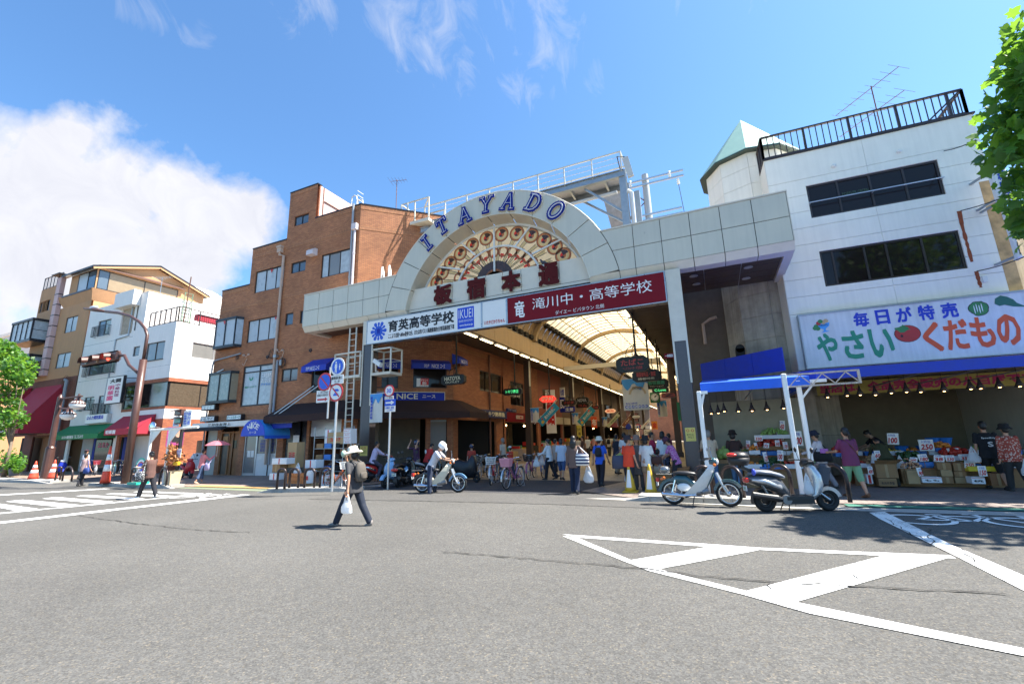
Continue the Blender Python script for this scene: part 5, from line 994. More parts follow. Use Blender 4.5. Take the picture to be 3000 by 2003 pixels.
wall(FT,[(xt0,zbr,xm,hle),(xm,zbr,xt1,hT)],tw_,M_TAN,tan); wall(FT,[(xt0,0,xt1,zbr)],tg,brickmat('brown_brick_facing',(.22,.065,.035),(.16,.05,.03),(.08,.04,.03)),tan)
for r in tw_[:2]: window(FT,r,tan,(.5,),fm=M_FRAMEB,pm=M_FROST)
for r in tw_[2:]: window(FT,r,tan,(),fm=M_TAN,pm=M_GDARK,fw=.03)
B=MB(); B.box(xt0+.01,18.442,3.1,xt1-.001,28,min(hT,hle)-.02); B.box(xm,18.46,3.1,xt1-.02,28,hT-.02); B.box(xt0+.05,19.6,0,xt1-.05,28,3.1); B.build('body',M_TAN,tan)
FTX=Fr((xt1,18.3,0),rad(90)); zc2=FT.px(*Z1(1040,430))[1]; zro=FT.px(*Z1(1100,180))[1]; 
B=MB(); B.prism([(xm+1.2,18.3,hT),(xt1,18.3,hT),(xt1+.5,18.0,zc2),(xm+.4,18.0,zc2)],(0,9.5,0)); B.build('flared_band',M_TAN,tan)
ux0=xm+1.6; ux1=xt1-.0; zu0=zc2; zu1=zro
cw=(ux0+1.4,zu0+.15,ux1-.1,zu0+1.9); 
wall(Fr((0,18.35,0)),[(ux0,zu0,ux1,zu1)],[cw],M_TAN,tan); wall(Fr((ux1,18.35,0),rad(90)),[(0,zu0,9,zu1)],[(.1,zu0+.15,6.5,zu0+1.9)],M_TAN,tan)
B=MB(); B.box(ux0+.15,18.5,zu0,ux1-.15,27.3,zu1); B.build('upper_body',M_TAN,tan)
window(Fr((0,18.35,0)),cw,tan,(.55,),fm=M_FRAMEB,pm=[M_FROST,M_GBLUE],c=.02); window(Fr((ux1,18.35,0),rad(90)),(.1,zu0+.15,6.5,zu0+1.9),tan,(.12,.55),fm=M_FRAMEB,pm=[M_GBLUE,M_BLIND,M_BLIND],c=.02)
B=MB(); B.box(ux0-.3,18.0,zu0-.12,ux1+.25,18.34,zu0+.03); B.box(ux1+.0,18.345,zu0-.12,ux1+.25,26,zu0+.03); B.build('window_ledge',M_FRAMEB,tan)
B=MB(); B.prism([(ux0+1,18.34,zu0+2.25),(ux0+1,18.34,zu0+2.15),(ux0+1,17.95,zu0+1.95),(ux0+1,17.95,zu0+2.02)],(ux1-ux0-.6,0,0)); B.prism([(ux1+.01,18.3,zu0+2.25),(ux1+.01,18.3,zu0+2.15),(ux1+.42,18.3,zu0+1.95),(ux1+.42,18.3,zu0+2.02)],(0,7,0)); B.build('tiled_eyebrow',M('roof_tile_brown',(.12,.06,.045),.6,var=.3,vs=9),tan)
gy=22.8; gz=zu1+1.55; B=MB(); B.prism([(ux1-.001,18.35,zu1),(ux1-.001,27.2,zu1),(ux1-.001,gy,gz-.1)],(-.3,0,0)); B.build('gable',M_TAN,tan)
B=MB()
for y0,y1,z0,z1 in ((17.8,gy,zu1-.15,gz),(27.7,gy,zu1-.15,gz)): B.prism([(ux0-.5,y0,z0),(ux1+.5,y0,z0),(ux1+.5,y1,z1),(ux0-.5,y1,z1)],(0,0,.16))
B.build('roof',M_FRAMEB,tan); B=MB()
for y0,y1,z0,z1 in ((17.85,gy,zu1-.2,gz-.06),(27.6,gy,zu1-.2,gz-.06)): B.bar((ux1+.46,y0,z0),(ux1+.46,y1,z1),.06,.2)
B.build('barge_board',M_TAN,tan)
B=MB(); a,b=FT.px(*Z1(745,300)); c_=FT.px(*Z1(490,1420)); b-=1.6; B.box(a-.35,17.95,c_[1],a+.35,18.29,b+1.6); 
o=B.build('chimney_flue',M('pink_flue',(.62,.42,.40),.7,var=.08),tan); B=MB()
for k in range(int(b+1.2-c_[1])): z=c_[1]+.5+k*1.0; B.box(a-.37,17.93,z,a+.37,18.3,z+.07)
B.box(a-.75,17.6,b+1.8,a+.75,18.6,b+1.88); B.box(a-.3,17.98,b+1.6,a-.25,18.02,b+1.8); B.box(a+.25,17.98,b+1.6,a+.3,18.02,b+1.8); B.build('flue_band',M_FRAMEB,tan)
B=MB(); railing(B,[(xt0+.1,18.35,hle),(xm-.2,18.35,hle)],1.2,4,.05,.02,step=.3); B.build('roof_railing',M_FRAMEB,tan)
def tbay(r,dep,m=M_FRAMEB):
 a0,b0,a1,b1=r; w=MB(FT); w.box(a0-.1,b0-.25,.01,a1+.1,b0,dep+.05); w.box(a0-.1,b1,.01,a1+.1,b1+.2,dep+.1); n=4
 for k in range(n+1): x=a0+(a1-a0)*k/n; w.bar((x,b0,dep),(x,b1,dep),.12 if k in(0,n) else .08)
 for x in (a0,a1): w.bar((x,b0,.05),(x,b1,.05),.1); w.bar((x,(b0+b1)/2,.05),(x,(b0+b1)/2,dep),.04)
 o=w.build('bay_window',m,tan)
 for k in range(n): x0,x1=a0+(a1-a0)*k/n,a0+(a1-a0)*(k+1)/n; P=MB(FT); P.quad((x0,b0,dep-.02),(x1,b0,dep-.02),(x1,b1,dep-.02),(x0,b1,dep-.02)); P.build('pane',M_FROST,o)
 for x in (a0+.001,a1-.001): P=MB(FT); P.quad((x,b0,0),(x,b0,dep),(x,b1,dep),(x,b1,0)); P.build('pane',M_CURT,o)
tbay((xt0-.6,FT.px(*Z1(420,1040))[1],xt0+3.4,FT.px(*Z1(420,850))[1]),1.2); tbay((xt0+.2,FT.px(*Z1(350,1410))[1],xt0+3.2,FT.px(*Z1(380,1225))[1]),.9)
coil(FT,Z1(765,1490),.55,5,M_RUST,tan,4); B=MB(FT); a,b=FT.px(*Z1(810,1470)); B.tube([(a-.3,b+.1,.25),(a,b,.25),(a,.4,.25)],.12,8); B.build('drain_pipe',M_PIPEG,tan)
awning(FT,xm-1.0,3.1,xt1-2.0,7.2,2.2,.7,M_REDF,'big dark red shop awning sloping down the front of the tan building',[('すぎな食園',.15,.5,.02)],tsz=(.3,.6))
awning(FT,xt0-3.0,6.2,xt0+2.2,7.3,1.3,.4,M_REDF,'small red awning at the left end of the tan building behind the tree',None)
t=thing('awning','black and white round awning high on the tan building','awning',tuple(FT(xm-1.2,8,.5))); B=MB(FT)
for k in range(6): t0,t1=math.pi/2*k/6,math.pi/2*(k+1)/6; B.quad((xm-2.6,8.0+1.6*math.cos(t0),.05+1.3*math.sin(t0)),(xm-2.6,8.0+1.6*math.cos(t1),.05+1.3*math.sin(t1)),(xm+.1,8.0+1.6*math.cos(t1),.05+1.3*math.sin(t1)),(xm+.1,8.0+1.6*math.cos(t0),.05+1.3*math.sin(t0)))
B.build('cloth_top',M_BLACKF,t)
for k,(a,b,m_) in enumerate(((xt0+.2,xt0+2.6,M_DARK),(xm+.3,xm+1.6,M_WOOD),(xm+1.7,xm+2.9,M_GDARK),(xm+3.0,xt1-2.2,M_WOOD))): B=MB(FT); B.box(a,0,-.7,b,2.9,-.66); B.build('shop_panel',m_,tan)
B=MB(FT); B.box(xm+1,3.0,-.1,xt1-2.3,3.7,.02); B.build('sign_band',M('brown_sign_band',(.3,.16,.08),.6,var=.1),tan); text('すぎな食園',FT,(xm+1.6,3.15,xm+3.2,3.55),M_TXW,tan,.02,c=.024)
B=MB(); p=PY(0,955,40); q=PY(75,975,40); B.box(p.x-40,40,0,q.x+8,60,q.z+.3); o=B.build('grey_building',M('pale_grey_wall',(.62,.65,.62),.8,var=.08,streak=.1),None); tag(o,'plain pale grey building with no windows behind the left tree','building')
B=MB(); B.box(p.x-40.3,39.8,q.z+.3,q.x+8.3,60,q.z+1.0); oo=B.build('parapet',M_WALLW,o)
p=PY(400,792,27); q=PY(528,876,27); B=MB(); B.prism([(p.x,27,0),(q.x,27,0),(q.x,27,q.z),(p.x,27,p.z)],(0,9,0)); o=B.build('white_house',M_WALLW,None); tag(o,'white house with a steep dark verge rising behind the pharmacy','building')
B=MB(); B.bar((p.x,26.9,p.z+.1),(q.x+.2,26.9,q.z),.3,.22); B.build('verge',M_FRAMEB,o)
for i,(x0,x1,y0,y1,h,m_,lb) in enumerate(((-36,-24,60,70,9,M_WALLB,'distant white house closing the end of the alley'),(-160,-75,20,40,11,M_TAN,'distant tan block along the street beyond the left tree'),(-28,0,118,130,15,M_BRICKL,'distant tan building beyond the far end of the arcade'),(11.4,60,19.5,40,9.5,M_TOWER,'grey building beyond the right edge of the greengrocer'))):
 B=MB(); B.box(x0,y0,0,x1,y1,h); o=B.build('distant_building',m_,None); tag(o,lb,'building')
 for k in range(2): 
  B=MB(); B.box(x0+2+k*4,y0-.05,2+k*3,x0+4+k*4,y0-.01,3.4+k*3); B.build('window',M_GDARK,o)
# arcade roof
AR=thing('arcade_roof','long vaulted arcade roof with cream skylight panes and brown side panels','roof',(-7.05,40,8))
XL_,XR_=-11.0,-3.1; XM=(XL_+XR_)/2; HW=(XR_-XL_)/2; ZS,RISE=8.15,2.5; Y0,Y1=18.95,100.0
def vault(a,d=0.): return (XM+(HW+d)*math.cos(a),ZS+(RISE+d)*math.sin(a))
M_SKY=tmat('skylight_pane',(.70,.58,.35),.6); M_RIB=M('cream_rib',(.40,.28,.15),.5,var=.08); M_PERF=M('brown_perforated_panel',(.40,.28,.16),.6,var=.15,vs=6); M_FAS=M('brown_fascia',(.44,.29,.14),.55,var=.1,streak=.1)
def lap(m,per=.11):
 N,L,b=nodes(m); g=N.new('ShaderNodeNewGeometry'); sp=N.new('ShaderNodeSeparateXYZ'); L.new(g.outputs['Position'],sp.inputs[0]); w=N.new('ShaderNodeMath'); w.operation='PINGPONG'; w.inputs[1].default_value=per; L.new(sp.outputs[1],w.inputs[0]); bp=N.new('ShaderNodeBump'); bp.inputs['Strength'].default_value=.8; bp.inputs['Distance'].default_value=.03; L.new(w.outputs[0],bp.inputs['Height']); L.new(bp.outputs[0],b.inputs['Normal'])
lap(M_FAS); lap(M_PERF,.05)
pitch=.9; N_=int((Y1-Y0)/pitch); TT=np.linspace(0,math.pi,25); a_lo=rad(33)
def me(fn,m,name):
 B=MB(); fn(B); return B.mesh(name,m)
rib=me(lambda B:B.tube([(vault(a)[0],0,vault(a)[1]) for a in TT],.035,6),M_RIB,'rib'); bigrib=me(lambda B:[B.prism([(vault(a,-.02)[0],-.16,vault(a,-.02)[1]),(vault(b,-.02)[0],-.16,vault(b,-.02)[1]),(vault(b,-.3)[0],-.16,vault(b,-.3)[1]),(vault(a,-.3)[0],-.16,vault(a,-.3)[1])],(0,.32,0)) for a,b in zip(TT[:-1],TT[1:])],M_RIB,'truss_rib')
def strip(a0,a1,n,d,y0,y1):
 def f(B):
  for a,b in zip(np.linspace(a0,a1,n+1)[:-1],np.linspace(a0,a1,n+1)[1:]):
   p,q=vault(a,d),vault(b,d); B.quad((p[0],y0,p[1]),(q[0],y0,q[1]),(q[0],y1,q[1]),(p[0],y1,p[1]))
 return f
pane=me(strip(a_lo,math.pi-a_lo,10,.04,.02,pitch-.02),M_SKY,'pane'); lpan=me(strip(math.pi-a_lo,math.pi-rad(2),5,.04,.02,pitch-.02),M_PERF,'side_panel'); rpan=me(strip(rad(2),a_lo,5,.04,.02,pitch-.02),M_PERF,'side_panel')
vent=me(lambda B:[B.box(vault(a,-.005)[0]-.2,.2,vault(a,-.005)[1]-.16,vault(a,-.005)[0]+.16,pitch-.2,vault(a,-.005)[1]+.1) for a in (math.pi-rad(33),math.pi-rad(6))],M_DARK,'vent')
for i in range(N_):
 y=Y0+i*pitch; T=Matrix.Translation((0,y,0)-AR.location if False else V((0,y,0))-AR.location)
 inst(rib,'rib',AR,T)
 if i%11==10: inst(bigrib,'truss_rib',AR,T)
 if i<60: inst(pane,'pane',AR,T); inst(lpan,'side_panel',AR,T); inst(rpan,'side_panel',AR,T); inst(vent,'vent',AR,T)
for a in (a_lo,rad(50),rad(70),rad(90),rad(110),rad(130),math.pi-a_lo):
 B=MB(); p=vault(a,-.03); B.bar((p[0],Y0,p[1]),(p[0],Y1,p[1]),.05); B.build('purlin',M_RIB,AR)
B=MB(); [B.quad((vault(a,.04)[0],Y0+60*pitch,vault(a,.04)[1]),(vault(b,.04)[0],Y0+60*pitch,vault(b,.04)[1]),(vault(b,.04)[0],Y1,vault(b,.04)[1]),(vault(a,.04)[0],Y1,vault(a,.04)[1])) for a,b in zip(TT[2:-3],TT[3:-2])]; B.build('far_skylight',M_SKY,AR)
fas=me(lambda B:B.box(-.06,.01,0,.06,1.79,1.12),M_FAS,'fascia_panel')
M_TUBE=M('lit_tube',(.9,.85,.7),.4,var=0,emit=(1,.82,.5),es=2.2)
fix1=me(lambda B:B.box(-.10,.2,-.16,.10,1.6,-.09),M_CREAM,'strip_light'); tub=me(lambda B:[B.tube([(x,.25,-.185),(x,1.55,-.185)],.018,6) for x in (-.05,.05)],M_TUBE,'lamp_tube')
for i in range(44):
 y=Y0-.6+i*1.8
 for x in (XL_,XR_):
  T=Matrix.Translation(V((x,y,7.05))-AR.location); inst(fas,'fascia_panel',AR,T); f=inst(fix1,'strip_light',AR,T); g_=bpy.data.objects.new('lamp_tube',tub); COL.objects.link(g_); g_.parent=f
for x0,x1 in ((-12.9,XL_-.1),(XR_+.1,-1.2)):
 for i in range(20):
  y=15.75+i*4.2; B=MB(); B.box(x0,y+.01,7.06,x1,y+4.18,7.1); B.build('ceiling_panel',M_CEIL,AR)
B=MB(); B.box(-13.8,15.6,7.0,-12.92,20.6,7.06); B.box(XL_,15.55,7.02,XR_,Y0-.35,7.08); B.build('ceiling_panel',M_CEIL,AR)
B=MB(); B.box(XL_-.06,Y0-.36,7.0,XR_+.06,Y0-.3,11.0) if False else None
for x0,x1 in ((-13.0,XL_),(XR_,-1.0)): B.box(x0,Y0,9.2,x1,Y1,9.26)
if B.f: B.build('outer_roof',M_GALV,AR)
B=MB(); B.box(XL_-.05,18.6,8.0,XL_,Y1,9.3); B.box(XR_,18.6,8.0,XR_+.05,Y1,9.3); B.build('gutter_wall',M_GALV,AR)
for y in (34.5,56): 
 B=MB(); B.box(XL_+.1,y,6.9,XR_-.1,y+.25,7.25); B.build('cross_beam',M_CREAM,AR)
M_COL=M('brown_column',(.075,.05,.04),.45,.3,var=.12)
def column(x,y,label):
 t=thing('arcade_column',label,'column',(x,y,0),'brown columns along the arcade'); B=MB(); B.box(x-.2,y-.2,0,x+.2,y+.2,7.05); B.build('shaft',M_COL,t); B=MB(); s=1 if x<-6 else -1; B.box(x+s*.2,y-.23,5.2,x+s*.26,y-.1,7.0); B.build('lit_trim',M_CREAM,t); B=MB(); B.box(x-.26,y-.26,0,x+.26,y+.26,.35); B.build('plinth',M_BRONZE,t)
for i,y in enumerate((29.2,39.9,51.2,62,73,84)): column(-12.0,y,['first brown arcade column behind the bicycles','second brown arcade column between the two teal banners','third brown arcade column on the left side','fourth brown arcade column on the left side','fifth brown arcade column on the left side','farthest brown arcade column on the left side'][i])
for i,y in enumerate((34,46,58)): column(-2.6,y,['first brown arcade column on the right by the clock','second brown arcade column on the right side','third brown arcade column on the right side'][i])
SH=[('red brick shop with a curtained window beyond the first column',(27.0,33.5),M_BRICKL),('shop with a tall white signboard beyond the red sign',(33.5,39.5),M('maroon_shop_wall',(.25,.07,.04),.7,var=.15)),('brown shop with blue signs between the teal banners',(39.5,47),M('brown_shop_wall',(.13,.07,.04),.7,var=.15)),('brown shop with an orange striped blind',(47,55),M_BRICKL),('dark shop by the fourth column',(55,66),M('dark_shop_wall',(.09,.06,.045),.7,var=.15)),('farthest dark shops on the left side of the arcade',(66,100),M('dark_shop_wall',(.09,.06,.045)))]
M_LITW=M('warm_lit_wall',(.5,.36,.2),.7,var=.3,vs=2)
rs=random.Random(3)
for lb,(y0,y1),m_ in SH:
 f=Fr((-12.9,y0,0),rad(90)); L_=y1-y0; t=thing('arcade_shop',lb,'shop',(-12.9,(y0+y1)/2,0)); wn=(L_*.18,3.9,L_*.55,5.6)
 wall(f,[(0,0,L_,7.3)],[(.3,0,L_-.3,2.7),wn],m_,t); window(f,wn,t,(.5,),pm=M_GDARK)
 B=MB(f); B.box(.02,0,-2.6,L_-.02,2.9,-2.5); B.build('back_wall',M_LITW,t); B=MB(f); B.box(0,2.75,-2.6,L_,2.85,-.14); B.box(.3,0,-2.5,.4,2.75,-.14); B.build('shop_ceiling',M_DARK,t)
 for k in range(int(L_/1.4)):
  x=.7+k*1.3; hgt=rs.uniform(.6,1.2); B=MB(f); B.box(x,0,-.9,x+.95,hgt,-.1+rs.uniform(0,.6)); B.build('display_stand',rs.choice([M_WOOD,M_DARK,M_LITW,M_PIPE]),t)
  for q in range(3):
   B=MB(f); z=hgt+.02; B.box(x+.05+q*.3,z,-.7,x+.28+q*.3,z+rs.uniform(.08,.3),-.3+rs.uniform(0,.5)); B.build('goods',rs.choice([M_SIGNW,M_TXR,M_TXO,M('yellow_goods',(.6,.42,.05),.5,var=.1),M_TXG,M_PINK]),t)
 B=MB(f); B.box(.2,2.75,.02,L_-.2,3.35,.12); B.build('fascia',rs.choice([M('cream_fascia',(.5,.42,.3),.5,var=.1),M_SIGNR,M_DARK]),t)
 for k in range(2):
  B=MB(f); B.sph((.9+k*L_*.5,2.5,-.3),.07,8,6); B.build('lamp_bulb',M('warm_bulb',(1,.8,.5),.4,var=0,emit=(1,.62,.25),es=9),t)
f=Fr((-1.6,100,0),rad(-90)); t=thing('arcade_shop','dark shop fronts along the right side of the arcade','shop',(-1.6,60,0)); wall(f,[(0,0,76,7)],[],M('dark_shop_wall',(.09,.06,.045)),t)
for k in range(14): B=MB(f); x=2+k*5.2; B.box(x,1.6+(k%3)*.8,.02,x+1.3,2.6+(k%3)*.9,.5); B.build('sign_panel',[M_SIGNR,M_TXG,M_SIGNW,M_TXO][k%4],t)
# hanging signs
def octa(px0,px1,Y,s,face,tm,label,pole=True,sub=None,tm2=None,grp='octagonal hanging shop signs',thick=.22,cut=.22,glow=0,roundy=False):
 p,q=PY(*px0,Y),PY(*px1,Y); x0,x1=min(p.x,q.x),max(p.x,q.x); z0,z1=min(p.z,q.z),max(p.z,q.z); h=z1-z0; k=h*cut if not roundy else h*.4; f=Fr((0,Y,0))
 t=thing('hanging_sign',label,'sign',((x0+x1)/2,Y,z0),grp); B=MB(f); P=[(x0+k*1.3,z0),(x1-k*1.3,z0),(x1,z0+k),(x1,z1-k),(x1-k*1.3,z1),(x0+k*1.3,z1),(x0,z1-k),(x0,z0+k)]; B.prism([(a,b,-thick) for a,b in P],(0,0,thick)); B.build('casing',M_SIGNK if not roundy else face,t)
 e=h*.07; B=MB(f); cx,cz=(x0+x1)/2,(z0+z1)/2; B.prism([(cx+(a-cx)*(1-2*e/(x1-x0)),cz+(b-cz)*(1-2*e/h),0) for a,b in P],(0,0,.012)); B.build('face',face,t)
 w=x1-x0; text(s,f,(x0+w*.16,z0+h*(.42 if sub else .25),x1-w*.16,z0+h*.82 if sub else z1-h*.22),tm,t,.02,c=.016)
 if sub: text(sub,f,(x0+w*.2,z0+h*.14,x1-w*.2,z0+h*.34),tm2 or tm,t,.01,c=.016)
 if pole:
  B=MB(f); B.tube([(cx+w*.12,z1-.02,-thick/2),(cx+w*.12,7.06,-thick/2)],.045,8); B.lathe([(.16,0),(.06,.12),(.05,.2)],(cx+w*.12,z1,-thick/2),8,(0,1,0)); 
  for d in (.1,.28): B.tube([(cx+w*.12-d*1.6,z1,-thick/2),(cx+w*.12-d*1.4,z1+h*.5,-thick/2),(cx+w*.12,z1+h*.85,-thick/2)],.018,5)
  B.build('hanger',M_SIGNK,t)
 return t
M_GRL=M('green_lit_lettering',(.1,.75,.25),.5,var=0,emit=(.1,.8,.3),es=.25); M_RDL=M('red_lit_lettering',(.5,.06,.05),.5,var=0); M_CRL=M('cream_lit_lettering',(.75,.7,.5),.5,var=0)
octa(Z2(1612,1100),Z2(1880,1185),19.0,'HATOYA',M_SIGNK,M_CRL,'black octagonal HATOYA OUTLET sign hanging by the brick corner',sub='OUTLET')
octa(ZA(288,545),ZA(500,605),25,'トキワ商店',M_SIGNK,M_GRL,'black octagonal sign with green lit katakana near the arcade wall')
octa(ZA(705,628),ZA(890,690),29,'IPPAI',M('red_lit_sign',(.65,.03,.03),.4,var=0,emit=(.9,.05,.03),es=.35),M_TXC,'bright red rounded hanging sign with yellow letters',roundy=True)
octa(ZA(960,680),ZA(1125,725),36,'ナビタ',M_SIGNK,M_RDL,'small dark hanging sign with red katakana before the second column')
octa(ZA(1120,645),ZA(1270,705),40,'NOVA',M_SIGNK,M_ALU,'dark grey hanging sign reading NOVA'); octa(ZA(1125,715),ZA(1275,755),42,'コム',M_SIGNK,M_RDL,'narrow dark hanging sign below the NOVA sign')
octa(ZA(1455,778),ZA(1580,815),48,'薬局',M('orange_lit_sign',(.7,.5,.35),.4,var=0,emit=(.9,.4,.2),es=.2),M_TXO,'pale orange lit arrow shaped hanging sign',roundy=True)
octa(ZA(1310,740),ZA(1390,775),46,'中央堂',M_SIGNK,M_RDL,'tiny dark hanging sign right of the second teal banner'); octa(ZA(1770,850),ZA(1858,875),52,'SoftBank',M_SIGNW,M_GREY,'tiny white rounded hanging sign deep in the arcade',roundy=True,pole=False)
octa(ZA(1578,190),ZA(1968,330),20,'たばこ',M_SIGNK,M_RDL,'large black octagonal tobacco sign with red kana at the arcade mouth',sub='ヘッドクォーターズ全国連')
octa(ZA(1765,340),ZA(2098,445),23.5,'韓国食料品・惣菜',M_SIGNK,M_RDL,'black octagonal sign with red characters below the tobacco sign',sub='韓都마트',tm2=M_CRL)
octa(ZA(1908,442),ZA(2190,530),26.5,'板宿農園',M_SIGNK,M('dim_green_lettering',(.05,.32,.2),.5,var=0),'black octagonal flower shop sign with green characters',sub='フラワーショップ',tm2=M_CRL); octa(ZA(1995,535),ZA(2190,580),29.5,'C-Love',M_SIGNK,M_GRL,'black hanging sign with bright green C-Love lettering')
octa(ZA(2105,595),ZA(2270,640),27,'Z',M('orange_red_sign',(.6,.09,.04),.4,var=.05),M_SIGNK,'orange red hanging sign half behind the right column',pole=False)
p,q=PY(*ZA(1970,585),33),PY(*ZA(2090,695),33); t=thing('street_clock','square green clock with a white dial hanging in the arcade','clock',(p.x,33,q.z)); f=Fr((0,33,0)); B=MB(f); B.bbox(p.x,q.z,-.3,q.x,p.z,0,.03); B.build('case',M('clock_green',(.02,.14,.05),.4,var=.05),t); cx,cz=(p.x+q.x)/2,(p.z+q.z)/2; rr=(q.x-p.x)*.4
B=MB(f); B.lathe([(rr,0),(rr,.02)],(cx,cz,0),28,(0,0,1)); B.build('dial',M_SIGNW,t); B=MB(f)
for k in range(12): a=k*math.pi/6; B.bar((cx+rr*.75*math.sin(a),cz+rr*.75*math.cos(a),.024),(cx+rr*.9*math.sin(a),cz+rr*.9*math.cos(a),.024),.05,.01,(0,0,1))
B.build('hour_mark',M_TXK,t)
for nm,l,a,w in (('minute_hand',.8,.95,.04),('hour_hand',.5,.75+math.pi*0,.06)):
 B=MB(f); ang={'minute_hand':rad(50),'hour_hand':rad(20)}[nm]; B.bar((cx,cz,.03),(cx+rr*l*math.sin(ang),cz+rr*l*math.cos(ang),.03),w,.01,(0,0,1)); B.build(nm,M_TXK,t)
B=MB(f); B.bar((cx,p.z,-.15),(cx,7.05,-.15),.06); B.build('hanger',M_SIGNK,t)
def skyprint(name,axis=2,lo=0,hi=1):
 return None
M_BSKY=M('banner_sky',(.06,.30,.66),.6,var=.12,vs=1.5); M_BWHT=M('banner_white',(.66,.63,.56),.7,var=.06)
def banner(px0,px1,Y,label,txt='板宿本通商店街',n=7,grp='blue and white street banners',vert=True,arm=True):
 p,q=PY(*px0,Y),PY(*px1,Y); x0,x1,z0,z1=min(p.x,q.x),max(p.x,q.x),min(p.z,q.z),max(p.z,q.z); w,h=x1-x0,z1-z0; f=Fr((0,Y,0)); t=thing('street_banner',label,'banner',((x0+x1)/2,Y,z0),grp)
 B=MB(f); n_=8
 for i in range(n_):
  a,b=i/n_,(i+1)/n_; B.quad(*[(x0+w*u,z,.02*math.sin(u*9+z)) for u,z in ((a,z0),(b,z0),(b,z1),(a,z1))])
 B.build('cloth',M_BWHT,t); rr=random.Random(int(px0[0])); B=MB(f); top=[(x0+w*i/10,z1-h*(.22+.12*math.sin(i*1.3+px0[0])+.06*rr.random()),.026) for i in range(11)]; B.quad(*([(x0,z1,.026)]+top+[(x1,z1,.026)])); B.build('sky_print',M_BSKY,t)
 if vert: vtext(txt,f,(x0+w*.06,z0+h*.12,x0+w*.24,z0+h*.92),M_TXB,t,.03,c=.03)
 else:
  B=MB(f)
  for k in range(n): cx=x0+w*(.12+.76*k/(n-1)); disc(B,(cx,z0+h*.11),0,w*.058,z=.028,n=14)
  B.build('round_print',M_TXB,t); text(txt,f,(x0+w*.09,z0+h*.08,x0+w*.91,z0+h*.14),M_TXW,t,.02,c=.032); text('私がようお町の町',f,(x0+w*.1,z0+h*.19,x0+w*.55,z0+h*.25),M_TXB,t,.02,c=.032); text('ITAYADO',f,(x0+w*.4,z0+h*.66,x0+w*.78,z0+h*.74),M_TXK,t,.02,c=.032)
  B=MB(f)
  for k in range(3): disc(B,(x0+w*.58,z0+h*.48),w*(.27+.025*k),w*(.288+.025*k),rad(5),rad(175),.029+.0004*k,24)
  B.build('arch_print',M('tan_print',(.55,.38,.18),.6,var=0),t)
 B=MB(f); B.bar((x0-.05,z1+.01,0),(x1+.25,z1+.01,0),.035); B.build('rod',M_CREAM,t)
 return t
banner(ZA(1648,440),ZA(1975,778),25.5,'large square banner with a blue sky and seven round blue characters',vert=False)
zb_=lambda x,y:(880+x*.25543,820+y*.25543)
banner(zb_(806,1312),zb_(935,1630),15.2,'narrow sky blue banner on the left gate post beside the speed sign')
for (a,b,Y,lb) in (((605,765),(705,925),28.9,'narrow sky blue banner on the first left column'),((1078,822),(1157,945),39.6,'narrow sky blue banner on the second left column'),((1422,868),(1488,972),51,'small sky blue banner on the third left column'),((1595,885),(1653,972),62,'tiny sky blue banner deep in the arcade'),((2052,685),(2178,860),33.7,'narrow sky blue banner on the right column below the clock')): banner(ZA(*a),ZA(*b),Y,lb)
def slant(pts,Y,m,label,s,tm,grp='slanting sale banners'):
 P=[PY(*ZA(*p),Y) for p in pts]; u=(P[1]-P[0]); v=(P[3]-P[0]); f=Fr3(P[0],u,v); w,h=u.length,v.dot(f.b); t=thing('sale_banner',label,'banner',tuple((P[0]+P[2])/2),grp); B=MB(f); B.box(0,0,-.015,w,h,0); B.build('cloth',m,t); text(s,f,(w*.3,h*.3,w*.85,h*.7),tm,t,.02,c=.004)
 B=MB(f); B.bar((-.3,h,-.03),(w+.25,h,-.03),.04); B.build('pole',M_CREAM,t); return t,f,w,h
M_TEAL=M('teal_cloth',(.02,.26,.36),.6,var=.08)
for i,(pts,Y,lb) in enumerate(((((740,975),(938,765),(865,700),(695,895)),27.5,'teal slanting sale banner on the first column'),(((1195,972),(1350,795),(1280,742),(1142,912)),38,'teal slanting sale banner on the second column'))):
 t,f,w,h=slant(pts,Y,M_TEAL,lb,'夏の大売出し',M_TXC); blobf(f,(w*.14,h*.35),h*.22,h*.2,M('yellow_print',(.7,.42,.03),.5,var=0),'chick_print',12,.1,.006,2,t); blobf(f,(w*.78,h*.75),w*.08,h*.09,M_TXO,'orange_print',8,.2,.006,2,t); blobf(f,(w*.2,h*.7),h*.12,h*.12,M_TXR,'red_print',10,.2,.006,2,t)
slant(((1500,992),(1632,850),(1605,828),(1480,955)),47,M('pale_green_cloth',(.45,.47,.3),.6,var=.1),'pale slanting banner with dark green squares','板宿本通',M('deep_green',(.05,.12,.05),.6,var=0)); slant(((1680,985),(1765,880),(1745,850),(1655,950)),52,M('brown_cloth',(.2,.07,.04),.6,var=.1),'brown slanting banner deep in the arcade','うなぎ',M_TXC); slant(((1885,1005),(1975,915),(1950,895),(1862,990)),55,M_SIGNW,'white slanting banner with red letters deep in the arcade','大売出し',M_TXR)
def wsign(fr,r,s,face,tm,label,dep=.15,c0=.0,name='shop_sign',tx=(.12,.2,.9,.8),b=.03):
 t=thing(name,label,'sign',tuple(fr(r[0],r[1],c0))); B=MB(fr); B.box(r[0],r[1],c0,r[2],r[3],c0+dep); B.build('board',face,t); w,h=r[2]-r[0],r[3]-r[1]; text(s,fr,(r[0]+w*tx[0],r[1]+h*tx[1],r[0]+w*tx[2],r[1]+h*tx[3]),tm,t,b,c=c0+dep+.004); return t
M_NAVYS=M('navy_sign',(.02,.035,.12),.4,var=.08)
r=FA.rect(ZA(50,775),ZA(335,885),.35); wsign(FA,r,'トキワ熱帯魚',M_NAVYS,M_TXC,'dark navy tropical fish shop sign on the brick side wall',.3,.05)
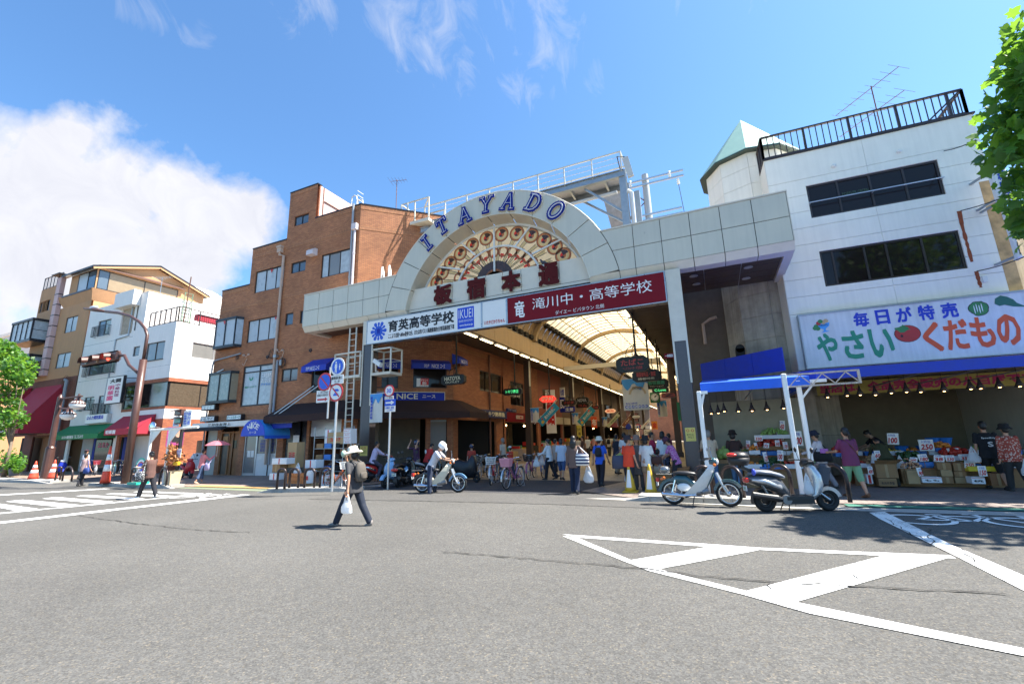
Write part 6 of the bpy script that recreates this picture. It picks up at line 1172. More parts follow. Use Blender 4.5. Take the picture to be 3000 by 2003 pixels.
r=FA.rect(ZA(345,765),ZA(448,812),.2); wsign(FA,r,'トキワ商店',M_NAVYS,M_ALU,'small dark blue sign right of the fish shop sign',.12,.05)
r=FA.rect(ZA(445,845),ZA(525,890),.2); wsign(FA,r,'大三書店',M('cream_sign',(.6,.55,.45),.5,var=.05),M_TXR,'small cream sign with red characters on the side wall',.12,.05)
fw_=lambda Y:Fr((0,Y,0))
for (a,b,Y,s,face,tm,lb) in (((775,560),(905,1050),33.6,'鮨',M_SIGNW,M_TXR,'tall white signboard with a red character behind the teal banner'),((940,530),(1000,640),38,'化粧',M_SIGNW,M_TXB,'white upper half of a tall shop signboard'),((938,640),(1003,800),38,'民',M_SIGNB,M_TXW,'blue lower half of a tall shop signboard'),((945,755),(1115,805),38.2,'花生堂',M_SIGNB,M_TXW,'wide blue shop sign before the second column'),((1300,865),(1370,990),46.5,'布',M_TXO,M_SIGNW,'orange and white striped blind of a shop'),((1800,960),(1850,1000),56,'→',M_SIGNW,M_TXB,'tiny white arrow sign deep in the arcade'),((1905,1010),(1995,1070),50,'C-Love8',M_SIGNW,M_TXK,'white sign with black letters above the shoppers'),((1990,915),(2065,1005),46,'金',M('orange_flag',(.75,.25,.03),.6,var=.1),M_TXR,'orange flag with a red gold character'),((1135,960),(1195,1100),36.5,'ホッキリ\n10000',M('yellow_price_flag',(.62,.5,.08),.6,var=.1),M_TXK,'yellow and black price flag beside the second column'),((2135,145),(2255,190),17.5,'一斉開放',M_SIGNR,M_TXW,'small maroon sign with white characters beside the right gate post')):
 r=fw_(Y).rect(ZA(*a),ZA(*b)); wsign(fw_(Y),r,s,face,tm,lb,.08,0)
for k,(cx,cy,m1) in enumerate(((1725,975,M_TXB),(1840,978,M_TXR))):
 f=fw_(54+k*2); c=f.px(*ZA(cx,cy)); t=thing('round_road_sign',['blue round direction sign deep in the arcade','round no parking sign deep in the arcade'][k],'sign',tuple(f(*c))); B=MB(f); B.lathe([(.34,0),(.34,.03)],(c[0],c[1],0),20,(0,0,1)); B.build('plate',m1,t); B=MB(f); B.lathe([(.24,.031),(.24,.034)],(c[0],c[1],0),20,(0,0,1)); B.build('inner_plate',M_TXB,t); B=MB(f); B.bar((c[0],-.0,-.03),(c[0],c[1]+.3,-.03),.06); B.build('post',M_GALV,t)
# service walkway above the gate roof
wk=thing('service_walkway','grey steel service walkway with white handrails over the arcade roof','walkway',(-6,19.6,9))
YW=19.6; R1_=R1
zbm=PY(*R1_(780,235),YW).z; xr=PY(*R1_(815,400),YW).x; xl_=PY(*zz(205,620),YW).x
def Q(p,Y=YW): return PY(*p,Y)
zf=zbm
def ib(p,q,h,m=M_GALV,name='beam',w=.2):
 B=MB(); u=V((0,0,1)); p,q=V(p),V(q); B.bar(p+u*(h/2-.01),q+u*(h/2-.01),w,.03); B.bar(p-u*(h/2-.01),q-u*(h/2-.01),w,.03); B.bar(p,q,.03,h-.05); return B.build(name,m,wk)
for yy in (YW,YW+1.3): ib((xl_,yy,zf),(xr+.1,yy,zf),.34)
B=MB(); B.box(xl_,YW+.05,zf+.18,xr,YW+1.25,zf+.2); B.build('grating_deck',M('pale_grating',(.45,.46,.5),.6,.3,var=.1),wk)
for k in range(7): x=xl_+(xr-xl_)*(k+.5)/7; ib((x,YW+.1,zf-.02),(x,YW+1.2,zf-.02),.16,w=.1)
for x in (xr,xl_+.2):
 B=MB(); B.box(x-.16,YW-.04,zt if x>-6 else 8.6,x+.16,YW,zf+.16); B.box(x-.16,YW+.3,zt,x+.16,YW+.34,zf+.16); B.box(x-.02,YW+.001,zt,x+.02,YW+.299,zf+.16); B.build('steel_post',M_GALV,wk)
B=MB(); B.box(xr+.35,YW+1.0,zt,xr+.6,YW+1.25,zf-.5); B.build('steel_post',M_GALV,wk)
B=MB(); B.bar((xr-.1,YW+.2,zf-1.9),(xr-1.9,YW+.2,zf-.2),.1); B.bar((xr-.1,YW+1.1,zf-2.1),(xr-2.4,YW+1.1,zf-.2),.1); B.build('brace',M_GALV,wk)
hr=1.18
B=MB(); hx=np.linspace(xl_+1.0,xr,9)
for yy in (YW-.02,YW+1.32):
 for x in hx: B.bar((x,yy,zf+.1),(x,yy,zf+hr),.055)
 for z_,w_ in ((zf+hr,.06),(zf+.62,.02),(zf+.9,.02)): B.bar((xl_+1.0,yy,z_),(xr+(.0),yy,z_),w_)
B.bar((xr,YW-.02,zf+hr),(xr,YW+1.32,zf+hr),.06); B.build('handrail',M_CREAM,wk)
p=Q(zz(95,460),18.9); q=Q(zz(410,470),18.9); zL=p.z; tp=Q(zz(290,182),18.9)
B=MB(); B.box(p.x,18.9,zL-.18,q.x,20.6,zL); B.build('landing',M_CREAM,wk); B=MB()
for x in (p.x,(p.x+q.x)/2,q.x): B.bar((x,18.92,zL),(x,18.92,zL+1.25),.06); B.bar((x,20.5,zL),(x,20.5,zL+1.25),.06)
for z_,w_ in ((1.25,.06),(.7,.02)): B.bar((p.x,18.92,zL+z_),(q.x,18.92,zL+z_),w_); B.bar((p.x,18.92,zL+z_),(p.x,20.5,zL+z_),w_); B.bar((p.x,20.5,zL+z_),(q.x,20.5,zL+z_),w_)
B.bar((q.x,18.92,zL+1.25),(xl_+1.0,19.58,zf+hr),.06); B.build('landing_rail',M_CREAM,wk); B=MB()
for dx in (.05,.5): B.bar((p.x+dx,18.85,zt-.2),(p.x+dx,18.85,zL+1.2),.06)
for k in range(12): B.bar((p.x+.05,18.85,zt+k*.3),(p.x+.5,18.85,zt+k*.3),.025)
B.build('ladder',M_CREAM,wk)
ib((q.x-.8,19.3,zL-.5),(xl_+1.5,19.3,zL-.5),.3)
B=MB(); B.tube([(xr-3.4,YW+.6,zf-.75),(xr-3.3,YW+.6,zf-.6),(xr-.4,YW+.6,zf-.55)],.09,8); B.tube([(xr+.32,YW+.2,zt),(xr+.32,YW+.2,zf-1.0),(xr+.15,YW+.2,zf-.85)],.11,8); B.build('drain_pipe',M('pale_pvc',(.58,.6,.62),.4,var=.05),wk)
B=MB(); c_=Q(R1_(850,180),YW-.2); B.bar((c_.x-.08,YW-.2,c_.z+.55),(c_.x+.1,YW-.2,c_.z-.5),.28,.16); B.build('floodlight',M('lamp_grey',(.5,.5,.48),.4,var=.08),wk); B=MB(); B.tube([(xr-.05,YW-.1,zf+.2),(xr-.15,YW-.1,zf+.9),(c_.x-.1,YW-.2,c_.z+.6)],.03,6); B.build('cable',M_BLACK,wk)
B=MB(); a_=Q(R1_(655,460),24); b_=Q(R1_(745,680),24); B.prism([(a_.x,23,a_.z),(a_.x+1.0,23,a_.z+.3),(b_.x+.8,23,b_.z-.3),(b_.x,23,b_.z-1)],(0,.05,0)); B.build('rusty_sheet',M('rusty_grating',(.50,.42,.36),.7,.2,var=.3,vs=3),wk)
YP=27; up=thing('utility_pole','grey utility pole with crossarms and insulators behind the gate','utility pole',(PY(*R1_(1010,400),YP).x,YP,9.3)); px_=PY(*R1_(1010,400),YP).x; pt=PY(*R1_(995,245),YP).z
B=MB(); B.lathe([(.26,9.3),(.21,pt)],(px_,YP,0),14); B.build('shaft',M('pole_concrete',(.42,.44,.46),.7,var=.1,streak=.2),up)
for z_,wd in ((pt-.45,2.3),(pt-.8,2.3),(pt-2.9,2.0),(pt-3.25,2.0)):
 B=MB(); B.bar((px_-wd,YP-.25,z_),(px_+wd,YP-.25,z_),.1); B.build('crossarm',M_ALU,up)
for k,(x,z_) in enumerate(((-1.6,pt-.45),(-.9,pt-.45),(1.5,pt-.45),(1.95,pt-1.1),(-2.0,pt-1.1))): B=MB(); B.lathe([(.05,-.25),(.1,-.2),(.05,-.12),(.1,-.05),(.05,.03),(.09,.08),(.04,.16)],(px_+x,YP-.25,z_),10); B.build('insulator',M_SIGNW,up)
B=MB(); B.bar((px_-1.1,YP-.25,pt-.8),(px_-.1,YP-.1,pt-1.9),.05); B.bar((px_-1.2,YP-.25,pt-2.9),(px_-.1,YP-.1,pt-1.9),.05); B.bar((px_-1,YP-.2,pt-4.9),(px_+1.1,YP-.2,pt-4.5),.14); B.bar((px_+.9,YP-.2,pt-7),(px_+.8,YP-.2,pt-4.4),.12); B.build('brace',M_RUST,up)
B=MB(); B.lathe([(.4,-7),(.4,-5.4),(.3,-5.2)],(px_-.95,YP-.3,pt),14); B.build('transformer',M_GALV,up)
B=MB(); [B.tube([(px_-.2,YP-.3,pt-4.2),(px_-1.2,YP-.3,pt-4.6-k*.3),(px_-1.5,YP-.3,pt-6.5)],.03,5) for k in range(4)]; B.tube([(px_-1.3,YP-.3,pt-2.4),(px_+.5,YP-.4,pt-6.2),(px_+2,YP-.4,pt-8)],.04,5); B.tube([(px_+1.95,YP-.25,pt-1.3),(px_+2.4,YP-.25,pt-8)],.02,5); B.build('cable',M_BLACK,up)
pg=FG.px(*zz(1725,870),-.3); x,z=pg[0],zl1; t=thing('pigeon','dark grey pigeon sitting on the lintel below the fanlight','bird',(x,Yg+.35,z)); B=MB(); B.smooth=True; B.tube([(x+.17,Yg+.35,z+.07),(x+.08,Yg+.35,z+.10),(x-.02,Yg+.35,z+.13),(x-.08,Yg+.35,z+.19),(x-.10,Yg+.35,z+.25),(x-.13,Yg+.35,z+.265),(x-.165,Yg+.35,z+.255)],[.015,.05,.075,.05,.035,.032,.006],10); B.build('body',M('pigeon_grey',(.05,.055,.07),.6,var=.2,vs=30),t); B=MB(); [B.tube([(x-.02,Yg+.35+d,z+.08),(x-.03,Yg+.35+d,z)],.008,5) for d in (-.02,.02)]; B.build('leg',M_RUST,t)
# people
TMP=bpy.data.scenes.new('tmp')
def remesh(B,vox,it=3,fac=.5):
 m=B.mesh('t',[]); o=bpy.data.objects.new('t',m); TMP.collection.objects.link(o); r=o.modifiers.new('r','REMESH'); r.mode='VOXEL'; r.voxel_size=vox; s=o.modifiers.new('s','SMOOTH'); s.factor=fac; s.iterations=it
 vl=TMP.view_layers[0]; vl.update(); dg=vl.depsgraph; dg.update(); ev=o.evaluated_get(dg); e=bpy.data.meshes.new_from_object(ev,depsgraph=dg)
 bpy.data.objects.remove(o); bpy.data.meshes.remove(m); return e
def cap(B,pts,r,n=10):
 B.tube(pts,r,n); rr=r if isinstance(r,(list,tuple)) else [r]*len(pts)
 for p,q in zip(pts,rr): B.sph(p,q,n,6)
def loft(B,rings,n=14):
 vs=[];fs=[]
 for c,rx,ry,x,y in rings:
  for k in range(n): a=2*math.pi*k/n; vs.append(tuple(V(c)+V(x)*rx*math.cos(a)+V(y)*ry*math.sin(a)))
 m=len(rings)
 for i in range(m-1):
  for k in range(n): fs.append((i*n+k,i*n+(k+1)%n,(i+1)*n+(k+1)%n,(i+1)*n+k))
 fs+=[tuple(range(n-1,-1,-1)),tuple(range((m-1)*n,m*n))]; B.add(vs,fs)
SK=dict(l=M('skin',(.50,.27,.17),.5,var=.06),d=M('tanned_skin',(.36,.18,.10),.5,var=.06)); HAIRC=M('black_hair',(.012,.010,.010),.45,var=.2,vs=60); HAIRG=M('grey_hair',(.22,.21,.2),.5,var=.2,vs=60)
def cloth(c): return mat('cloth_%d_%d_%d'%tuple(int(x*255) for x in c),c,.85,var=.14,vs=14,bump=.12,bs=35)
def patterned(name,c1,c2,sc=30,thr=.5):
 m=mat(name,c1,.85,var=0); N,L,b=nodes(m); g=N.new('ShaderNodeNewGeometry'); v=N.new('ShaderNodeTexVoronoi'); v.inputs['Scale'].default_value=sc; L.new(g.outputs['Position'],v.inputs[0]); r=N.new('ShaderNodeMapRange'); L.new(v.outputs[0],r.inputs[0]); r.inputs[1].default_value=thr-.1; r.inputs[2].default_value=thr+.1; x=N.new('ShaderNodeMix'); x.data_type='RGBA'; L.new(r.outputs[0],x.inputs[0]); x.inputs[6].default_value=tuple(c1)+(1,); x.inputs[7].default_value=tuple(c2)+(1,); L.new(x.outputs[2],b.inputs['Base Color']); return m
def stripes(name,c1,c2,per,axis=2):
 m=mat(name,c1,.85,var=0); N,L,b=nodes(m); g=N.new('ShaderNodeNewGeometry'); s=N.new('ShaderNodeSeparateXYZ'); L.new(g.outputs['Position'],s.inputs[0]); w=N.new('ShaderNodeMath'); w.operation='PINGPONG'; w.inputs[1].default_value=per; L.new(s.outputs[axis],w.inputs[0]); r=N.new('ShaderNodeMath'); r.operation='GREATER_THAN'; r.inputs[1].default_value=per/2; L.new(w.outputs[0],r.inputs[0]); x=N.new('ShaderNodeMix'); x.data_type='RGBA'; L.new(r.outputs[0],x.inputs[0]); x.inputs[6].default_value=tuple(c1)+(1,); x.inputs[7].default_value=tuple(c2)+(1,); L.new(x.outputs[2],b.inputs['Base Color']); return m
def person(label,loc,face,H=1.58,top=(.5,.5,.5),bot=(.02,.025,.05),sleeve='short',legs='long',shoe=(.05,.05,.05),hair='short',hat=None,hatc=(.7,.66,.55),skin='l',pose=None,vox=.016,hairm=None,sx=1.0,skirt=None,hipz=None,group=None):
 P=dict(lean=3,head=0,turn=0,la=12,lk=4,ra=-12,rk=14,spread=.02,lp=-8,rp=10,le=15,re=15,lab=9,rab=9,lin=0,rin=0); P.update(pose or {})
 t=thing('person',label,'person',(0,0,0),group); U=H; X=V((1,0,0))
 l=rad(P['lean']); sp=V((0,math.sin(l),math.cos(l))); fw=V((0,math.cos(l),-math.sin(l)))
 hc=V((0,0,.52))*U; sc=hc+sp*.295*U; nk=hc+sp*.335*U; hl=l+rad(P['head']); hd=V((0,math.sin(hl),math.cos(hl))); hf=V((0,math.cos(hl),-math.sin(hl))); tr=rad(P['turn']); hx=X*math.cos(tr)+hf*math.sin(tr); hf=hf*math.cos(tr)-X*math.sin(tr); hcn=nk+hd*.085*U
 def leg(s):
  a=rad(P['ra' if s>0 else 'la']); k=rad(P['rk' if s>0 else 'lk']); hip=hc+V((s*.052*U,0,-.005*U)); d=V((s*P['spread'],math.sin(a),-math.cos(a))).normalized(); kn=hip+d*.245*U; d2=V((s*P['spread']*.4,math.sin(a-k),-math.cos(a-k))).normalized(); an=kn+d2*.232*U; return hip,kn,an,a-k
 LG={s:leg(s) for s in (-1,1)}
 def arm(s):
  p=rad(P['rp' if s>0 else 'lp']); ab=rad(P['rab' if s>0 else 'lab']); e=rad(P['re' if s>0 else 'le']); inn=P['rin' if s>0 else 'lin']; sh=sc+X*s*.096*U*sx; d=V((s*math.sin(ab),math.sin(p)*math.cos(ab),-math.cos(p)*math.cos(ab))).normalized(); el=sh+d*.175*U; d2=V((s*(math.sin(ab)*.6-inn),math.sin(p+e),-math.cos(p+e))).normalized(); wr=el+d2*.145*U; return sh,el,wr,d2
 AR_={s:arm(s) for s in (-1,1)}
 dz=-min(LG[s][2].z for s in LG)+.045*U if hipz is None else hipz-hc.z
 sh_=V((0,0,dz)); mv=lambda p:tuple(p+sh_)
 def torso(B,g):
  rg=[(-.06,.070,.055),(-.02,.092,.064),(.03,.090,.063),(.09,.077,.053),(.16,.083,.056),(.23,.090,.058),(.272,.088,.052),(.302,.062,.040),(.325,.036,.030)]
  loft(B,[(mv(hc+sp*z*U+fw*(.006*U if z>.12 else 0)),(a*sx*1.07)*U+g,b*1.12*U+g,X,fw) for z,a,b in rg])
  for s in (-1,1): B.sph(mv(sc+X*s*.084*U*sx),.027*U+g,8,6)
 B=MB(); torso(B,-.010); cap(B,[mv(nk-sp*.03*U),mv(nk+hd*.05*U)],.030*U)
 vs=B.sph((0,0,0),(.045*U,.056*U,.070*U),14,10); n=15*0
 k0=len(B.v)-14*11
 for i in range(k0,len(B.v)): q=B.v[i]; B.v[i]=V(mv(hcn))+hx*q.x+hf*q.y+hd*q.z
 fp_=lambda x,y,z:mv(hcn+hx*x*U+hf*y*U+hd*z*U)
 B.sph(fp_(0,.057,-.012),.010*U,6,5); B.sph(fp_(0,.030,-.050),.026*U,8,6)
 for s in (-1,1): B.sph(fp_(s*.046,-.002,-.008),(.008*U,.012*U,.018*U),6,5)
 for s in (-1,1):
  h,k,a,sa=LG[s]; cap(B,[mv(h),mv(h.lerp(k,.5)),mv(k)],[.050*U,.042*U,.033*U]); cap(B,[mv(k),mv(k.lerp(a,.4)+V((0,-.006*U,0))),mv(a)],[.032*U,.031*U,.019*U])
  e,f,w,d=AR_[s]; cap(B,[mv(e),mv(f)],[.027*U,.021*U]); cap(B,[mv(f),mv(f.lerp(w,.3)),mv(w)],[.021*U,.021*U,.014*U]); cap(B,[mv(w),mv(w+d*.045*U)],[.016*U,.019*U])
 me_=remesh(B,vox); 
 Fg=MB()
 for s in (-1,1):
  e,f,w,d=AR_[s]; side=d.cross(V((0,0,1))); side=side.normalized() if side.length>.1 else X; pn=side.cross(d).normalized(); b0=w+d*.055*U
  for j,(o_,L_) in enumerate(((-1.5,.040),(-.5,.048),(.5,.046),(1.5,.036))): r0=b0+side*o_*.0095*U; Fg.tube([mv(r0),mv(r0+d*L_*.5*U),mv(r0+d*L_*.85*U+pn*.018*U),mv(r0+d*L_*.75*U+pn*.036*U)],[.0058*U,.0055*U,.005*U,.004*U],5)
  r0=w+d*.02*U-side*s*.014*U; Fg.tube([mv(r0),mv(r0-side*s*.018*U+d*.02*U),mv(r0-side*s*.012*U+d*.045*U+pn*.015*U)],[.0075*U,.0065*U,.005*U],5)
 bm=bmesh.new(); bm.from_mesh(me_); bpy.data.meshes.remove(me_); fm_=Fg.mesh('f',[]); bm.from_mesh(fm_); bpy.data.meshes.remove(fm_); me2=bpy.data.meshes.new('body'); bm.to_mesh(me2); bm.free(); me2.materials.append(SK[skin]); me2.polygons.foreach_set('use_smooth',[True]*len(me2.polygons))
 o=bpy.data.objects.new('body',me2); COL.objects.link(o); o.parent=t
 def part(B,name,m,v=vox,it=2):
  e=remesh(B,v,it); e.materials.append(m); e.polygons.foreach_set('use_smooth',[True]*len(e.polygons)); e.name=name; q=bpy.data.objects.new(name,e); COL.objects.link(q); q.parent=t; return q
 mt=top if isinstance(top,bpy.types.Material) else cloth(top); mb_=bot if isinstance(bot,bpy.types.Material) else cloth(bot); g=.011
 B=MB(); rg=[(-.075,.098,.068),(-.02,.095,.066),(.03,.091,.064),(.09,.082,.057),(.16,.086,.059),(.23,.090,.060),(.270,.086,.053),(.300,.060,.042),(.318,.040,.034)]
 loft(B,[(mv(hc+sp*z*U+fw*(.006*U if z>.12 else 0)),(a*sx*1.08)*U+g,b*1.14*U+g,X,fw) for z,a,b in rg])
 for s in (-1,1):
  e,f,w,d=AR_[s]; cap(B,[mv(e),mv(e.lerp(f,.72))],[.031*U,.032*U])
  if sleeve=='long': cap(B,[mv(e.lerp(f,.6)),mv(f),mv(w)],[.032*U,.028*U,.024*U])
 part(B,'shirt',mt)
 B=MB(); loft(B,[(mv(hc+sp*z*U),a*1.06*U*sx+g*.7,b*1.12*U+g*.7,X,fw) for z,a,b in ((-.07,.074,.058),(-.02,.093,.064),(.03,.088,.060),(.07,.080,.054))])
 fr_={'long':1.0,'capri':.55,'knee':.12,'short':-.35}[legs]
 for s in (-1,1):
  h,k,a,sa=LG[s]
  if fr_<0: cap(B,[mv(h),mv(h.lerp(k,1+fr_))],[.058*U,.054*U])
  else:
   e=k.lerp(a,fr_*.96); cap(B,[mv(h),mv(h.lerp(k,.5)),mv(k),mv(e)],[.064*U,.057*U,.048*U,.046*U if fr_<.9 else .041*U])
 if skirt:
  L_=skirt; loft(B,[(mv(hc+V((0,0,.08*U))),.085*U,.060*U,X,fw),(mv(hc),.105*U,.075*U,X,fw),(mv(hc-V((0,0,L_*U))),.125*U,.105*U,X,fw),(mv(hc-V((0,0,L_*U+.01))),.02*U,.02*U,X,fw)])
 part(B,'skirt' if skirt else 'trousers',mb_)
 ms=cloth(shoe)
 for s in (-1,1):
  h,k,a,sa=LG[s]; toe=V((0,math.cos(sa*.6),math.sin(min(0,sa*.5)))); B=MB(); c=a+V((0,0,-.022*U)); loft(B,[(mv(c-toe*.035*U+V((0,0,.02*U))),.018*U,.02*U,X,V((0,0,1))),(mv(c-toe*.03*U),.022*U,.026*U,X,V((0,0,1))),(mv(c+toe*.02*U),.025*U,.027*U,X,V((0,0,1))),(mv(c+toe*.07*U-V((0,0,.006*U))),.027*U,.019*U,X,V((0,0,1))),(mv(c+toe*.115*U-V((0,0,.011*U))),.016*U,.012*U,X,V((0,0,1)))],10); B.build('shoe',ms,t,True)
 B=MB(); 
 for s in (-1,1): B.sph(fp_(s*.019,.051,.004),(.0075*U,.004*U,.0045*U),6,4); B.bar(fp_(s*.011,.055,.019),fp_(s*.029,.050,.018),.004*U,.003*U)
 B.build('eye',M_TXK,t); B=MB(); B.bar(fp_(-.014,.053,-.036),fp_(.014,.053,-.036),.006*U,.004*U); B.build('mouth',M('lip',(.36,.12,.10),.5,var=0),t)
 hm=hairm or HAIRC; B=MB()
 def hb(c,r): 
  k=len(B.v); B.sph((0,0,0),tuple(x*U for x in r),12,9)
  for i in range(k,len(B.v)): q=B.v[i]; B.v[i]=V(fp_(*c))+hx*q.x+hf*q.y+hd*q.z
 if hair!='none':
  hb((0,-.012,.022),(.052,.056,.060)); hb((0,-.028,-.005),(.048,.040,.055))
 if hair in('bob','long'): hb((0,-.022,-.03),(.056,.044,.055))
 if hair=='long': hb((0,-.04,-.10),(.058,.034,.08)); hb((0,-.045,-.06),(.06,.036,.07))
 if hair=='pony': cap(B,[fp_(0,-.062,.01),fp_(0,-.085,-.03),fp_(.004,-.075,-.12)],[.018*U,.024*U,.010*U])
 if hair=='bun': hb((0,-.068,.03),(.024,.024,.024))
 if B.f: part(B,'hair',hm,max(.010,vox*.7),2)
 if hat:
  B=MB(); c=V(fp_(0,-.006,.030)); mh=cloth(hatc) if not isinstance(hatc,bpy.types.Material) else hatc; dr={'bucket':.03,'wide':.035,'cap':0,'helmet':0,'full':0}[hat]
  def ringh(r1,r2,z): return (tuple(c+hd*z*U),r1*U,r2*U,hx,hf)
  if hat in('bucket','wide'):
   w=.092 if hat=='bucket' else .118; loft(B,[ringh(w,w*1.06,-.028),ringh(w-.003,w*1.03,-.022),ringh(.066,.074,.004),ringh(.062,.070,.01),ringh(.058,.066,.052),ringh(.04,.046,.066),ringh(.01,.01,.069)],22)
  elif hat=='cap':
   loft(B,[ringh(.056,.066,-.004),ringh(.056,.065,.02),ringh(.046,.052,.046),ringh(.01,.01,.056)],18); loft(B,[(tuple(c+hf*.055*U-hd*.001*U),.05*U,.004*U,hx,hd),(tuple(c+hf*.085*U-hd*.006*U),.046*U,.004*U,hx,hd),(tuple(c+hf*.108*U-hd*.012*U),.02*U,.003*U,hx,hd)],12)
  else:
   loft(B,[ringh(.060,.066,-.055),ringh(.070,.078,-.03),ringh(.073,.083,.01),ringh(.064,.074,.045),ringh(.04,.046,.068),ringh(.01,.01,.074)],20)
  B.build('helmet' if hat in('helmet','full') else 'hat',mh,t,True)
  if hat=='full':
   B=MB(); loft(B,[(tuple(c+hf*.078*U+hd*.02*U),.062*U,.012*U,hx,hd),(tuple(c+hf*.115*U+hd*.002*U),.06*U,.008*U,hx,hd),(tuple(c+hf*.13*U-hd*.04*U),.05*U,.006*U,hx,hd)],12); B.build('visor',mh,t,True)
 t.location=loc; t.rotation_euler=(0,0,rad(face-90))
 t['_h']=dz
 Rz=Matrix.Rotation(rad(face-90),3,'Z')
 W_=lambda p:V(loc)+Rz@(V(p)+sh_)
 return dict(t=t,hand={s:W_(AR_[s][2]+AR_[s][3]*.07*U) for s in AR_},sho={s:W_(AR_[s][0]) for s in AR_},back=W_(sc-sp*.1*U-fw*.09*U),hip={s:W_(hc+X*s*.13*U) for s in (-1,1)},R=Rz,U=U,W=W_,sc=sc,sp=sp,fw=fw,chest=W_(sc-sp*.12*U+fw*.07*U),head=W_(hcn))
def gp(px,py,z=.02): p=G(px,py,z); return (p.x,p.y,z)
# carried things
M_BAGW=tmat('white_plastic_film',(.78,.79,.80),.35)
def carrier(label,top,h=.42,w=.15,m=None,rot=0,grp='white plastic shopping bags',prt=None):
 t=thing('carrier_bag',label,'bag',(0,0,0),grp); rr=random.Random(len(label)*7+int(top[0]*10)); h*=.8; w*=.8; B=MB(); rings=[]; z0=top[2]
 prof=((0.0,.10,.03),(.10,.35,.25),(.25,.62,.5),(.5,.9,.75),(.75,1,.9),(.93,.9,.85),(1.0,.55,.5)); n=18; vs=[];fs=[]
 for zf,a,b in prof:
  for k in range(n):
   an=2*math.pi*k/n; j=1+rr.uniform(-.10,.10); vs.append((top[0]+w*a*j*math.cos(an),top[1]+w*.6*b*j*math.sin(an),z0-.12-(h-.12)*zf))
 for i in range(len(prof)-1):
  for k in range(n): fs.append((i*n+k,i*n+(k+1)%n,(i+1)*n+(k+1)%n,(i+1)*n+k))
 fs.append(tuple(range((len(prof)-1)*n,len(prof)*n))); B.add(vs,fs); B.build('sack',m or M_BAGW,t,False); B=MB()
 for s in (-1,1): B.tube([(top[0]+s*w*.5,top[1],z0-.2),(top[0]+s*w*.28,top[1],z0-.07),(top[0],top[1],z0+.01),(top[0]+s*w*.1,top[1]+.02,z0-.12)],[.022,.014,.009,.012],6)
 B.build('handle',m or M_BAGW,t); return t
def tote(label,c,w,h,d,m,ang=0,strap=None,cat='bag',grp=None,hm=None):
 t=thing('shoulder_bag',label,cat,tuple(c),grp); f=Fr3(c,(math.cos(ang),math.sin(ang),0),(0,0,1)); B=MB(f); n=12
 loft(B,[((0,-h/2,0),w*.42,d*.4,(1,0,0),(0,0,1)),((0,-h*.46,0),w*.5,d*.5,(1,0,0),(0,0,1)),((0,0,0),w*.52,d*.55,(1,0,0),(0,0,1)),((0,h*.42,0),w*.46,d*.4,(1,0,0),(0,0,1)),((0,h/2,0),w*.42,d*.25,(1,0,0),(0,0,1))],n); B.build('sack',m,t,True)
 if strap is not None:
  B=MB(); 
  for s in (-1,1): p=f(s*w*.38,h*.45,0); B.tube([tuple(p),tuple(p.lerp(V(strap),.5)+V((0,0,.01))),tuple(V(strap)+V((0,0,.02)))],.011,5)
  B.build('strap',hm or m,t)
 return t
def backpack(P,label,m,sc=1.0):
 t=thing('backpack',label,'backpack',(0,0,0)); U=P['U']; B=MB(); c=P['sc']-P['sp']*.115*U-P['fw']*.105*U; X=V((1,0,0)); tr=lambda p:tuple(P['W'](p)); R3=P['R']
 rg=[(-.115,.05,.03),(-.10,.085,.045),(0,.088,.05),(.08,.075,.042),(.115,.045,.025)]
 loft(B,[(tr(c+P['sp']*z*U*sc),a*U*sc,b*U*sc,tuple(R3@X),tuple(R3@P['fw'])) for z,a,b in rg],16); B.build('sack',m,t,True); B=MB(); loft(B,[(tr(c+P['sp']*z*U*sc-P['fw']*.045*U),a*U*sc,.022*U,tuple(R3@X),tuple(R3@P['fw'])) for z,a in ((-.085,.04),(-.075,.06),(-.02,.06),(-.01,.05))],12); B.build('pocket',m,t,True); B=MB()
 for s in (-1,1): a=P['sc']+X*s*.065*U; B.tube([tr(c+P['sp']*.09*U+X*s*.05*U),tr(a+P['sp']*.04*U-P['fw']*.02*U),tr(a+P['fw']*.068*U),tr(a-P['sp']*.1*U+P['fw']*.075*U),tr(c-P['sp']*.08*U+X*s*.075*U+P['fw']*.03*U)],.012,5)
 B.build('strap',m,t); return t
N1=.012
pa=person('woman in wide cream sun hat and dark grey shirt walking across the road',tuple((G(985,1545)+G(1080,1535))/2),184,1.56,top=(.045,.045,.05),bot=(.012,.018,.035),shoe=(.22,.2,.19),hair='bob',hat='wide',hatc=(.80,.76,.62),vox=N1,sx=1.25,skin='l',pose=dict(lean=5,head=8,la=30,lk=6,ra=-22,rk=10,lp=-20,le=16,lab=12,rp=58,re=112,rab=-6,rin=.25))
backpack(pa,'olive grey backpack on the woman in the cream sun hat',M('olive_grey_cloth',(.10,.085,.07),.8,var=.2,vs=20),1.05); carrier('white carrier bag in the hand of the woman in the cream hat',pa['hand'][-1]+V((0,0,.03)),.46,.17)
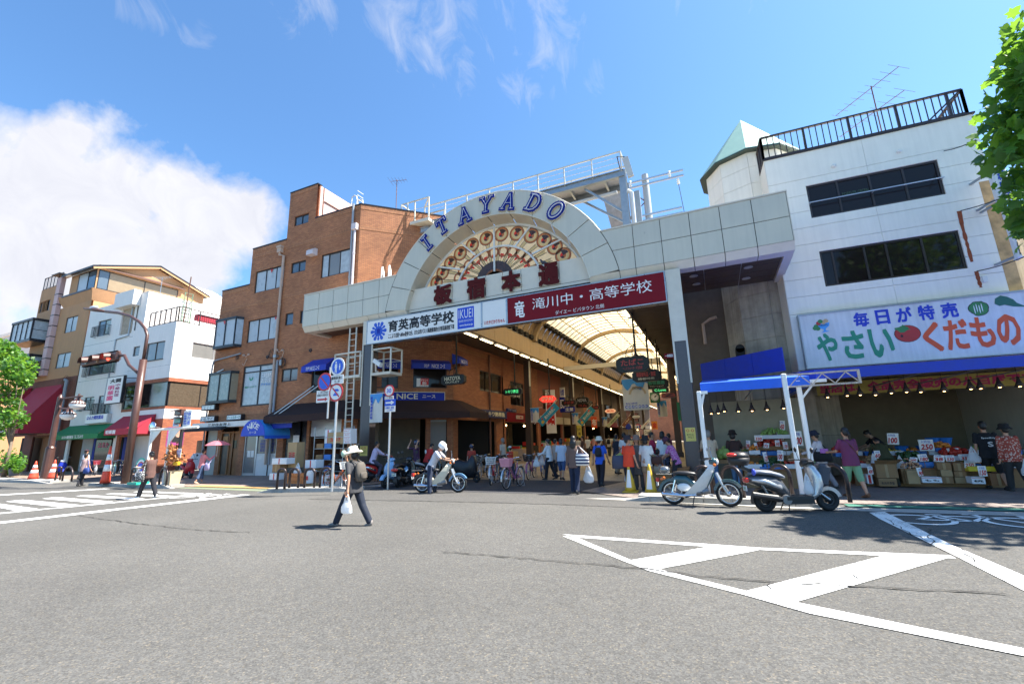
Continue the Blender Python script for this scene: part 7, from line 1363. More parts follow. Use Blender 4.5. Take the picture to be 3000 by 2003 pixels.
def towel(P,label,m):
 t=thing('towel',label,'towel',tuple(P['chest'])); B=MB(); U=P['U']; tr=lambda p:tuple(P['W'](p)); X=V((1,0,0))
 for s in (-1,1): loft(B,[(tr(P['sc']+P['sp']*.045*U-P['fw']*.035*U),.03*U,.012*U,tuple(P['R']@X),tuple(P['R']@P['fw'])),(tr(P['sc']+P['sp']*.045*U+X*s*.045*U+P['fw']*.01*U),.03*U,.012*U,tuple(P['R']@X),tuple(P['R']@P['fw'])),(tr(P['sc']+X*s*.055*U+P['fw']*.062*U),.028*U,.010*U,tuple(P['R']@X),tuple(P['R']@P['fw'])),(tr(P['sc']-P['sp']*.13*U+X*s*.045*U+P['fw']*.085*U),.03*U,.008*U,tuple(P['R']@X),tuple(P['R']@P['fw']))],8)
 B.build('cloth',m,t,True); return t
towel(pa,'pale yellow towel round the neck of the woman in the cream hat',cloth((.62,.62,.36)))
B=MB(); h_=pa['hand'][1]; B.sph(tuple(h_+V((-.02,-.02,.02))),(.06,.05,.07),8,6); tag(B.build('handkerchief',cloth((.45,.60,.45)),None,True),'pale green handkerchief held to the face under the cream hat','handkerchief')
pb=person('woman in brown shirt and black trousers on the crossing with a checked bag',tuple(G(430,1458)),182,1.55,top=(.11,.055,.045),bot=(.012,.012,.018),shoe=(.55,.55,.55),hair='bun',vox=N1,pose=dict(head=18,la=26,lk=4,ra=-20,rk=10,lp=30,le=62,lin=.2,rp=30,re=62,rin=.2))
tote('black and white checked shoulder bag of the woman on the crossing',pb['hip'][-1]+V((.06,-.12,-.04)),.36,.34,.16,patterned('checked_cloth',(.55,.55,.55),(.05,.05,.05),28,.35),.1,pb['sho'][-1]); carrier('white bag hanging before the woman on the crossing',pb['hand'][-1]+V((-.02,.05,.0)),.36,.14)
B=MB(); h_=pb['hand'][-1]; B.box(h_.x-.1,h_.y-.06,h_.z+.02,h_.x+.05,h_.y+.1,h_.z+.03); tag(B.build('leaflet',M_SIGNW),'white paper in the hands of the woman on the crossing','paper')
pc=person('woman in pink shirt and rolled jeans under a pink parasol',gp(585,1416),86,1.5,top=(.62,.22,.24),bot=(.06,.10,.19),legs='capri',sleeve='long',shoe=(.5,.38,.28),hair='short',vox=.014,pose=dict(lp=-2,le=20,rp=40,re=85,rin=.2))
carrier('white cloth bag hanging at the left of the woman with the parasol',pc['sho'][-1]+V((-.1,0,-.28)),.42,.14); tote('lilac tote bag at the right of the woman with the parasol',pc['hip'][1]+V((.12,.05,-.06)),.28,.3,.12,cloth((.34,.30,.50)),.1,pc['hand'][1])
def parasol(label,base,h,r,m):
 t=thing('parasol',label,'umbrella',tuple(base)); c=V(base)+V((0,0,h)); B=MB(); n=8; k=5; vs=[tuple(c)];
 for j in range(1,k+1):
  a=j/k
  for i in range(n*2):
   th=math.pi*i/n; rr=r*a*(1 if i%2==0 else .955-.02*a); vs.append((c.x+rr*math.cos(th),c.y+rr*math.sin(th),c.z-.40*r*a*a-(0 if i%2==0 else .0)))
 fs=[(0,1+i,1+(i+1)%(2*n)) for i in range(2*n)]
 for j in range(k-1):
  for i in range(2*n): a=1+j*2*n; fs.append((a+i,a+2*n+i,a+2*n+(i+1)%(2*n),a+(i+1)%(2*n)))
 B.add(vs,fs); B.build('canopy',m,t); B=MB(); B.tube([tuple(base),tuple(c+V((0,0,.06)))],.009,6); B.build('shaft',M_ALU,t); B=MB(); [B.tube([tuple(c-V((0,0,.03))),tuple(c+V((r*.6*math.cos(i*math.pi/4),r*.6*math.sin(i*math.pi/4),-.17*r)))],.004,4) for i in range(8)]; B.build('rib',M_ALU,t)
parasol('pink parasol held over the woman in rolled jeans',pc['hand'][1]+V((.02,.05,-.05)),.72,.54,tmat('pink_parasol_cloth',(.72,.22,.27),.35))
pd=person('woman in dusty pink vest with a blue bag seen from behind at the left kerb',gp(236,1424,0),110,1.45,top=(.36,.24,.23),bot=(.015,.015,.02),sleeve='short',hair='short',vox=.018,pose=dict(lp=40,le=10,lab=25)); tote('blue shoulder bag on the woman in the dusty pink vest',pd['hip'][1]+V((.08,-.06,-.05)),.40,.26,.16,cloth((.04,.07,.25)),0,pd['sho'][1])
person('man in white shirt and dark cap behind the woman with the blue bag',gp(238,1404),105,1.62,top=(.78,.77,.78),bot=(.02,.02,.03),hat='cap',hatc=(.05,.02,.03),vox=.02,pose=dict(lp=35,le=10,lab=20))
F_=.02
pe=person('woman with long black hair in brown tunic seen from behind with a striped bag',tuple(G(1687,1446)),92,1.6,top=(.14,.085,.07),bot=(.012,.02,.05),sleeve='long',hair='long',vox=.014,pose=dict(la=8,ra=-10,rk=10,rp=12,re=10,rab=22)); 
tote('navy and white striped shoulder bag of the woman in the brown tunic',pe['hip'][1]+V((.06,-.08,.12)),.40,.34,.16,stripes('navy_white_stripe',(.75,.72,.68),(.02,.03,.09),.045),.0,pe['sho'][1],hm=M_TXW); carrier('large white carrier bag swinging beside the woman in the brown tunic',pe['hand'][1]+V((.02,0,.04)),.62,.2)
pf_=person('man in bright blue shirt and cream hat walking into the arcade',gp(1763,1424),88,1.52,top=(.03,.12,.62),bot=(.018,.014,.02),hat='bucket',hatc=(.62,.58,.48),vox=.014,pose=dict(la=10,ra=-14,rk=20,lab=14,rab=14)); backpack(pf_,'small black backpack on the man in the bright blue shirt',cloth((.025,.02,.022)),.85)
pg_=person('woman in white cardigan and black trousers carrying two bags by the bicycles',gp(1612,1404),170,1.52,top=(.72,.72,.72),bot=(.012,.012,.016),sleeve='long',hair='bun',vox=.015,pose=dict(head=10,lp=28,le=40,rp=28,re=45)); carrier('pinkish carrier bag of the woman in the white cardigan',pg_['hand'][1]+V((-.03,.05,0)),.5,.15); carrier('clear white carrier bag of the woman in the white cardigan',pg_['hand'][-1]+V((0,-.03,0)),.5,.17)
ph2=person('woman in striped pastel top and denim shorts walking into the arcade',gp(1648,1405),95,1.52,top=stripes('pastel_stripe',(.66,.68,.72),(.30,.36,.52),.02,0),bot=(.05,.09,.2),legs='knee',hair='bob',vox=.016,sx=1.08)
person('person in pale brown shirt half hidden behind the striped pastel top',gp(1630,1396),60,1.5,top=(.42,.33,.28),bot=(.05,.04,.04),legs='capri',vox=.02)
pi_=person('woman in orange red shirt and black hat at the vegetable stall',gp(1848,1440),60,1.52,top=(.72,.06,.02),bot=(.015,.018,.03),hair='short',hat='bucket',hatc=(.03,.02,.025),vox=.014,sx=1.1,pose=dict(la=4,ra=-4,rk=4,turn=-25,lp=-2,le=10,rp=2,re=15)); tote('large dark blue cloth bag of the woman in the orange red shirt',pi_['hip'][-1]+V((-.10,-.05,.02)),.42,.38,.2,cloth((.05,.06,.10)),.2,pi_['sho'][-1]); carrier('pale blue carrier bag held low by the woman in the orange red shirt',pi_['hand'][-1]+V((.12,-.05,.0)),.5,.16)
person('woman in grey dress and brown hat facing the road at the stall',gp(1876,1434),-80,1.52,top=(.10,.095,.09),bot=(.09,.085,.08),skirt=.24,hat='bucket',hatc=(.22,.14,.11),vox=.016,sx=1.08,pose=dict(la=3,ra=-3,rk=3,lp=20,le=30,lin=.2,rp=8,re=20))
pj=person('woman in white lace shirt and beige shorts with a brown satchel',gp(1902,1436),80,1.5,top=(.74,.73,.70),bot=(.36,.27,.18),legs='short',shoe=(.03,.02,.02),hair='bob',hat='bucket',hatc=(.012,.012,.014),vox=.014,pose=dict(la=4,ra=-6,rk=4)); tote('dark brown satchel on the woman in the white lace shirt',pj['hip'][1]+V((.10,-.02,.06)),.30,.22,.12,cloth((.06,.025,.02)),.3,pj['sho'][-1])
person('man in magenta red shirt looking to the right at the stall',gp(1918,1405),10,1.66,top=(.42,.02,.07),bot=(.03,.03,.04),sleeve='short',vox=.018,pose=dict(rp=30,re=40))
person('person in white shirt with black hair beside the right column',gp(1952,1412),70,1.66,top=(.74,.74,.74),bot=(.10,.12,.2),hair='bob',vox=.016)
person('small girl in flowered dress at the stall',gp(1935,1424),40,1.12,top=patterned('flowered_cloth',(.6,.5,.45),(.3,.1,.1),40),bot=patterned('flowered_cloth',(.6,.5,.45),(.3,.1,.1),40),skirt=.2,hair='bob',vox=.014)
pk=person('woman in lilac flowered blouse and plum hat bending at the stall',gp(1990,1428),165,1.5,top=patterned('lilac_flowered_cloth',(.62,.45,.62),(.45,.10,.35),34,.38),bot=(.03,.03,.04),hat='bucket',hatc=(.10,.03,.05),vox=.014,pose=dict(lean=18,head=22,lp=25,le=30,rp=25,re=35)); carrier('orange bag before the woman in the lilac blouse',pk['hand'][1]+V((-.05,0,0)),.34,.12,M('orange_film',(.7,.13,.02),.5,var=.1)); tote('beige handbag of the woman in the lilac blouse',pk['hand'][-1]+V((0,0,-.25)),.28,.22,.12,cloth((.45,.36,.26)),.1,pk['hand'][-1])
person('man in navy shirt with a pale towel inside the arcade',gp(1812,1388),60,1.62,top=(.02,.022,.04),bot=(.36,.29,.2),vox=.02); person('man in white shirt behind the woman in orange red',gp(1836,1392),75,1.68,top=(.72,.72,.74),bot=(.05,.05,.07),vox=.018)
pn=person('small distant person with a black backpack inside the arcade',gp(1787,1336),90,1.6,top=(.6,.58,.55),bot=(.03,.03,.03),vox=.03); backpack(pn,'black backpack on the small distant person inside the arcade',cloth((.012,.012,.012)),1.0)
for i,(x,y,fa,tp,lb) in enumerate(((1696,1352,90,(.5,.45,.38),'person in beige shirt deep in the arcade left of centre'),(1712,1360,200,(.10,.06,.05),'person in dark brown shirt deep in the arcade'),(1832,1330,100,(.4,.08,.06),'distant person in dull red shirt in the arcade'),(1760,1322,95,(.6,.6,.62),'distant person in white deep in the arcade'),(1868,1340,120,(.06,.08,.14),'distant person in navy by the hanging signs'),(1742,1330,80,(.55,.3,.3),'distant person in pink in the arcade'),(1805,1326,270,(.1,.2,.3),'distant person in teal facing the road'),(1850,1334,90,(.62,.6,.5),'distant person in cream behind the stall crowd'),(1890,1345,90,(.15,.12,.1),'person in dark clothes beyond the beige shorts'),(1725,1340,270,(.7,.7,.7),'distant person in white facing the road'),(1970,1380,150,(.3,.05,.1),'person in wine red beside the right column'))): person(lb,gp(x,y),fa,1.6,top=tp,bot=(.04,.04,.05),vox=.03)
person('grey haired man in pale shirt standing at the shop racks behind the bicycles',gp(1476,1392),170,1.6,top=(.50,.45,.38),bot=(.06,.05,.05),hairm=HAIRG,vox=.018,skin='d'); person('child in red shirt and white cap behind the bicycles',gp(1497,1398),150,1.25,top=(.55,.05,.03),bot=(.05,.05,.08),hat='cap',hatc=(.7,.7,.7),vox=.018)
person('person putting on a dark helmet beside the parked scooters',gp(1220,1408),-110,1.58,top=(.055,.02,.06),bot=(.2,.16,.12),hat='helmet',hatc=M('glossy_dark_helmet',(.02,.03,.07),.12,var=0,coat=.6),vox=.016,pose=dict(lp=95,le=110,lab=30,lin=.4,rp=95,re=110,rab=30,rin=.4))
pr_=person('person in red shirt with a sling bag seen from behind at the scooters',gp(1250,1404),75,1.52,top=(.62,.035,.03),bot=(.05,.05,.06),hair='short',vox=.016,pose=dict(lean=20,head=25)); B=MB(); c=pr_['back']; B.sph(tuple(c+V((-.03,-.02,.02))),(.05,.02,.09),8,6); tag(B.build('sling_bag',M_TXW,None,True),'white sling bag on the back of the red shirt','bag')
person('person in dark helmet crouching behind the covered scooter',gp(1382,1400),-60,1.35,top=(.4,.05,.03),bot=(.04,.04,.05),hat='helmet',hatc=M('glossy_dark_helmet',(.02,.03,.07)),vox=.018)
person('grey haired man in beige shirt and jeans at the greengrocer seen from behind',gp(2092,1428),95,1.64,top=(.56,.45,.33),bot=(.07,.14,.26),hairm=HAIRG,hair='short',vox=.014,sx=1.1,pose=dict(rp=30,re=50,lp=30,le=50)); person('woman in dark brown shirt and pale jeans at the vegetable display',gp(2165,1425),80,1.6,top=(.045,.022,.02),bot=(.16,.28,.44),hair='bob',hat='bucket',hatc=(.012,.01,.01),vox=.015,pose=dict(rp=35,re=60))
pl_=person('woman in pale blouse and navy hat holding a black bag at the greengrocer',gp(2420,1432),150,1.52,top=(.66,.60,.63),bot=(.28,.25,.27),sleeve='long',hair='short',hat='bucket',hatc=(.02,.025,.05),vox=.014,sx=1.08,pose=dict(head=15,lp=25,le=50,rp=20,re=45)); tote('large black shoulder bag of the woman in the navy hat',pl_['hip'][-1]+V((.10,-.12,.08)),.42,.26,.18,cloth((.012,.012,.014)),0,pl_['sho'][1])
pm=person('woman with pony tail in plum shirt and green knee trousers walking on the pavement',gp(2512,1456),112,1.6,top=(.15,.028,.085),bot=(.16,.33,.19),legs='knee',shoe=(.18,.08,.04),hair='pony',vox=N1,sx=1.1,pose=dict(la=12,ra=-12,rk=8,lp=25,le=60,rp=5,re=30)); B=MB(); B.tube([tuple(pm['W'](pm['sc']+V((-.1,-.04,.04)))),tuple(pm['W'](pm['sc']+V((.0,-.13,-.12)))),tuple(pm['W'](pm['sc']+V((.17,-.08,-.36))))],.012,5); tag(B.build('bag_strap',cloth((.12,.04,.02))),'brown bag strap across the back of the plum shirt','strap')
B=MB(); h_=pm['hand'][-1]; B.bbox(h_.x-.12,h_.y-.03,h_.z-.02,h_.x+.06,h_.y+.02,h_.z+.09,.01); tag(B.build('purse',cloth((.45,.16,.48))),'pinkish purple purse in the hand of the woman in plum','purse')
person('shop assistant in black bending over the vegetables inside the greengrocer',(4.95,18.6,.05),185,1.62,top=(.014,.014,.018),bot=(.014,.014,.018),hair='bun',vox=.018,pose=dict(lean=38,head=10,lp=40,le=30,rp=40,re=30))
pp=person('man in black polo shirt with printed back at the right end of the store',gp(2925,1432),88,1.66,top=(.010,.012,.016),bot=(.012,.012,.014),legs='knee',vox=.014,sx=1.15); carrier('white carrier bag at the left of the man in the black polo',pp['hip'][-1]+V((-.12,-.05,.18)),.5,.17); carrier('beige carrier bag at the right of the man in the black polo',pp['hip'][1]+V((.08,-.05,.12)),.36,.15)
f=Fr3(pp['W'](pp['sc']-pp['sp']*.13*1.66-pp['fw']*.10*1.66)+V((0,-.012,0)),(1,.03,0),(0,0,1)); t_=pp['t']
for s,r in (('SpeedEdge',(-.15,.09,.15,.135)),('S',(-.05,-.10,.05,.02))): o=text(s,f,r,M_TXW,None,.02,c=.01); o.parent=t_; o.matrix_parent_inverse=(Matrix.Translation(t_.location)@Matrix.Rotation(rad(-2),4,'Z')).inverted(); o.name='shirt_print'
pq=person('woman in leopard print blouse and black hat at the right edge',gp(2992,1440),95,1.56,top=patterned('leopard_print',(.60,.48,.40),(.30,.05,.03),26,.34),bot=(.03,.03,.03),sleeve='long',hat='bucket',hatc=(.015,.014,.014),vox=.014,sx=1.1,pose=dict(rp=10,re=25)); carrier('pale blue printed carrier bag at the right edge of the store',pq['hip'][1]+V((-.05,-.2,.0)),.55,.18)
po=person('stooping person in olive jacket among the boxes of the greengrocer',gp(2612,1424),95,1.48,top=(.055,.06,.025),bot=(.06,.055,.03),sleeve='long',hair='short',vox=.016,sx=1.15,pose=dict(lean=40,head=20,lp=30,rp=30)); carrier('white carrier bag left of the person in the olive jacket',po['hip'][-1]+V((-.1,-.05,.12)),.42,.12); carrier('white carrier bag right of the person in the olive jacket',po['hip'][1]+V((.1,-.05,.05)),.46,.14)
# bicycles, mopeds, scooters (built along +X at the origin, then placed)
M_TYRE=M('tyre_rubber',(.016,.016,.017),.8,var=.1); M_PLB=M('black_plastic',(.02,.02,.022),.45,var=.1); M_SEAT=M('black_seat',(.02,.02,.024),.4,var=.1); M_LAMPR=M('red_tail_lamp',(.55,.03,.02),.2,var=0,coat=.5); M_LAMPO=M('orange_lamp',(.75,.18,.03),.2,var=0,coat=.5); M_LENS=M('clear_lens',(.6,.63,.66),.08,var=0,coat=.5); M_ENG=M('engine_grey',(.26,.26,.27),.4,.7,var=.15); M_PLATE=M('number_plate',(.70,.70,.72),.5,var=.03)
def torus(B,c,R_,r,n=26,m=8,y=1.0):
 B.tube([(c[0]+R_*math.cos(2*math.pi*i/n),c[1],c[2]+R_*math.sin(2*math.pi*i/n)) for i in range(n)],r,m,closed=True)
def place(t,a,b,z=0.0):
 a,b=V(a),V(b); t.location=(a.x,a.y,z); t.rotation_euler=(0,0,math.atan2(b.y-a.y,b.x-a.x)); return t
def recolor(o,m):
 for c in o.children:
  if c.name.split('.')[0] in('frame','fender','shield'): c.material_slots[0].link='OBJECT'; c.material_slots[0].material=m
def wheel(t,x,R_,tr,rim=M_ALU,spokes=20,hub=.03,rimr=.012,y=0,tw=1):
 B=MB(); torus(B,(x,y,R_),R_-tr,tr); w=B.build('wheel',M_TYRE,t,True)
 B=MB(); torus(B,(x,y,R_),R_-2*tr-.004,rimr,26,6); B.tube([(x,y-.045,R_),(x,y+.045,R_)],hub,8); q=B.build('rim',rim,t,True); q.parent=w
 if spokes:
  B=MB(); [B.tube([(x+hub*math.cos(a),y+(.03 if k%2 else -.03),R_+hub*math.sin(a)),(x+(R_-2*tr)*math.cos(a+.25*(1 if k%4<2 else -1)),y,R_+(R_-2*tr)*math.sin(a+.25*(1 if k%4<2 else -1)))],.0022,3,False) for k,a in enumerate(np.linspace(0,2*math.pi,spokes,endpoint=False))]; q=B.build('spoke',M_ALU,t,kind='stuff'); q.parent=w
 return w
def basket(t,c,w,d,h,m,solid=False,name='basket'):
 B=MB(); x,y,z=c; cols=9; T=lambda u,v,zz:(x+(u)*d*(.8+.2*zz),y+(v)*w*(.8+.2*zz),z+h*zz)
 per=[(-.5,-.5),(.5,-.5),(.5,.5),(-.5,.5),(-.5,-.5)]; r=.0055 if not solid else .009
 for (a0,b0),(a1,b1) in zip(per[:-1],per[1:]):
  for k in range(cols): u=a0+(a1-a0)*k/cols; v=b0+(b1-b0)*k/cols; B.bar(T(u,v,0),T(u,v,1),r*1.6)
  for zz in ((0,.33,.66,1) if not solid else (0,.25,.5,.75,1)): B.bar(T(a0,b0,zz),T(a1,b1,zz),r*(2.6 if zz in(0,1) else 1.6))
 for k in range(5): B.bar(T(-.5,-.5+k/4,0),T(.5,-.5+k/4,0),r*1.5)
 return B.build(name,m,t)
def bicycle(label,fc,bc=M_WHITE,solid=False,rear=True):
 t=thing('bicycle',label,'bicycle',(0,0,0),'bicycles parked at the arcade mouth'); R_=.33
 wheel(t,0,R_,.018); wheel(t,1.06,R_,.018); B=MB(); bbk=(.42,0,.27); hd0,hd1=(.86,0,.62),(.82,0,.80); se=(.20,0,.78); tb=.017
 for p,q in ((bbk,hd0),((.45,0,.36),(.84,0,.70)),(bbk,se),): B.tube([p,q],tb,8)
 B.tube([hd0,hd1],.02,8)
 for s in (-1,1): B.tube([bbk,(0,s*.06,R_)],.010,6); B.tube([(.23,0,.68),(0,s*.06,R_)],.009,6); B.tube([(.87,s*.045,.60),(.95,s*.05,.42),(1.06,s*.05,R_)],.011,6)
 B.build('frame',fc,t)
 B=MB()
 for x in (0,1.06): a=np.linspace(rad(-10 if x else 20),rad(150 if x else 200),12); [B.quad(*[(x+(R_+.02)*math.cos(u),s*.028,R_+(R_+.02)*math.sin(u)) for u,s in ((p,-1),(q,-1),(q,1),(p,1))]) for p,q in zip(a[:-1],a[1:])]
 B.build('fender',M_ALU,t); B=MB(); B.tube([se,(.185,0,.84)],.013,6); B.build('seat_post',M_ALU,t)
 B=MB(); loft(B,[((.05,0,.87),.10,.03,(0,1,0),(0,0,1)),((.13,0,.875),.10,.035,(0,1,0),(0,0,1)),((.22,0,.875),.05,.028,(0,1,0),(0,0,1)),((.32,0,.87),.02,.015,(0,1,0),(0,0,1))],10); B.build('saddle',M_SEAT,t,True)
 B=MB(); B.tube([hd1,(.80,0,.93)],.013,6); B.tube([(.52,.29,.98),(.66,.29,.99),(.76,.22,.985),(.81,.08,.93),(.81,-.08,.93),(.76,-.22,.985),(.66,-.29,.99),(.52,-.29,.98)],.011,6); B.build('handlebar',M_CHROME,t)
 B=MB(); [B.tube([(.50,s*.29,.978),(.62,s*.29,.988)],.016,6) for s in (-1,1)]; B.build('grip',M_PLB,t)
 basket(t,(1.04,0,.72),.36,.27,.24,bc,solid); B=MB(); B.lathe([(.015,0),(.04,.05),(.042,.07)],(1.10,0,.64),10,(1,0,.0)); B.build('headlamp',M_CHROME,t)
 B=MB(); B.lathe([(.085,-.004),(.085,.004)],(bbk[0],-.055,bbk[2]),18,(0,1,0)); B.tube([(.42,-.08,.27),(.34,-.08,.13)],.009,5); B.tube([(.42,.08,.27),(.5,.08,.41)],.009,5); B.box(.28,-.15,.115,.38,-.07,.135); B.box(.46,.07,.40,.56,.15,.42); B.build('crankset',M_PLB,t); B=MB(); B.bbox(-.08,-.065,.285,.45,-.04,.375,.01); B.build('chain_case',fc if solid else M_PLB,t)
 B=MB(); [B.tube([(0,s*.08,R_),(-.06,s*.13,.01)],.009,5) for s in (-1,1)]; B.tube([(-.06,-.13,.012),(-.06,.13,.012)],.009,5); B.build('stand',M_ALU,t)
 if rear: B=MB(); [B.tube([(.20,s*.06,.70),(-.28,s*.07,.70),(0,s*.06,R_)],.006,5) for s in (-1,1)]; [B.bar((x,-.07,.70),(x,.07,.70),.01) for x in (-.26,-.14,-.02,.1)]; B.build('rack',M_ALU,t)
 B=MB(); B.lathe([(.028,0),(.028,.012)],(-.36,0,.45),10,(-1,0,0)); B.build('reflector',M_LAMPR,t)
 return t
M_REDP=M('red_cycle_paint',(.50,.02,.025),.3,var=.05,coat=.4); M_PURP=M('mauve_cycle_paint',(.36,.10,.22),.3,var=.05,coat=.4); M_PINKP=M('pink_plastic',(.70,.30,.36),.5,var=.04); M_BLUP=M('blue_cycle_paint',(.05,.12,.3),.3,var=.05,coat=.4); M_ORP=M('orange_cycle_paint',(.6,.14,.03),.3,var=.05,coat=.4)
b1=bicycle('red bicycle with a white wire basket facing the road',M_REDP,M_WHITE); f1=G(1414,1436); place(b1,G(1452,1412),f1)
b2=bicycle('mauve bicycle with a pink plastic basket facing the road',M_PURP,M_PINKP,True); p=G(1481,1434); place(b2,G(1525,1423),p)
def bike(src,label,a,b,fc=None,bm=None):
 t=dup(src,(0,0,0),0,label); place(t,a,b)
 if fc: recolor(t,fc)
 if bm:
  for c in t.children:
   if c.name.startswith('basket'): c.material_slots[0].link='OBJECT'; c.material_slots[0].material=bm
 return t
for lb,a,b,fc,bm in (('mauve bicycle with a dark wire basket third from the red one',(1565,1398),(1537,1410),M_PURP,M_PLB),('black bicycle beside the woman in the white cardigan',(1602,1392),(1580,1404),M_BLUP,M_GALV),('silver bicycle with a leopard print basket cover behind the red bicycle',(1432,1398),(1395,1407),M_ALU,patterned('leopard_cover',(.55,.48,.38),(.06,.04,.03),30,.4)),('black bicycle standing behind the pink basket',(1500,1397),(1462,1405),M_PLB,M_PLB),('orange bicycle behind the woman in the cream hat',(962,1432),(1012,1436),M_ORP,M_WHITE),('silver bicycle before the pharmacy',(276,1392),(286,1402),M_ALU,M_REDF),('pale green bicycle before the white corner building',(330,1393),(345,1401),M('mint_cycle_paint',(.3,.5,.45),.3,var=.05),M_PLB),('dark bicycle before the brick corner of the white corner building',(352,1392),(362,1401),M_PLB,M_PLB),('dark bicycle among the shoppers by the right post',(1962,1414),(1940,1421),M_PLB,M_GALV)): bike(b1,lb,G(*a),G(*b),fc,bm)
def cub(label,body,legs,rearc,seatm=M_SEAT,plate=None,rack=True,helmet=False,grp='step through mopeds'):
 t=thing('moped',label,'moped',(0,0,0),grp); R_=.275; wb=1.19; wheel(t,0,R_,.034,M_CHROME,28,.05,.016); wheel(t,wb,R_,.034,M_CHROME,28,.06,.016)
 B=MB(); loft(B,[((-.02,0,.56),.05,.03,(0,1,0),(0,0,1)),((.12,0,.58),.10,.09,(0,1,0),(0,0,1)),((.33,0,.56),.10,.11,(0,1,0),(0,0,1)),((.46,0,.47),.06,.08,(0,1,0),(0,0,1)),((.62,0,.40),.05,.055,(0,1,0),(0,0,1)),((.78,0,.46),.045,.05,(0,1,0),(0,0,1)),((.93,0,.70),.045,.05,(0,1,0),(0,0,1)),((.93,0,.84),.05,.05,(0,1,0),(1,0,0))],12); B.build('frame',rearc,t,True)
 B=MB()
 for a0,a1 in ((rad(18),rad(175)),): 
  a=np.linspace(a0,a1,14); [B.quad(*[(R_*0+(R_+.035)*math.cos(u)*1.0,s*.06,R_+(R_+.035)*math.sin(u)) for u,s in ((p,-1),(q,-1),(q,1),(p,1))]) for p,q in zip(a[:-1],a[1:])]
  for s in (-1,1): [B.quad(*[(rr*math.cos(u),s*.06,R_+rr*math.sin(u)) for u,rr in ((p,R_+.035),(q,R_+.035),(q,R_-.03),(p,R_-.03))][::s]) for p,q in zip(a[:-1],a[1:])]
 B.build('fender',rearc,t); B=MB(); a=np.linspace(rad(30),rad(165),12)
 for s in (-1,1): [B.quad(*[(wb+rr*math.cos(u),s*.055,R_+rr*math.sin(u)) for u,rr in ((p,R_+.04),(q,R_+.04),(q,R_-.02),(p,R_-.02))][::s]) for p,q in zip(a[:-1],a[1:])]
 [B.quad(*[(wb+(R_+.04)*math.cos(u),s*.055,R_+(R_+.04)*math.sin(u)) for u,s in ((p,-1),(q,-1),(q,1),(p,1))]) for p,q in zip(a[:-1],a[1:])]; B.build('front_fender',rearc,t)
 B=MB()
 pr=[(.93,.90,.07),(.90,.80,.16),(.84,.66,.21),(.76,.50,.22),(.68,.36,.20),(.60,.25,.17),(.55,.20,.13)]; n=6
 for (x0,z0,w0),(x1,z1,w1) in zip(pr[:-1],pr[1:]):
  for k in range(n):
   u,v=-1+2*k/n,-1+2*(k+1)/n; c=lambda x,w,s,z:(x-(.10+.42*max(0,.92-z))*(s*s)+.06,w*s,z); P4=[c(x0,w0,u,z0),c(x0,w0,v,z0),c(x1,w1,v,z1),c(x1,w1,u,z1)]; B.quad(*P4); B.quad(*[(p[0]-.012,p[1],p[2]) for p in P4][::-1])
 B.build('leg_shield',legs,t); 
 for s in (-1,1): B=MB(); B.sph((.27,s*.085,.40),(.15,.035,.09),14,8); B.build('side_cover',legs,t,True)
 B=MB(); loft(B,[((.06,0,.70),.09,.035,(0,1,0),(0,0,1)),((.18,0,.71),.125,.05,(0,1,0),(0,0,1)),((.36,0,.705),.12,.055,(0,1,0),(0,0,1)),((.52,0,.69),.06,.04,(0,1,0),(0,0,1)),((.56,0,.68),.03,.02,(0,1,0),(0,0,1))],12); B.build('seat',seatm,t,True)
 for s in (-1,1):
  B=MB(); B.tube([(.98,s*.06,.72),(1.07,s*.075,.50),(1.17,s*.075,.30)],.028,8); B.build('fork_arm',rearc if rearc!=body else M_ALU,t); B=MB(); B.tube([(.02,s*.10,.30),(.10,s*.10,.56)],.024,8); B.build('shock_absorber',M_CHROME,t)
 B=MB(); B.tube([(.52,-.10,.24),(.30,-.13,.22),(-.22,-.14,.25)],[.02,.045,.045],10); B.build('silencer',M_CHROME,t); B=MB(); B.tube([(.66,-.02,.30),(.80,-.02,.34)],.075,10); B.sph((.55,0,.30),(.14,.12,.10),12,8); B.tube([(.45,-.16,.22),(.72,-.16,.22)],.012,6); B.build('engine',M_ENG,t)
 B=MB(); loft(B,[((.86,0,.96),.06,.05,(0,1,0),(0,0,1)),((.95,0,.97),.10,.085,(0,1,0),(0,0,1)),((1.02,0,.965),.085,.08,(0,1,0),(0,0,1))],12); B.build('headlight_shell',body,t,True); B=MB(); B.lathe([(.072,0),(.06,.025),(.02,.04)],(1.02,0,.965),14,(1,0,0)); B.build('headlight',M_LENS,t)
 B=MB(); B.tube([(.80,.33,1.02),(.90,.20,1.03),(.94,.0,1.0),(.90,-.20,1.03),(.80,-.33,1.02)],.013,8); B.build('handlebar',M_PLB,t); 
 for s in (-1,1):
  B=MB(); B.tube([(.70,s*.35,1.01),(.82,s*.325,1.02)],.018,8); B.build('grip',M_PLB,t); B=MB(); B.tube([(.90,s*.24,1.04),(.88,s*.29,1.20)],.006,5); B.sph((.88,s*.29,1.24),(.014,.055,.045),10,6); B.build('mirror',M_CHROME,t); B=MB(); B.sph((.98,s*.17,.90),(.035,.03,.035),8,6); B.sph((-.2,s*.12,.58),(.035,.03,.035),8,6); B.build('indicator',M_LAMPO,t)
 if rack: B=MB(); [B.tube([(.02,s*.10,.69),(-.32,s*.10,.69)],.008,5) for s in (-1,-.4,.4,1)]; [B.tube([(x,-.1,.69),(x,.1,.69)],.008,5) for x in (-.32,-.15,.02)]; B.build('rack',M_CHROME,t)
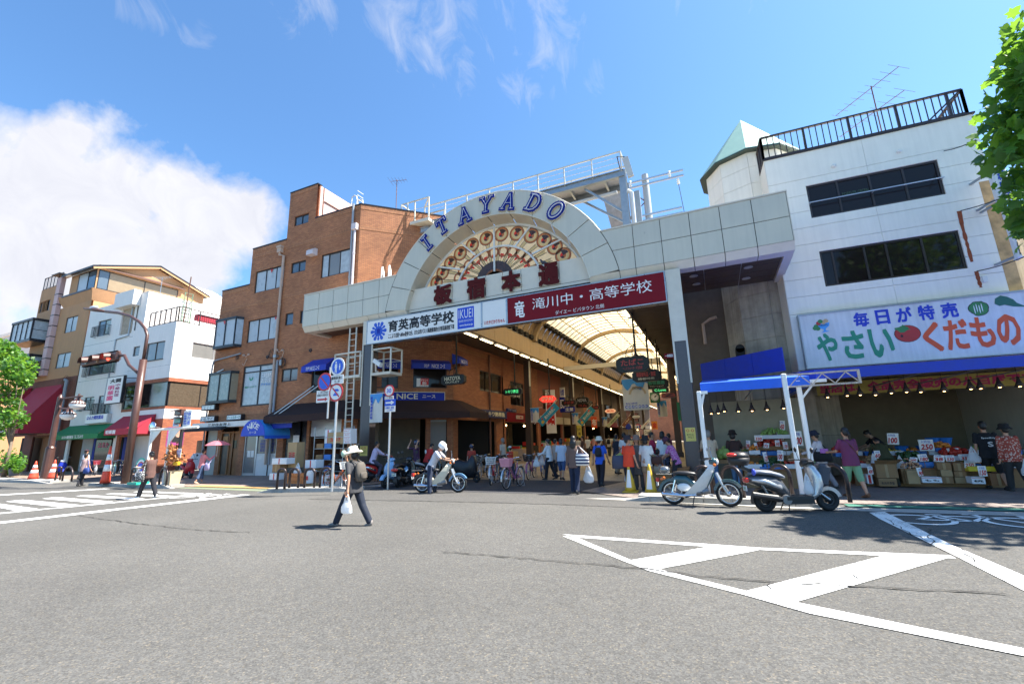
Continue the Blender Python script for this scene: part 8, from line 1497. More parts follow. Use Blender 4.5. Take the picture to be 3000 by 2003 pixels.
 B=MB(); B.bbox(-.36,-.05,.50,-.28,.05,.60,.015); B.build('tail_lamp',M_LAMPR,t); B=MB(); B.bar((-.33,-.09,.46),(-.33,.09,.46),.008,.10); B.build('number_plate',M_PLATE,t); B=MB(); B.tube([(.48,-.09,.22),(.44,-.20,.01)],.012,6); B.build('side_stand',M_PLB,t)
 return t
M_CUBW=M('cub_white',(.74,.76,.76),.25,var=.03,coat=.5); M_CUBG=M('cub_dark_green',(.035,.10,.12),.25,var=.05,coat=.5); M_CUBK=M('cub_black',(.02,.022,.028),.25,var=.05,coat=.5); M_STEELB=M('steel_blue_paint',(.12,.26,.42),.25,var=.05,coat=.5)
c1=cub('white and dark green step through moped leaning at the kerb',M_CUBG,M_CUBW,M_CUBG); place(c1,G(1975,1477),G(2152,1485))
B=MB(); B.sph((0,0,0),(.13,.12,.09),14,8); o=tag(B.build('helmet',M('grey_metallic',(.25,.26,.27),.2,.7,var=0),None,True),'grey half helmet resting on the rack of the white moped','helmet'); q=c1.matrix_basis@V((-.14,0,.78)); o.location=q
c2=cub('white and blue step through moped with its helmeted rider',M_CUBK,M('cub_cream',(.62,.60,.50),.3,var=.04,coat=.4),M_CUBK); place(c2,G(1237,1443),G(1358,1442))
for c in c2.children:
 if c.name.startswith('front_fender'): c.material_slots[0].link='OBJECT'; c.material_slots[0].material=M_STEELB
a=c2.matrix_basis@V((.30,-.02,0)); hd_=math.degrees(c2.rotation_euler.z)
person('motorcyclist in white shirt and white visor helmet astride the moped',(a.x,a.y,0),hd_,1.66,top=(.62,.60,.64),bot=(.02,.03,.06),hat='full',hatc=M('glossy_white_helmet',(.82,.82,.82),.15,var=0,coat=.6),vox=N1,hipz=.80,shoe=(.03,.02,.02),sleeve='short',pose=dict(lean=26,head=18,la=16,lk=26,ra=2,rk=-2,spread=.26,lp=42,le=38,rp=42,re=38,lab=14,rab=14))
def scooter(label,body,trim,seatm=M_SEAT,box=False,apron=None,plate='15659',grp='parked scooters'):
 t=thing('scooter',label,'scooter',(0,0,0),grp); R_=.225; wb=1.22
 for x in (0,wb): wheel(t,x,R_,.055,M_PLB,0,.07,.03); B=MB(); [B.tube([(x+.05*math.cos(k*2.09),0,R_+.05*math.sin(k*2.09)),(x+.14*math.cos(k*2.09),0,R_+.14*math.sin(k*2.09))],.018,5) for k in range(3)]; B.build('rim',M_ENG,t)
 B=MB(); loft(B,[((-.33,0,.66),.06,.05,(0,1,0),(0,0,1)),((-.22,0,.64),.13,.10,(0,1,0),(0,0,1)),((0,0,.60),.17,.13,(0,1,0),(0,0,1)),((.22,0,.54),.17,.16,(0,1,0),(0,0,1)),((.36,0,.46),.13,.18,(0,1,0),(0,0,1)),((.44,0,.36),.12,.12,(0,1,0),(0,0,1))],14); B.build('rear_body',body,t,True)
 for s in (-1,1): B=MB(); loft(B,[((-.26,s*.12,.64),.035,.025,(0,1,0),(0,0,1)),((0,s*.165,.60),.02,.05,(0,1,0),(0,0,1)),((.3,s*.15,.48),.02,.05,(0,1,0),(0,0,1))],8); B.build('side_panel',trim,t,True)
 B=MB(); B.prism([(.36,-.19,.24),(.92,-.17,.24),(.92,.17,.24),(.36,.19,.24)],(0,0,.07)); B.prism([(.40,-.16,.16),(.9,-.14,.16),(.9,.14,.16),(.40,.16,.16)],(0,0,.081)); B.build('floorboard',M_PLB,t)
 ap=apron or body; B=MB(); rg=[(.88,.26,.17,.10),(.97,.36,.22,.11),(1.02,.52,.24,.12),(1.02,.70,.22,.11),(.97,.86,.16,.08),(.93,.93,.09,.05)]
 loft(B,[((x,0,z),w,d,(0,1,0),(1,0,.25)) for x,z,w,d in rg],16); B.build('front_apron',ap,t,True)
 B=MB(); loft(B,[((.82,0,.92),.07,.06,(0,1,0),(0,0,1)),((.90,0,.98),.16,.07,(0,1,0),(0,0,1)),((1.0,0,.96),.13,.06,(0,1,0),(0,0,1)),((1.05,0,.93),.06,.04,(0,1,0),(0,0,1))],14); B.build('handlebar_cowl',M_PLB if box else body,t,True); B=MB(); B.sph((1.075,0,.72),(.03,.09,.06),12,8); B.build('headlight',M_LENS,t,True)
 B=MB(); B.tube([(.84,.36,.99),(.88,.0,1.0),(.84,-.36,.99)],.013,6); B.build('handlebar',M_PLB,t)
 for s in (-1,1): B=MB(); B.tube([(.76,s*.37,.985),(.88,s*.34,.99)],.018,8); B.build('grip',M_PLB,t); B=MB(); B.tube([(.90,s*.22,1.0),(.90,s*.28,1.15)],.006,5); B.sph((.9,s*.3,1.2),(.014,.055,.055),10,6); B.build('mirror',M_PLB,t); B=MB(); B.sph((1.06,s*.13,.66),(.03,.05,.025),8,6); B.build('indicator',M_LAMPO,t)
 B=MB(); loft(B,[((-.26,0,.75),.08,.03,(0,1,0),(0,0,1)),((-.1,0,.79),.15,.05,(0,1,0),(0,0,1)),((.15,0,.76),.15,.055,(0,1,0),(0,0,1)),((.36,0,.70),.11,.05,(0,1,0),(0,0,1)),((.44,0,.67),.05,.03,(0,1,0),(0,0,1))],14); B.build('seat',seatm,t,True)
 B=MB(); a=np.linspace(rad(15),rad(150),12); [B.quad(*[(wb+(R_+.03)*math.cos(u),s*.07,R_+(R_+.03)*math.sin(u)) for u,s in ((p,-1),(q,-1),(q,1),(p,1))]) for p,q in zip(a[:-1],a[1:])]
 for s in (-1,1): [B.quad(*[(wb+rr*math.cos(u),s*.07,R_+rr*math.sin(u)) for u,rr in ((p,R_+.03),(q,R_+.03),(q,R_-.04),(p,R_-.04))][::s]) for p,q in zip(a[:-1],a[1:])]
 B.build('front_fender',ap,t); B=MB(); a=np.linspace(rad(60),rad(195),10); [B.quad(*[((R_+.03)*math.cos(u),s*.07,R_+(R_+.03)*math.sin(u)) for u,s in ((p,-1),(q,-1),(q,1),(p,1))]) for p,q in zip(a[:-1],a[1:])]; B.build('rear_fender',M_PLB,t)
 B=MB(); [B.tube([(1.0,s*.05,.42),(wb,s*.085,R_)],.018,6) for s in (-1,1)]; B.build('fork',M_ALU,t)
 B=MB(); B.tube([(.34,-.13,.24),(.18,-.16,.28),(-.30,-.17,.36)],[.025,.065,.06],10); B.build('silencer',M_PLB,t); B=MB(); B.bbox(.0,.07,.17,.42,.17,.33,.03); B.lathe([(.10,0),(.09,.05)],(.36,-.13,.25),14,(0,-1,0)); B.tube([(.05,-.09,.30),(-.08,-.10,.58)],.025,8); B.build('engine',M_ENG,t)
 B=MB(); B.sph((-.33,0,.63),(.05,.14,.06),12,8); B.build('tail_lamp',M_LAMPR,t,True); B=MB(); B.bar((-.36,-.085,.47),(-.36,.085,.47),.008,.10); o=B.build('number_plate',M_PLATE,t); f=Fr3((-.366,0,.47),(0,-1,0),(0,0,1)); text(plate,f,(-.065,-.035,.065,.035),M_TXG,t,.01,c=.004)
 B=MB(); B.tube([(.42,.10,.2),(.36,.17,.01)],.012,5); B.tube([(.42,-.10,.2),(.36,-.17,.01)],.012,5); B.build('stand',M_PLB,t)
 if box:
  B=MB(); loft(B,[((-.42,0,.93),.17,.17,(0,1,0),(1,0,0)),((-.42,0,1.0),.21,.205,(0,1,0),(1,0,0)),((-.42,0,1.08),.22,.215,(0,1,0),(1,0,0))],20); B.build('top_box',M_PLB,t,True); B=MB(); loft(B,[((-.42,0,1.085),.22,.215,(0,1,0),(1,0,0)),((-.42,0,1.14),.21,.20,(0,1,0),(1,0,0)),((-.42,0,1.19),.15,.14,(0,1,0),(1,0,0)),((-.42,0,1.205),.03,.03,(0,1,0),(1,0,0))],20); B.build('box_lid',M_PLB,t,True); B=MB(); B.sph((-.56,-.02,1.14),(.09,.19,.045),12,8); B.build('box_reflector',M_LAMPR,t,True); B=MB(); B.bar((-.42,0,.90),(-.2,0,.80),.14,.06); B.build('rack',M_PLB,t)
 return t
M_SILV=M('silver_paint',(.50,.51,.53),.25,.55,var=.04,coat=.4); M_DGREY=M('dark_grey_paint',(.10,.105,.115),.3,.4,var=.05,coat=.3); M_BLKP=M('black_paint',(.012,.012,.014),.22,var=.04,coat=.5); M_LBLU=M('pale_blue_paint',(.20,.38,.62),.25,var=.05,coat=.5)
s1=scooter('silver scooter with a black top box parked at the kerb',M_DGREY,M_SILV,M('grey_vinyl',(.16,.18,.22),.4,var=.1),True,M_SILV); place(s1,G(2246,1499),G(2432,1496))
q=s1.matrix_basis
def sat(name,label,cat,m,p,r,extra=None):
 B=MB(); B.sph((0,0,0),r,14,10); o=tag(B.build(name,m,None,True),label,cat); o.location=q@V(p); o.rotation_euler=(0,0,s1.rotation_euler.z); return o
B=MB(); B.bbox(-.05,-.20,-.22,.16,.20,.22,.05); o=tag(B.build('pannier_bag',M('charcoal_cloth',(.05,.055,.07),.7,var=.15),None),'charcoal pannier bag hung on the front of the silver scooter','bag'); o.location=q@V((1.10,0,.72)); o.rotation_euler=(0,.3,s1.rotation_euler.z)
carrier('white carrier bag hanging inside the leg shield of the silver scooter',q@V((.82,-.12,.74)),.5,.11); sat('cable_lock','coiled blue cable lock on the tail of the silver scooter','lock',M('blue_vinyl',(.05,.08,.5),.4,var=0),(-.2,-.12,.79),(.04,.04,.07))
s2=scooter('pale blue retro scooter facing the road at the left',M_LBLU,M_CHROME,apron=M_LBLU); place(s2,G(1190,1419),G(1102,1434))
s3=scooter('black scooter with a white plate seen from behind',M_BLKP,M_BLKP); place(s3,G(1166,1428),G(1222,1414))
s4=scooter('dark scooter with a wrinkled grey seat cover',M_BLKP,M_DGREY,M('grey_cover',(.34,.37,.42),.6,var=.1)); place(s4,G(1210,1418),G(1290,1412))
s5=scooter('red delivery moped ridden by the man in lavender',M('postal_red',(.5,.02,.02),.3,var=.05,coat=.4),M_CHROME); place(s5,G(1075,1414),G(1150,1408)); a=s5.matrix_basis@V((.2,0,0))
person('man in lavender shirt sitting on the red delivery moped',(a.x,a.y,.02),math.degrees(s5.rotation_euler.z),1.62,top=(.55,.46,.62),bot=(.06,.06,.09),sleeve='long',vox=.015,hipz=.84,pose=dict(lean=14,la=55,lk=75,ra=55,rk=75,spread=.15,lp=48,le=25,rp=48,re=25))
s6=scooter('white and blue scooter before the pharmacy',M_CUBW,M_SIGNB,apron=M_SIGNB); place(s6,G(172,1392),G(200,1398)); s7=scooter('red scooter half under a pale sheet by the alley',M_REDP,M_PLB); place(s7,G(532,1400),G(572,1403))
t=thing('covered_scooter','scooter wrapped in a black cover beside the bicycles','scooter',(0,0,0)); B=MB(); B.smooth=True; rr=random.Random(5); rg=[]; 
for x,z,w,h in ((-.42,.5,.08,.16),(-.3,.52,.19,.30),(-.05,.5,.24,.38),(.3,.44,.22,.36),(.6,.46,.2,.36),(.85,.58,.25,.46),(1.0,.56,.2,.42),(1.1,.45,.08,.2)): rg.append(((x,0,z+.05),w,h,(0,1,0),(0,0,1)))
loft(B,rg,18); B.build('cover',M('black_cover',(.015,.015,.018),.4,var=.2,vs=10,bump=.6,bs=8),t,True)
for x in (0,1.1): wheel(t,x,.22,.05,M_PLB,0,.06,.03)
place(t,G(1345,1412),G(1392,1413)); t.scale=(.72,.85,.95); B=MB(); B.prism([(0,0,0),(1.0,0,0),(.75,0,.8)],(0,.5,0)); o=tag(B.build('folded_sheet',M_BAGW),'pale tarpaulin thrown over the red scooter by the alley','tarpaulin'); o.location=G(528,1400)+V((-.2,.2,.5))
# street furniture
S2=lambda x,y:(1900+x*.3188,1050+y*.3188); S3=lambda x,y:(2400+x*.3188,1050+y*.3188); Z9=lambda x,y:(1400+x*.25543,1150+y*.25543)
M_BRN=M('brown_pole_paint',(.085,.04,.032),.4,.1,var=.12); M_ARCH=M('dark_bollard',(.045,.032,.032),.3,.4,var=.1)
def bollard(l,r,top,z,label,Y=None):
 a,b=G(*l,z),G(*r,z); n=(b-a).normalized(); w=(b-a).length; c=(a+b)/2; t_=PY((l[0]+r[0])/2,top,c.y).z; rr=w/2; h=max(t_-rr,.35)
 t=thing('arch_bollard',label,'bollard',tuple(c),'dark arched bollards along the kerb'); B=MB(); B.smooth=True; B.tube([tuple(a),tuple(a+V((0,0,h-z)))]+[tuple(c+V((0,0,h-z))-n*rr*math.cos(u)+V((0,0,rr*math.sin(u)))) for u in np.linspace(0,math.pi,11)[1:-1]]+[tuple(b+V((0,0,h-z))),tuple(b)],.042,10); B.build('hoop',M_ARCH,t)
for i,(f,l,r,t_,z) in enumerate(((Z5,(1412,1300),(1500,1298),1068,.12),(Z5,(1553,1288),(1655,1286),1068,.12),(Z5,(1728,1284),(1840,1282),1065,.12),(Z5,(1905,1284),(2028,1282),1055,.12),(ZL,(630,1278),(685,1275),1125,.12),(ZL,(712,1285),(818,1288),1120,.12),(ZL,(1442,1312),(1466,1306),1140,.12),(ZL,(1492,1318),(1540,1318),1140,.12),(ZL,(1822,1330),(1905,1336),1135,.12),(S2,(690,1250),(880,1278),990,.12),(S2,(450,1240),(590,1240),990,.12),(S2,(1150,1270),(1330,1285),980,.12),(S2,(1650,1290),(1855,1320),975,.12))):
 bollard(f(*l),f(*r),f(0,t_)[1],z,['dark hoop bollard at the left end of the crate kerb','dark hoop bollard second from the left by the crates','dark hoop bollard before the white bucket','dark hoop bollard before the red and white box','dark hoop bollard right of the striped cone','dark hoop bollard behind the woman in dusty pink','narrow dark hoop bollard beside the brown lamp pole','dark hoop bollard next to the green no parking stand','dark hoop bollard by the white portal post','dark hoop bollard between the moped and the silver scooter','dark hoop bollard behind the white moped','dark hoop bollard behind the silver scooter seat','dark hoop bollard beside the woman with green trousers'][i])
def plate_round(t,f,c,r,rim,face,dep=.012):
 B=MB(f); B.lathe([(r,0),(r,dep)],(c[0],c[1],0),28,(0,0,1)); B.build('plate',rim,t); B=MB(f); B.lathe([(r*.80,dep+.001),(r*.80,dep+.003)],(c[0],c[1],0),28,(0,0,1)); B.build('plate_face',face,t)
def plate_rect(t,f,r,face,txt=None,tm=M_TXK,tx=(.1,.15,.9,.85),name='plate',b=.02):
 B=MB(f); B.bbox(r[0],r[1],0,r[2],r[3],.012,.004); B.build(name,face,t); w,h=r[2]-r[0],r[3]-r[1]
 if txt: text(txt,f,(r[0]+w*tx[0],r[1]+h*tx[1],r[0]+w*tx[2],r[1]+h*tx[3]),tm,t,b,c=.016)
b0=G(972,1437,.12); f=Fr((0,b0.y-.05,0)); R_=lambda p,q,fn=Z4:f.rect(fn(*p),fn(*q)); t=thing('road_sign_post','steel post with round blue pedestrian and red lorry signs at the left kerb','road sign',tuple(b0)); 
B=MB(); tp=f.px(*Z4(1610,600))[1]; B.tube([(b0.x,b0.y,.1),(b0.x,b0.y,tp)],.04,10); b1_=f.px(*Z4(1500,800)); B.tube([(b1_[0],b0.y,b1_[1]-1.4),(b1_[0],b0.y,b1_[1]+.35)],.03,8); B.bar((b0.x,b0.y,b1_[1]-.5),(b1_[0],b0.y,b1_[1]-.5),.04); B.build('post',M_ALU,t)
M_RBL=M('road_sign_blue',(.015,.10,.60),.4,var=.03); M_RRD=M('road_sign_red',(.55,.02,.03),.4,var=.03)
def rc(p,rx,fn=Z4): c=f.px(*fn(*p)); return c,abs(f.px(*fn(p[0]+rx,p[1]))[0]-c[0])
c,r=rc((1605,680),72); plate_round(t,f,c,r*1.1,M_TXW,M_RBL); B=MB(f)
for dx,s in ((-.25,1.0),(.35,.55)):
 x,z=c[0]+dx*r,c[1]-.05*r; disc(B,(x,z+.58*r*s),0,.12*r*s,z=.018,n=10); B.quad(*[(x+u*r*s,z+v*r*s,.0182) for u,v in ((-.16,.4),(-.2,-.1),(-.12,-.1),(-.16,-.7),(-.05,-.7),(0,-.2),(.06,-.7),(.17,-.7),(.12,-.1),(.2,-.1),(.16,.4))][::-1])
B.build('walking_figures',M_TXW,t); plate_rect(t,f,R_((1525,785),(1668,872)),M_SIGNW,'軽車両を除く\n11 - 19')
c,r=rc((1585,975),72); plate_round(t,f,c,r*1.1,M_RRD,M_SIGNW); B=MB(f); [B.box(c[0]+a*r,c[1]+b*r,.018,c[0]+d*r,c[1]+e*r,.019) for a,b,d,e in ((-.3,.12,.35,.4),(.35,.12,.5,.28),(-.4,-.4,.4,-.2),(-.25,-.2,.25,-.05))]; B.build('vehicle_symbols',M_RBL,t); B=MB(f); B.bar((c[0]-.55*r,c[1]+.55*r,.021),(c[0]+.55*r,c[1]-.55*r,.021),.16*r,.004,(0,0,1)); B.build('red_bar',M_RRD,t)
c,r=rc((1455,855),72); plate_round(t,f,c,r*1.1,M_RRD,M_RBL); B=MB(f); B.bar((c[0]-.58*r,c[1]+.58*r,.019),(c[0]+.58*r,c[1]-.58*r,.019),.17*r,.004,(0,0,1)); B.build('red_bar',M_RRD,t)
r=R_((1365,960),(1503,1085)); plate_rect(t,f,r,M_SIGNW,'日．7時から11時の間\n貨物集配中の貨物車を除く',tx=(.06,.5,.94,.92),b=.01); B=MB(f); y=r[1]+(r[3]-r[1])*.25; w=r[2]-r[0]; B.quad(*[(r[0]+w*u,y+v,.017) for u,v in ((.1,-.03),(.7,-.03),(.7,-.07),(.9,0),(.7,.07),(.7,.03),(.1,.03))]); B.build('red_arrow',M_RRD,t)
b0=G(1136,1432,.02); f=Fr((0,b0.y-.05,0)); t=thing('road_sign_post','steel post with the round thirty speed limit sign and blue arrow plates','road sign',tuple(b0)); B=MB(); B.tube([(b0.x,b0.y,0),(b0.x,b0.y,f.px(*Z2(1020,1230))[1])],.035,10); B.build('post',M_ALU,t)
c,r=rc((1020,1270),50,Z2); plate_round(t,f,c,r*1.1,M_RRD,M_SIGNW); text('30',f,(c[0]-r*.5,c[1]-r*.38,c[0]+r*.5,c[1]+r*.38),M_RBL,t,.02,c=.017)
plate_rect(t,f,R_((970,1335),(1070,1365),Z2),M_SIGNW,'ここから'); r=R_((970,1372),(1090,1440),Z2); plate_rect(t,f,r,M_RBL); B=MB(f); w,h=r[2]-r[0],r[3]-r[1]; B.quad(*[(r[0]+w*u,r[1]+h*v,.017) for u,v in ((.1,.38),(.6,.38),(.6,.15),(.92,.5),(.6,.85),(.6,.62),(.1,.62))]); B.build('white_arrow',M_TXW,t); plate_rect(t,f,R_((970,1446),(1088,1508),Z2),M_SIGNW,'自動車・原付\nここから',M_RBL)
t=thing('security_camera','white security camera on a bracket at the left gate post','camera',(-13.8,15.2,5)); c=FG.px(*Z2(885,955),.4); B=MB(FG); B.bar((c[0]-.22,c[1]+.15,.35),(c[0]+.24,c[1]-.12,.45),.17,.16); B.build('housing',M_WHITE,t); B=MB(FG); B.bar((c[0]-.1,c[1]-.05,.4),(c[0]-.35,c[1]-.28,.1),.05); B.bar((c[0]-.35,c[1]-.28,.1),(c[0]-.4,c[1]-.28,-.1),.06); B.build('bracket',M_WHITE,t)
b0=G(365,1416,.12); Yp=b0.y; q=lambda x,y,fn=Z1:tuple(PY(*fn(x,y),Yp)); t=thing('street_lamp','tall brown lamp pole with a curved arm carrying a red traffic signal','street lamp',tuple(b0)); B=MB(); B.smooth=True; j=q(1598,1235); B.tube([tuple(b0),(b0.x,Yp,j[2])],.15,14); B.build('pole',M_BRN,t)
B=MB(); tp=[q(1625,960),q(1600,880),q(1540,810),q(1440,745),q(1300,705),q(1160,690)]; B.tube([(b0.x,Yp,j[2]),(b0.x,Yp,tp[0][2])]+[(b0.x+(p[0]-tp[0][0]),Yp,p[2]) for p in tp[1:]],.07,12); B.build('arm',M_BRN,t,True)
dx=b0.x-tp[0][0]; e=q(1160,690); g_=q(925,660); B=MB(); loft(B,[((e[0]+dx,Yp,e[2]),.06,.06,(0,1,0),(0,0,1)),(((e[0]+g_[0])/2+dx,Yp,(e[2]+g_[2])/2+.02),.2,.10,(0,1,0),(0,0,1)),((g_[0]+dx+.1,Yp,g_[2]),.14,.07,(0,1,0),(0,0,1)),((g_[0]+dx,Yp,g_[2]),.03,.03,(0,1,0),(0,0,1))],12); B.build('lamp_head',M_BRN,t,True); B=MB(); B.sph(((e[0]*.4+g_[0]*.6)+dx,Yp,g_[2]-.08),(.38,.14,.12),14,8); B.build('lamp_lens',M_LENS,t,True)
s0,s1_=q(960,1215),q(1362,1230); zc_=(s0[2]+s1_[2])/2; sx=s0[0]; L_=s1_[0]-s0[0]; t2=thing('traffic_signal','horizontal brown traffic signal showing red on the lamp pole arm','traffic light',(sx,Yp,zc_)); B=MB(); B.bbox(sx,Yp-.12,zc_-.27,sx+L_,Yp+.12,zc_+.27,.1); B.build('housing',M_BRN,t2)
for k,m_ in enumerate((M('unlit_green',(.02,.05,.07),.2,var=0),M('unlit_amber',(.16,.06,.02),.2,var=0),M('lit_red',(.9,.08,.04),.3,var=0,emit=(1,.06,.03),es=1.6))):
 x=sx+L_*(.2+.3*k); B=MB(); B.lathe([(.19,0),(.17,.03),(.05,.05)],(x,Yp-.12,zc_),20,(0,-1,0)); B.build('lens',m_,t2); B=MB(); pts=[(x+.21*math.cos(u),zc_+.21*math.sin(u)) for u in np.linspace(rad(-25),rad(205),14)]; [B.quad((p[0],Yp-.12,p[1]),(p2[0],Yp-.12,p2[1]),(p2[0],Yp-.42,p2[1]-.05),(p[0],Yp-.42,p[1]-.05)) for p,p2 in zip(pts[:-1],pts[1:])]; B.build('visor',M_BRN,t2)
B=MB(); B.tube([(sx+L_,Yp,zc_),(sx+L_+.45,Yp,zc_-.02),q(1480,1290),q(1545,1345),(b0.x,Yp,q(1560,1420)[2])],.07,10); B.build('bracket',M_BRN,t2,True)
b0=G(131,1404,.02); q=lambda x,y:tuple(PY(*ZL(x,y),b0.y)); t=thing('street_lamp','brown ornamental lamp with two white globes at the far left','street lamp',tuple(b0)); B=MB(); B.lathe([(.24,0),(.22,1.8),(.15,1.9),(.13,q(680,335)[2]),(.03,q(680,300)[2])],tuple(b0),12); B.build('pole',M_BRN,t); B=MB(); p=q(690,345); B.tube([(b0.x,b0.y,p[2]),(q(935,350)[0],b0.y,p[2])],.05,8); B.tube([(b0.x+.3,b0.y,p[2]),(b0.x+.1,b0.y,p[2]-.4),(b0.x+.25,b0.y,q(700,450)[2]),(q(830,462)[0],b0.y,q(830,462)[2])],.05,8); B.build('arm',M_BRN,t)
for x,y in ((888,415),(780,535)): c=q(x,y); B=MB(); B.sph(c,(.37,.37,.28),14,8); B.build('globe',M_SIGNW,t,True); B=MB(); B.lathe([(.39,0),(.24,.16),(.1,.32),(.04,.6)],(c[0],c[1],c[2]+.06),14); B.build('cap',M_BRN,t)
b0=G(512,1425,.02); Yq=b0.y; f=Fr((0,Yq-.12,0)); q=lambda x,y:f.px(*ZL(x,y)); t=thing('pedestrian_signal','black pedestrian signal pole with blue and white plates at the crossing','traffic light',tuple(b0)); top_=q(2100,470)[1]; B=MB(); B.tube([tuple(b0),(b0.x,Yq,top_)],.07,10); B.build('pole',M_PLB,t)
for i,(y0,y1,m_) in enumerate(((462,540,M('red_lens_off',(.12,.05,.05),.2,var=0)),(552,635,M('green_lens_off',(.08,.25,.24),.2,var=0)))): a,b=q(2020,y1),q(2110,y0); B=MB(f); B.bbox(a[0],a[1],-.1,b[0],b[1],.1,.02); B.build('housing',M_BRN,t); B=MB(f); B.box(a[0]+.05,a[1]+.05,.10,b[0]-.05,b[1]-.06,.11); B.build('lens',m_,t); B=MB(f); B.prism([(a[0],b[1],.1),(a[0],b[1]-.02,.1),(a[0]-.04,b[1]-.1,.35)],(b[0]-a[0],0,0)); B.build('visor',M_PLB,t)
for (p0,p1,s,lb) in (((2117,482),(2183,658),'歩行者自転車専用',2),((1998,545),(2050,662),'押ボタン式',1)):
 a=f.rect(ZL(*p0),ZL(*p1)); plate_rect(t,f,a,M_SIGNW); w=a[2]-a[0]; n=len(s)//lb+len(s)%lb
 for k in range(lb): vtext(s[(0 if k==lb-1 else n-1):(n-1 if k==lb-1 and lb>1 else None)],f,(a[0]+w*(.08+.46*k),a[1]+.06,a[0]+w*(.08+.46*k)+w*(.4 if lb>1 else .8),a[3]-.06),M_RBL,t,.02,c=.016)
a=f.rect(ZL(2022,1062),ZL(2070,1105)); B=MB(f); B.bbox(a[0],a[1],.0,a[2],a[3],.12,.02); B.build('push_button_box',M('signal_yellow',(.75,.42,.02),.4,var=.03),t); a=f.rect(ZL(2035,915),ZL(2072,1020)); plate_rect(t,f,a,M_SIGNW,'歩行者\n専用',M_RBL,b=.01)
t=thing('portal_frame','white steel portal frame over the pavement by the alley','frame',tuple(G(478,1418,.12))); g1=G(478,1419,.12); f=Fr((0,g1.y,0)); z_=f.px(*ZL(1955,690))[1]; x2=f.px(*ZL(1745,700))[0]; B=MB(); B.tube([tuple(g1),(g1.x,g1.y,z_)],.06,8); B.tube([(x2,g1.y,.12),(x2,g1.y,z_)],.06,8); B.tube([(x2-.1,g1.y,z_),(g1.x+1.9,g1.y,z_+.02)],.05,8); B.prism([(g1.x,g1.y,z_-.6),(g1.x,g1.y,z_),(g1.x+.7,g1.y,z_)],(0,.03,0)); B.prism([(x2,g1.y,z_-.6),(x2,g1.y,z_),(x2+.7,g1.y,z_)],(0,.03,0)); B.build('tube_frame',M_WHITE,t)
t=thing('traffic_mirror','round steel mirror on the brick corner by the alley','mirror',(XK,17.4,3)); f=Fr((0,17.2,0)); c=f.px(*ZL(1745,667)); B=MB(f); B.sph((c[0],c[1],0),(.42,.36,.1),16,8); B.build('mirror_face',M_CHROME,t,True); B=MB(f); B.bar((c[0],c[1],-.05),(XK-.2,c[1],-.8),.05); B.build('bracket',M_GALV,t)
b0=G(402,1418,.12); f=Fr((0,b0.y,0)); t=thing('no_parking_stand','green portable no parking stand by the crossing','sign',tuple(b0)); a=f.rect(ZL(1565,1020),ZL(1668,1200)); B=MB(f); w=(a[2]-a[0])/2; cx=(a[0]+a[2])/2; B.quad(*[(cx+w*math.cos(u),(a[3]-w if math.sin(u)>0 else a[1]+w)+w*math.sin(u),0) for u in np.linspace(0,2*math.pi,28,endpoint=False)]); B.build('board',M('mint_board',(.02,.42,.30),.4,var=.03),t); B=MB(f); w2=w*.82; B.quad(*[(cx+w2*math.cos(u),(a[3]-w if math.sin(u)>0 else a[1]+w)+w2*math.sin(u),.006) for u in np.linspace(0,2*math.pi,28,endpoint=False)]); B.build('board_face',M_SIGNW,t); plate_round(t,f,(cx,a[3]-w),w*.62,M_RRD,M_RBL); B=MB(f); B.bar((cx,a[1],-.01),(cx,.2,-.01),.06); B.prism([(cx-.35,.12,-.25),(cx+.35,.12,-.25),(cx+.35,.12,.25),(cx-.35,.12,.25)],(0,.1,0)); B.build('foot',M('mint_board',(.02,.42,.3)),t)
def cone(label,base,h,r,m,bands=True,grp='traffic cones',bm=M_PLB,band_m=M_TXW):
 t=thing('traffic_cone',label,'cone',tuple(base),grp); b=V(base); B=MB(); B.bbox(b.x-r*1.25,b.y-r*1.25,b.z,b.x+r*1.25,b.y+r*1.25,b.z+.04,.015); B.build('base',bm,t); B=MB(); rr=lambda u:r*.95*(1-u)+.03*u; B.lathe([(rr(k/8),.04+(h-.04)*k/8) for k in range(9)]+[(.012,h+.01)],tuple(b),16); B.build('cone_body',m,t,True)
 if bands:
  for u0,u1 in ((.32,.5),(.62,.78)): B=MB(); B.lathe([(rr(u0)+.004,.04+(h-.04)*u0),(rr(u1)+.004,.04+(h-.04)*u1)],tuple(b),16); B.build('white_band',band_m,t,True)
 return t
M_CONE=M('cone_orange',(.72,.07,.03),.5,var=.08); M_CONEY=M('cone_yellow',(.62,.40,.03),.55,var=.12)
cone('orange and white striped cone left of the globe lamp',G(96,1404,.1),1.0,.25,M_CONE); cone('orange and white striped cone right of the globe lamp',G(152,1403,.1),1.05,.24,M_CONE); cone('tall double stacked orange cone beside the lamp pole',G(307,1417,.12),1.65,.2,M_CONE)
for p,lb in ((Z9(1755,1140),'yellow cone with a white panel at the left of the arcade stall'),(Z9(1990,1162),'yellow cone with a white panel nearest the white moped')):
 b=G(*p,.02); t=cone(lb,b,.78,.17,M_CONEY,False,'yellow cones at the arcade mouth',M_CONEY); B=MB(); B.smooth=False; [B.quad(*[(b.x+rr*math.sin(u),b.y-rr*math.cos(u),b.z+z) for rr,u,z in ((.145,u0,.14),(.145,u1,.14),(.062,u1,.62),(.062,u0,.62))]) for u0,u1 in ((-.75,-.35),(-.35,.05),(.05,.4))]; B.build('white_panel',M_TXW,t)
M_LF=[M('leaf_green_%s'%k,c,.5,var=.25,vs=5) for k,c in (('bright',(.13,.30,.03)),('mid',(.06,.18,.022)),('deep',(.03,.095,.018)))]
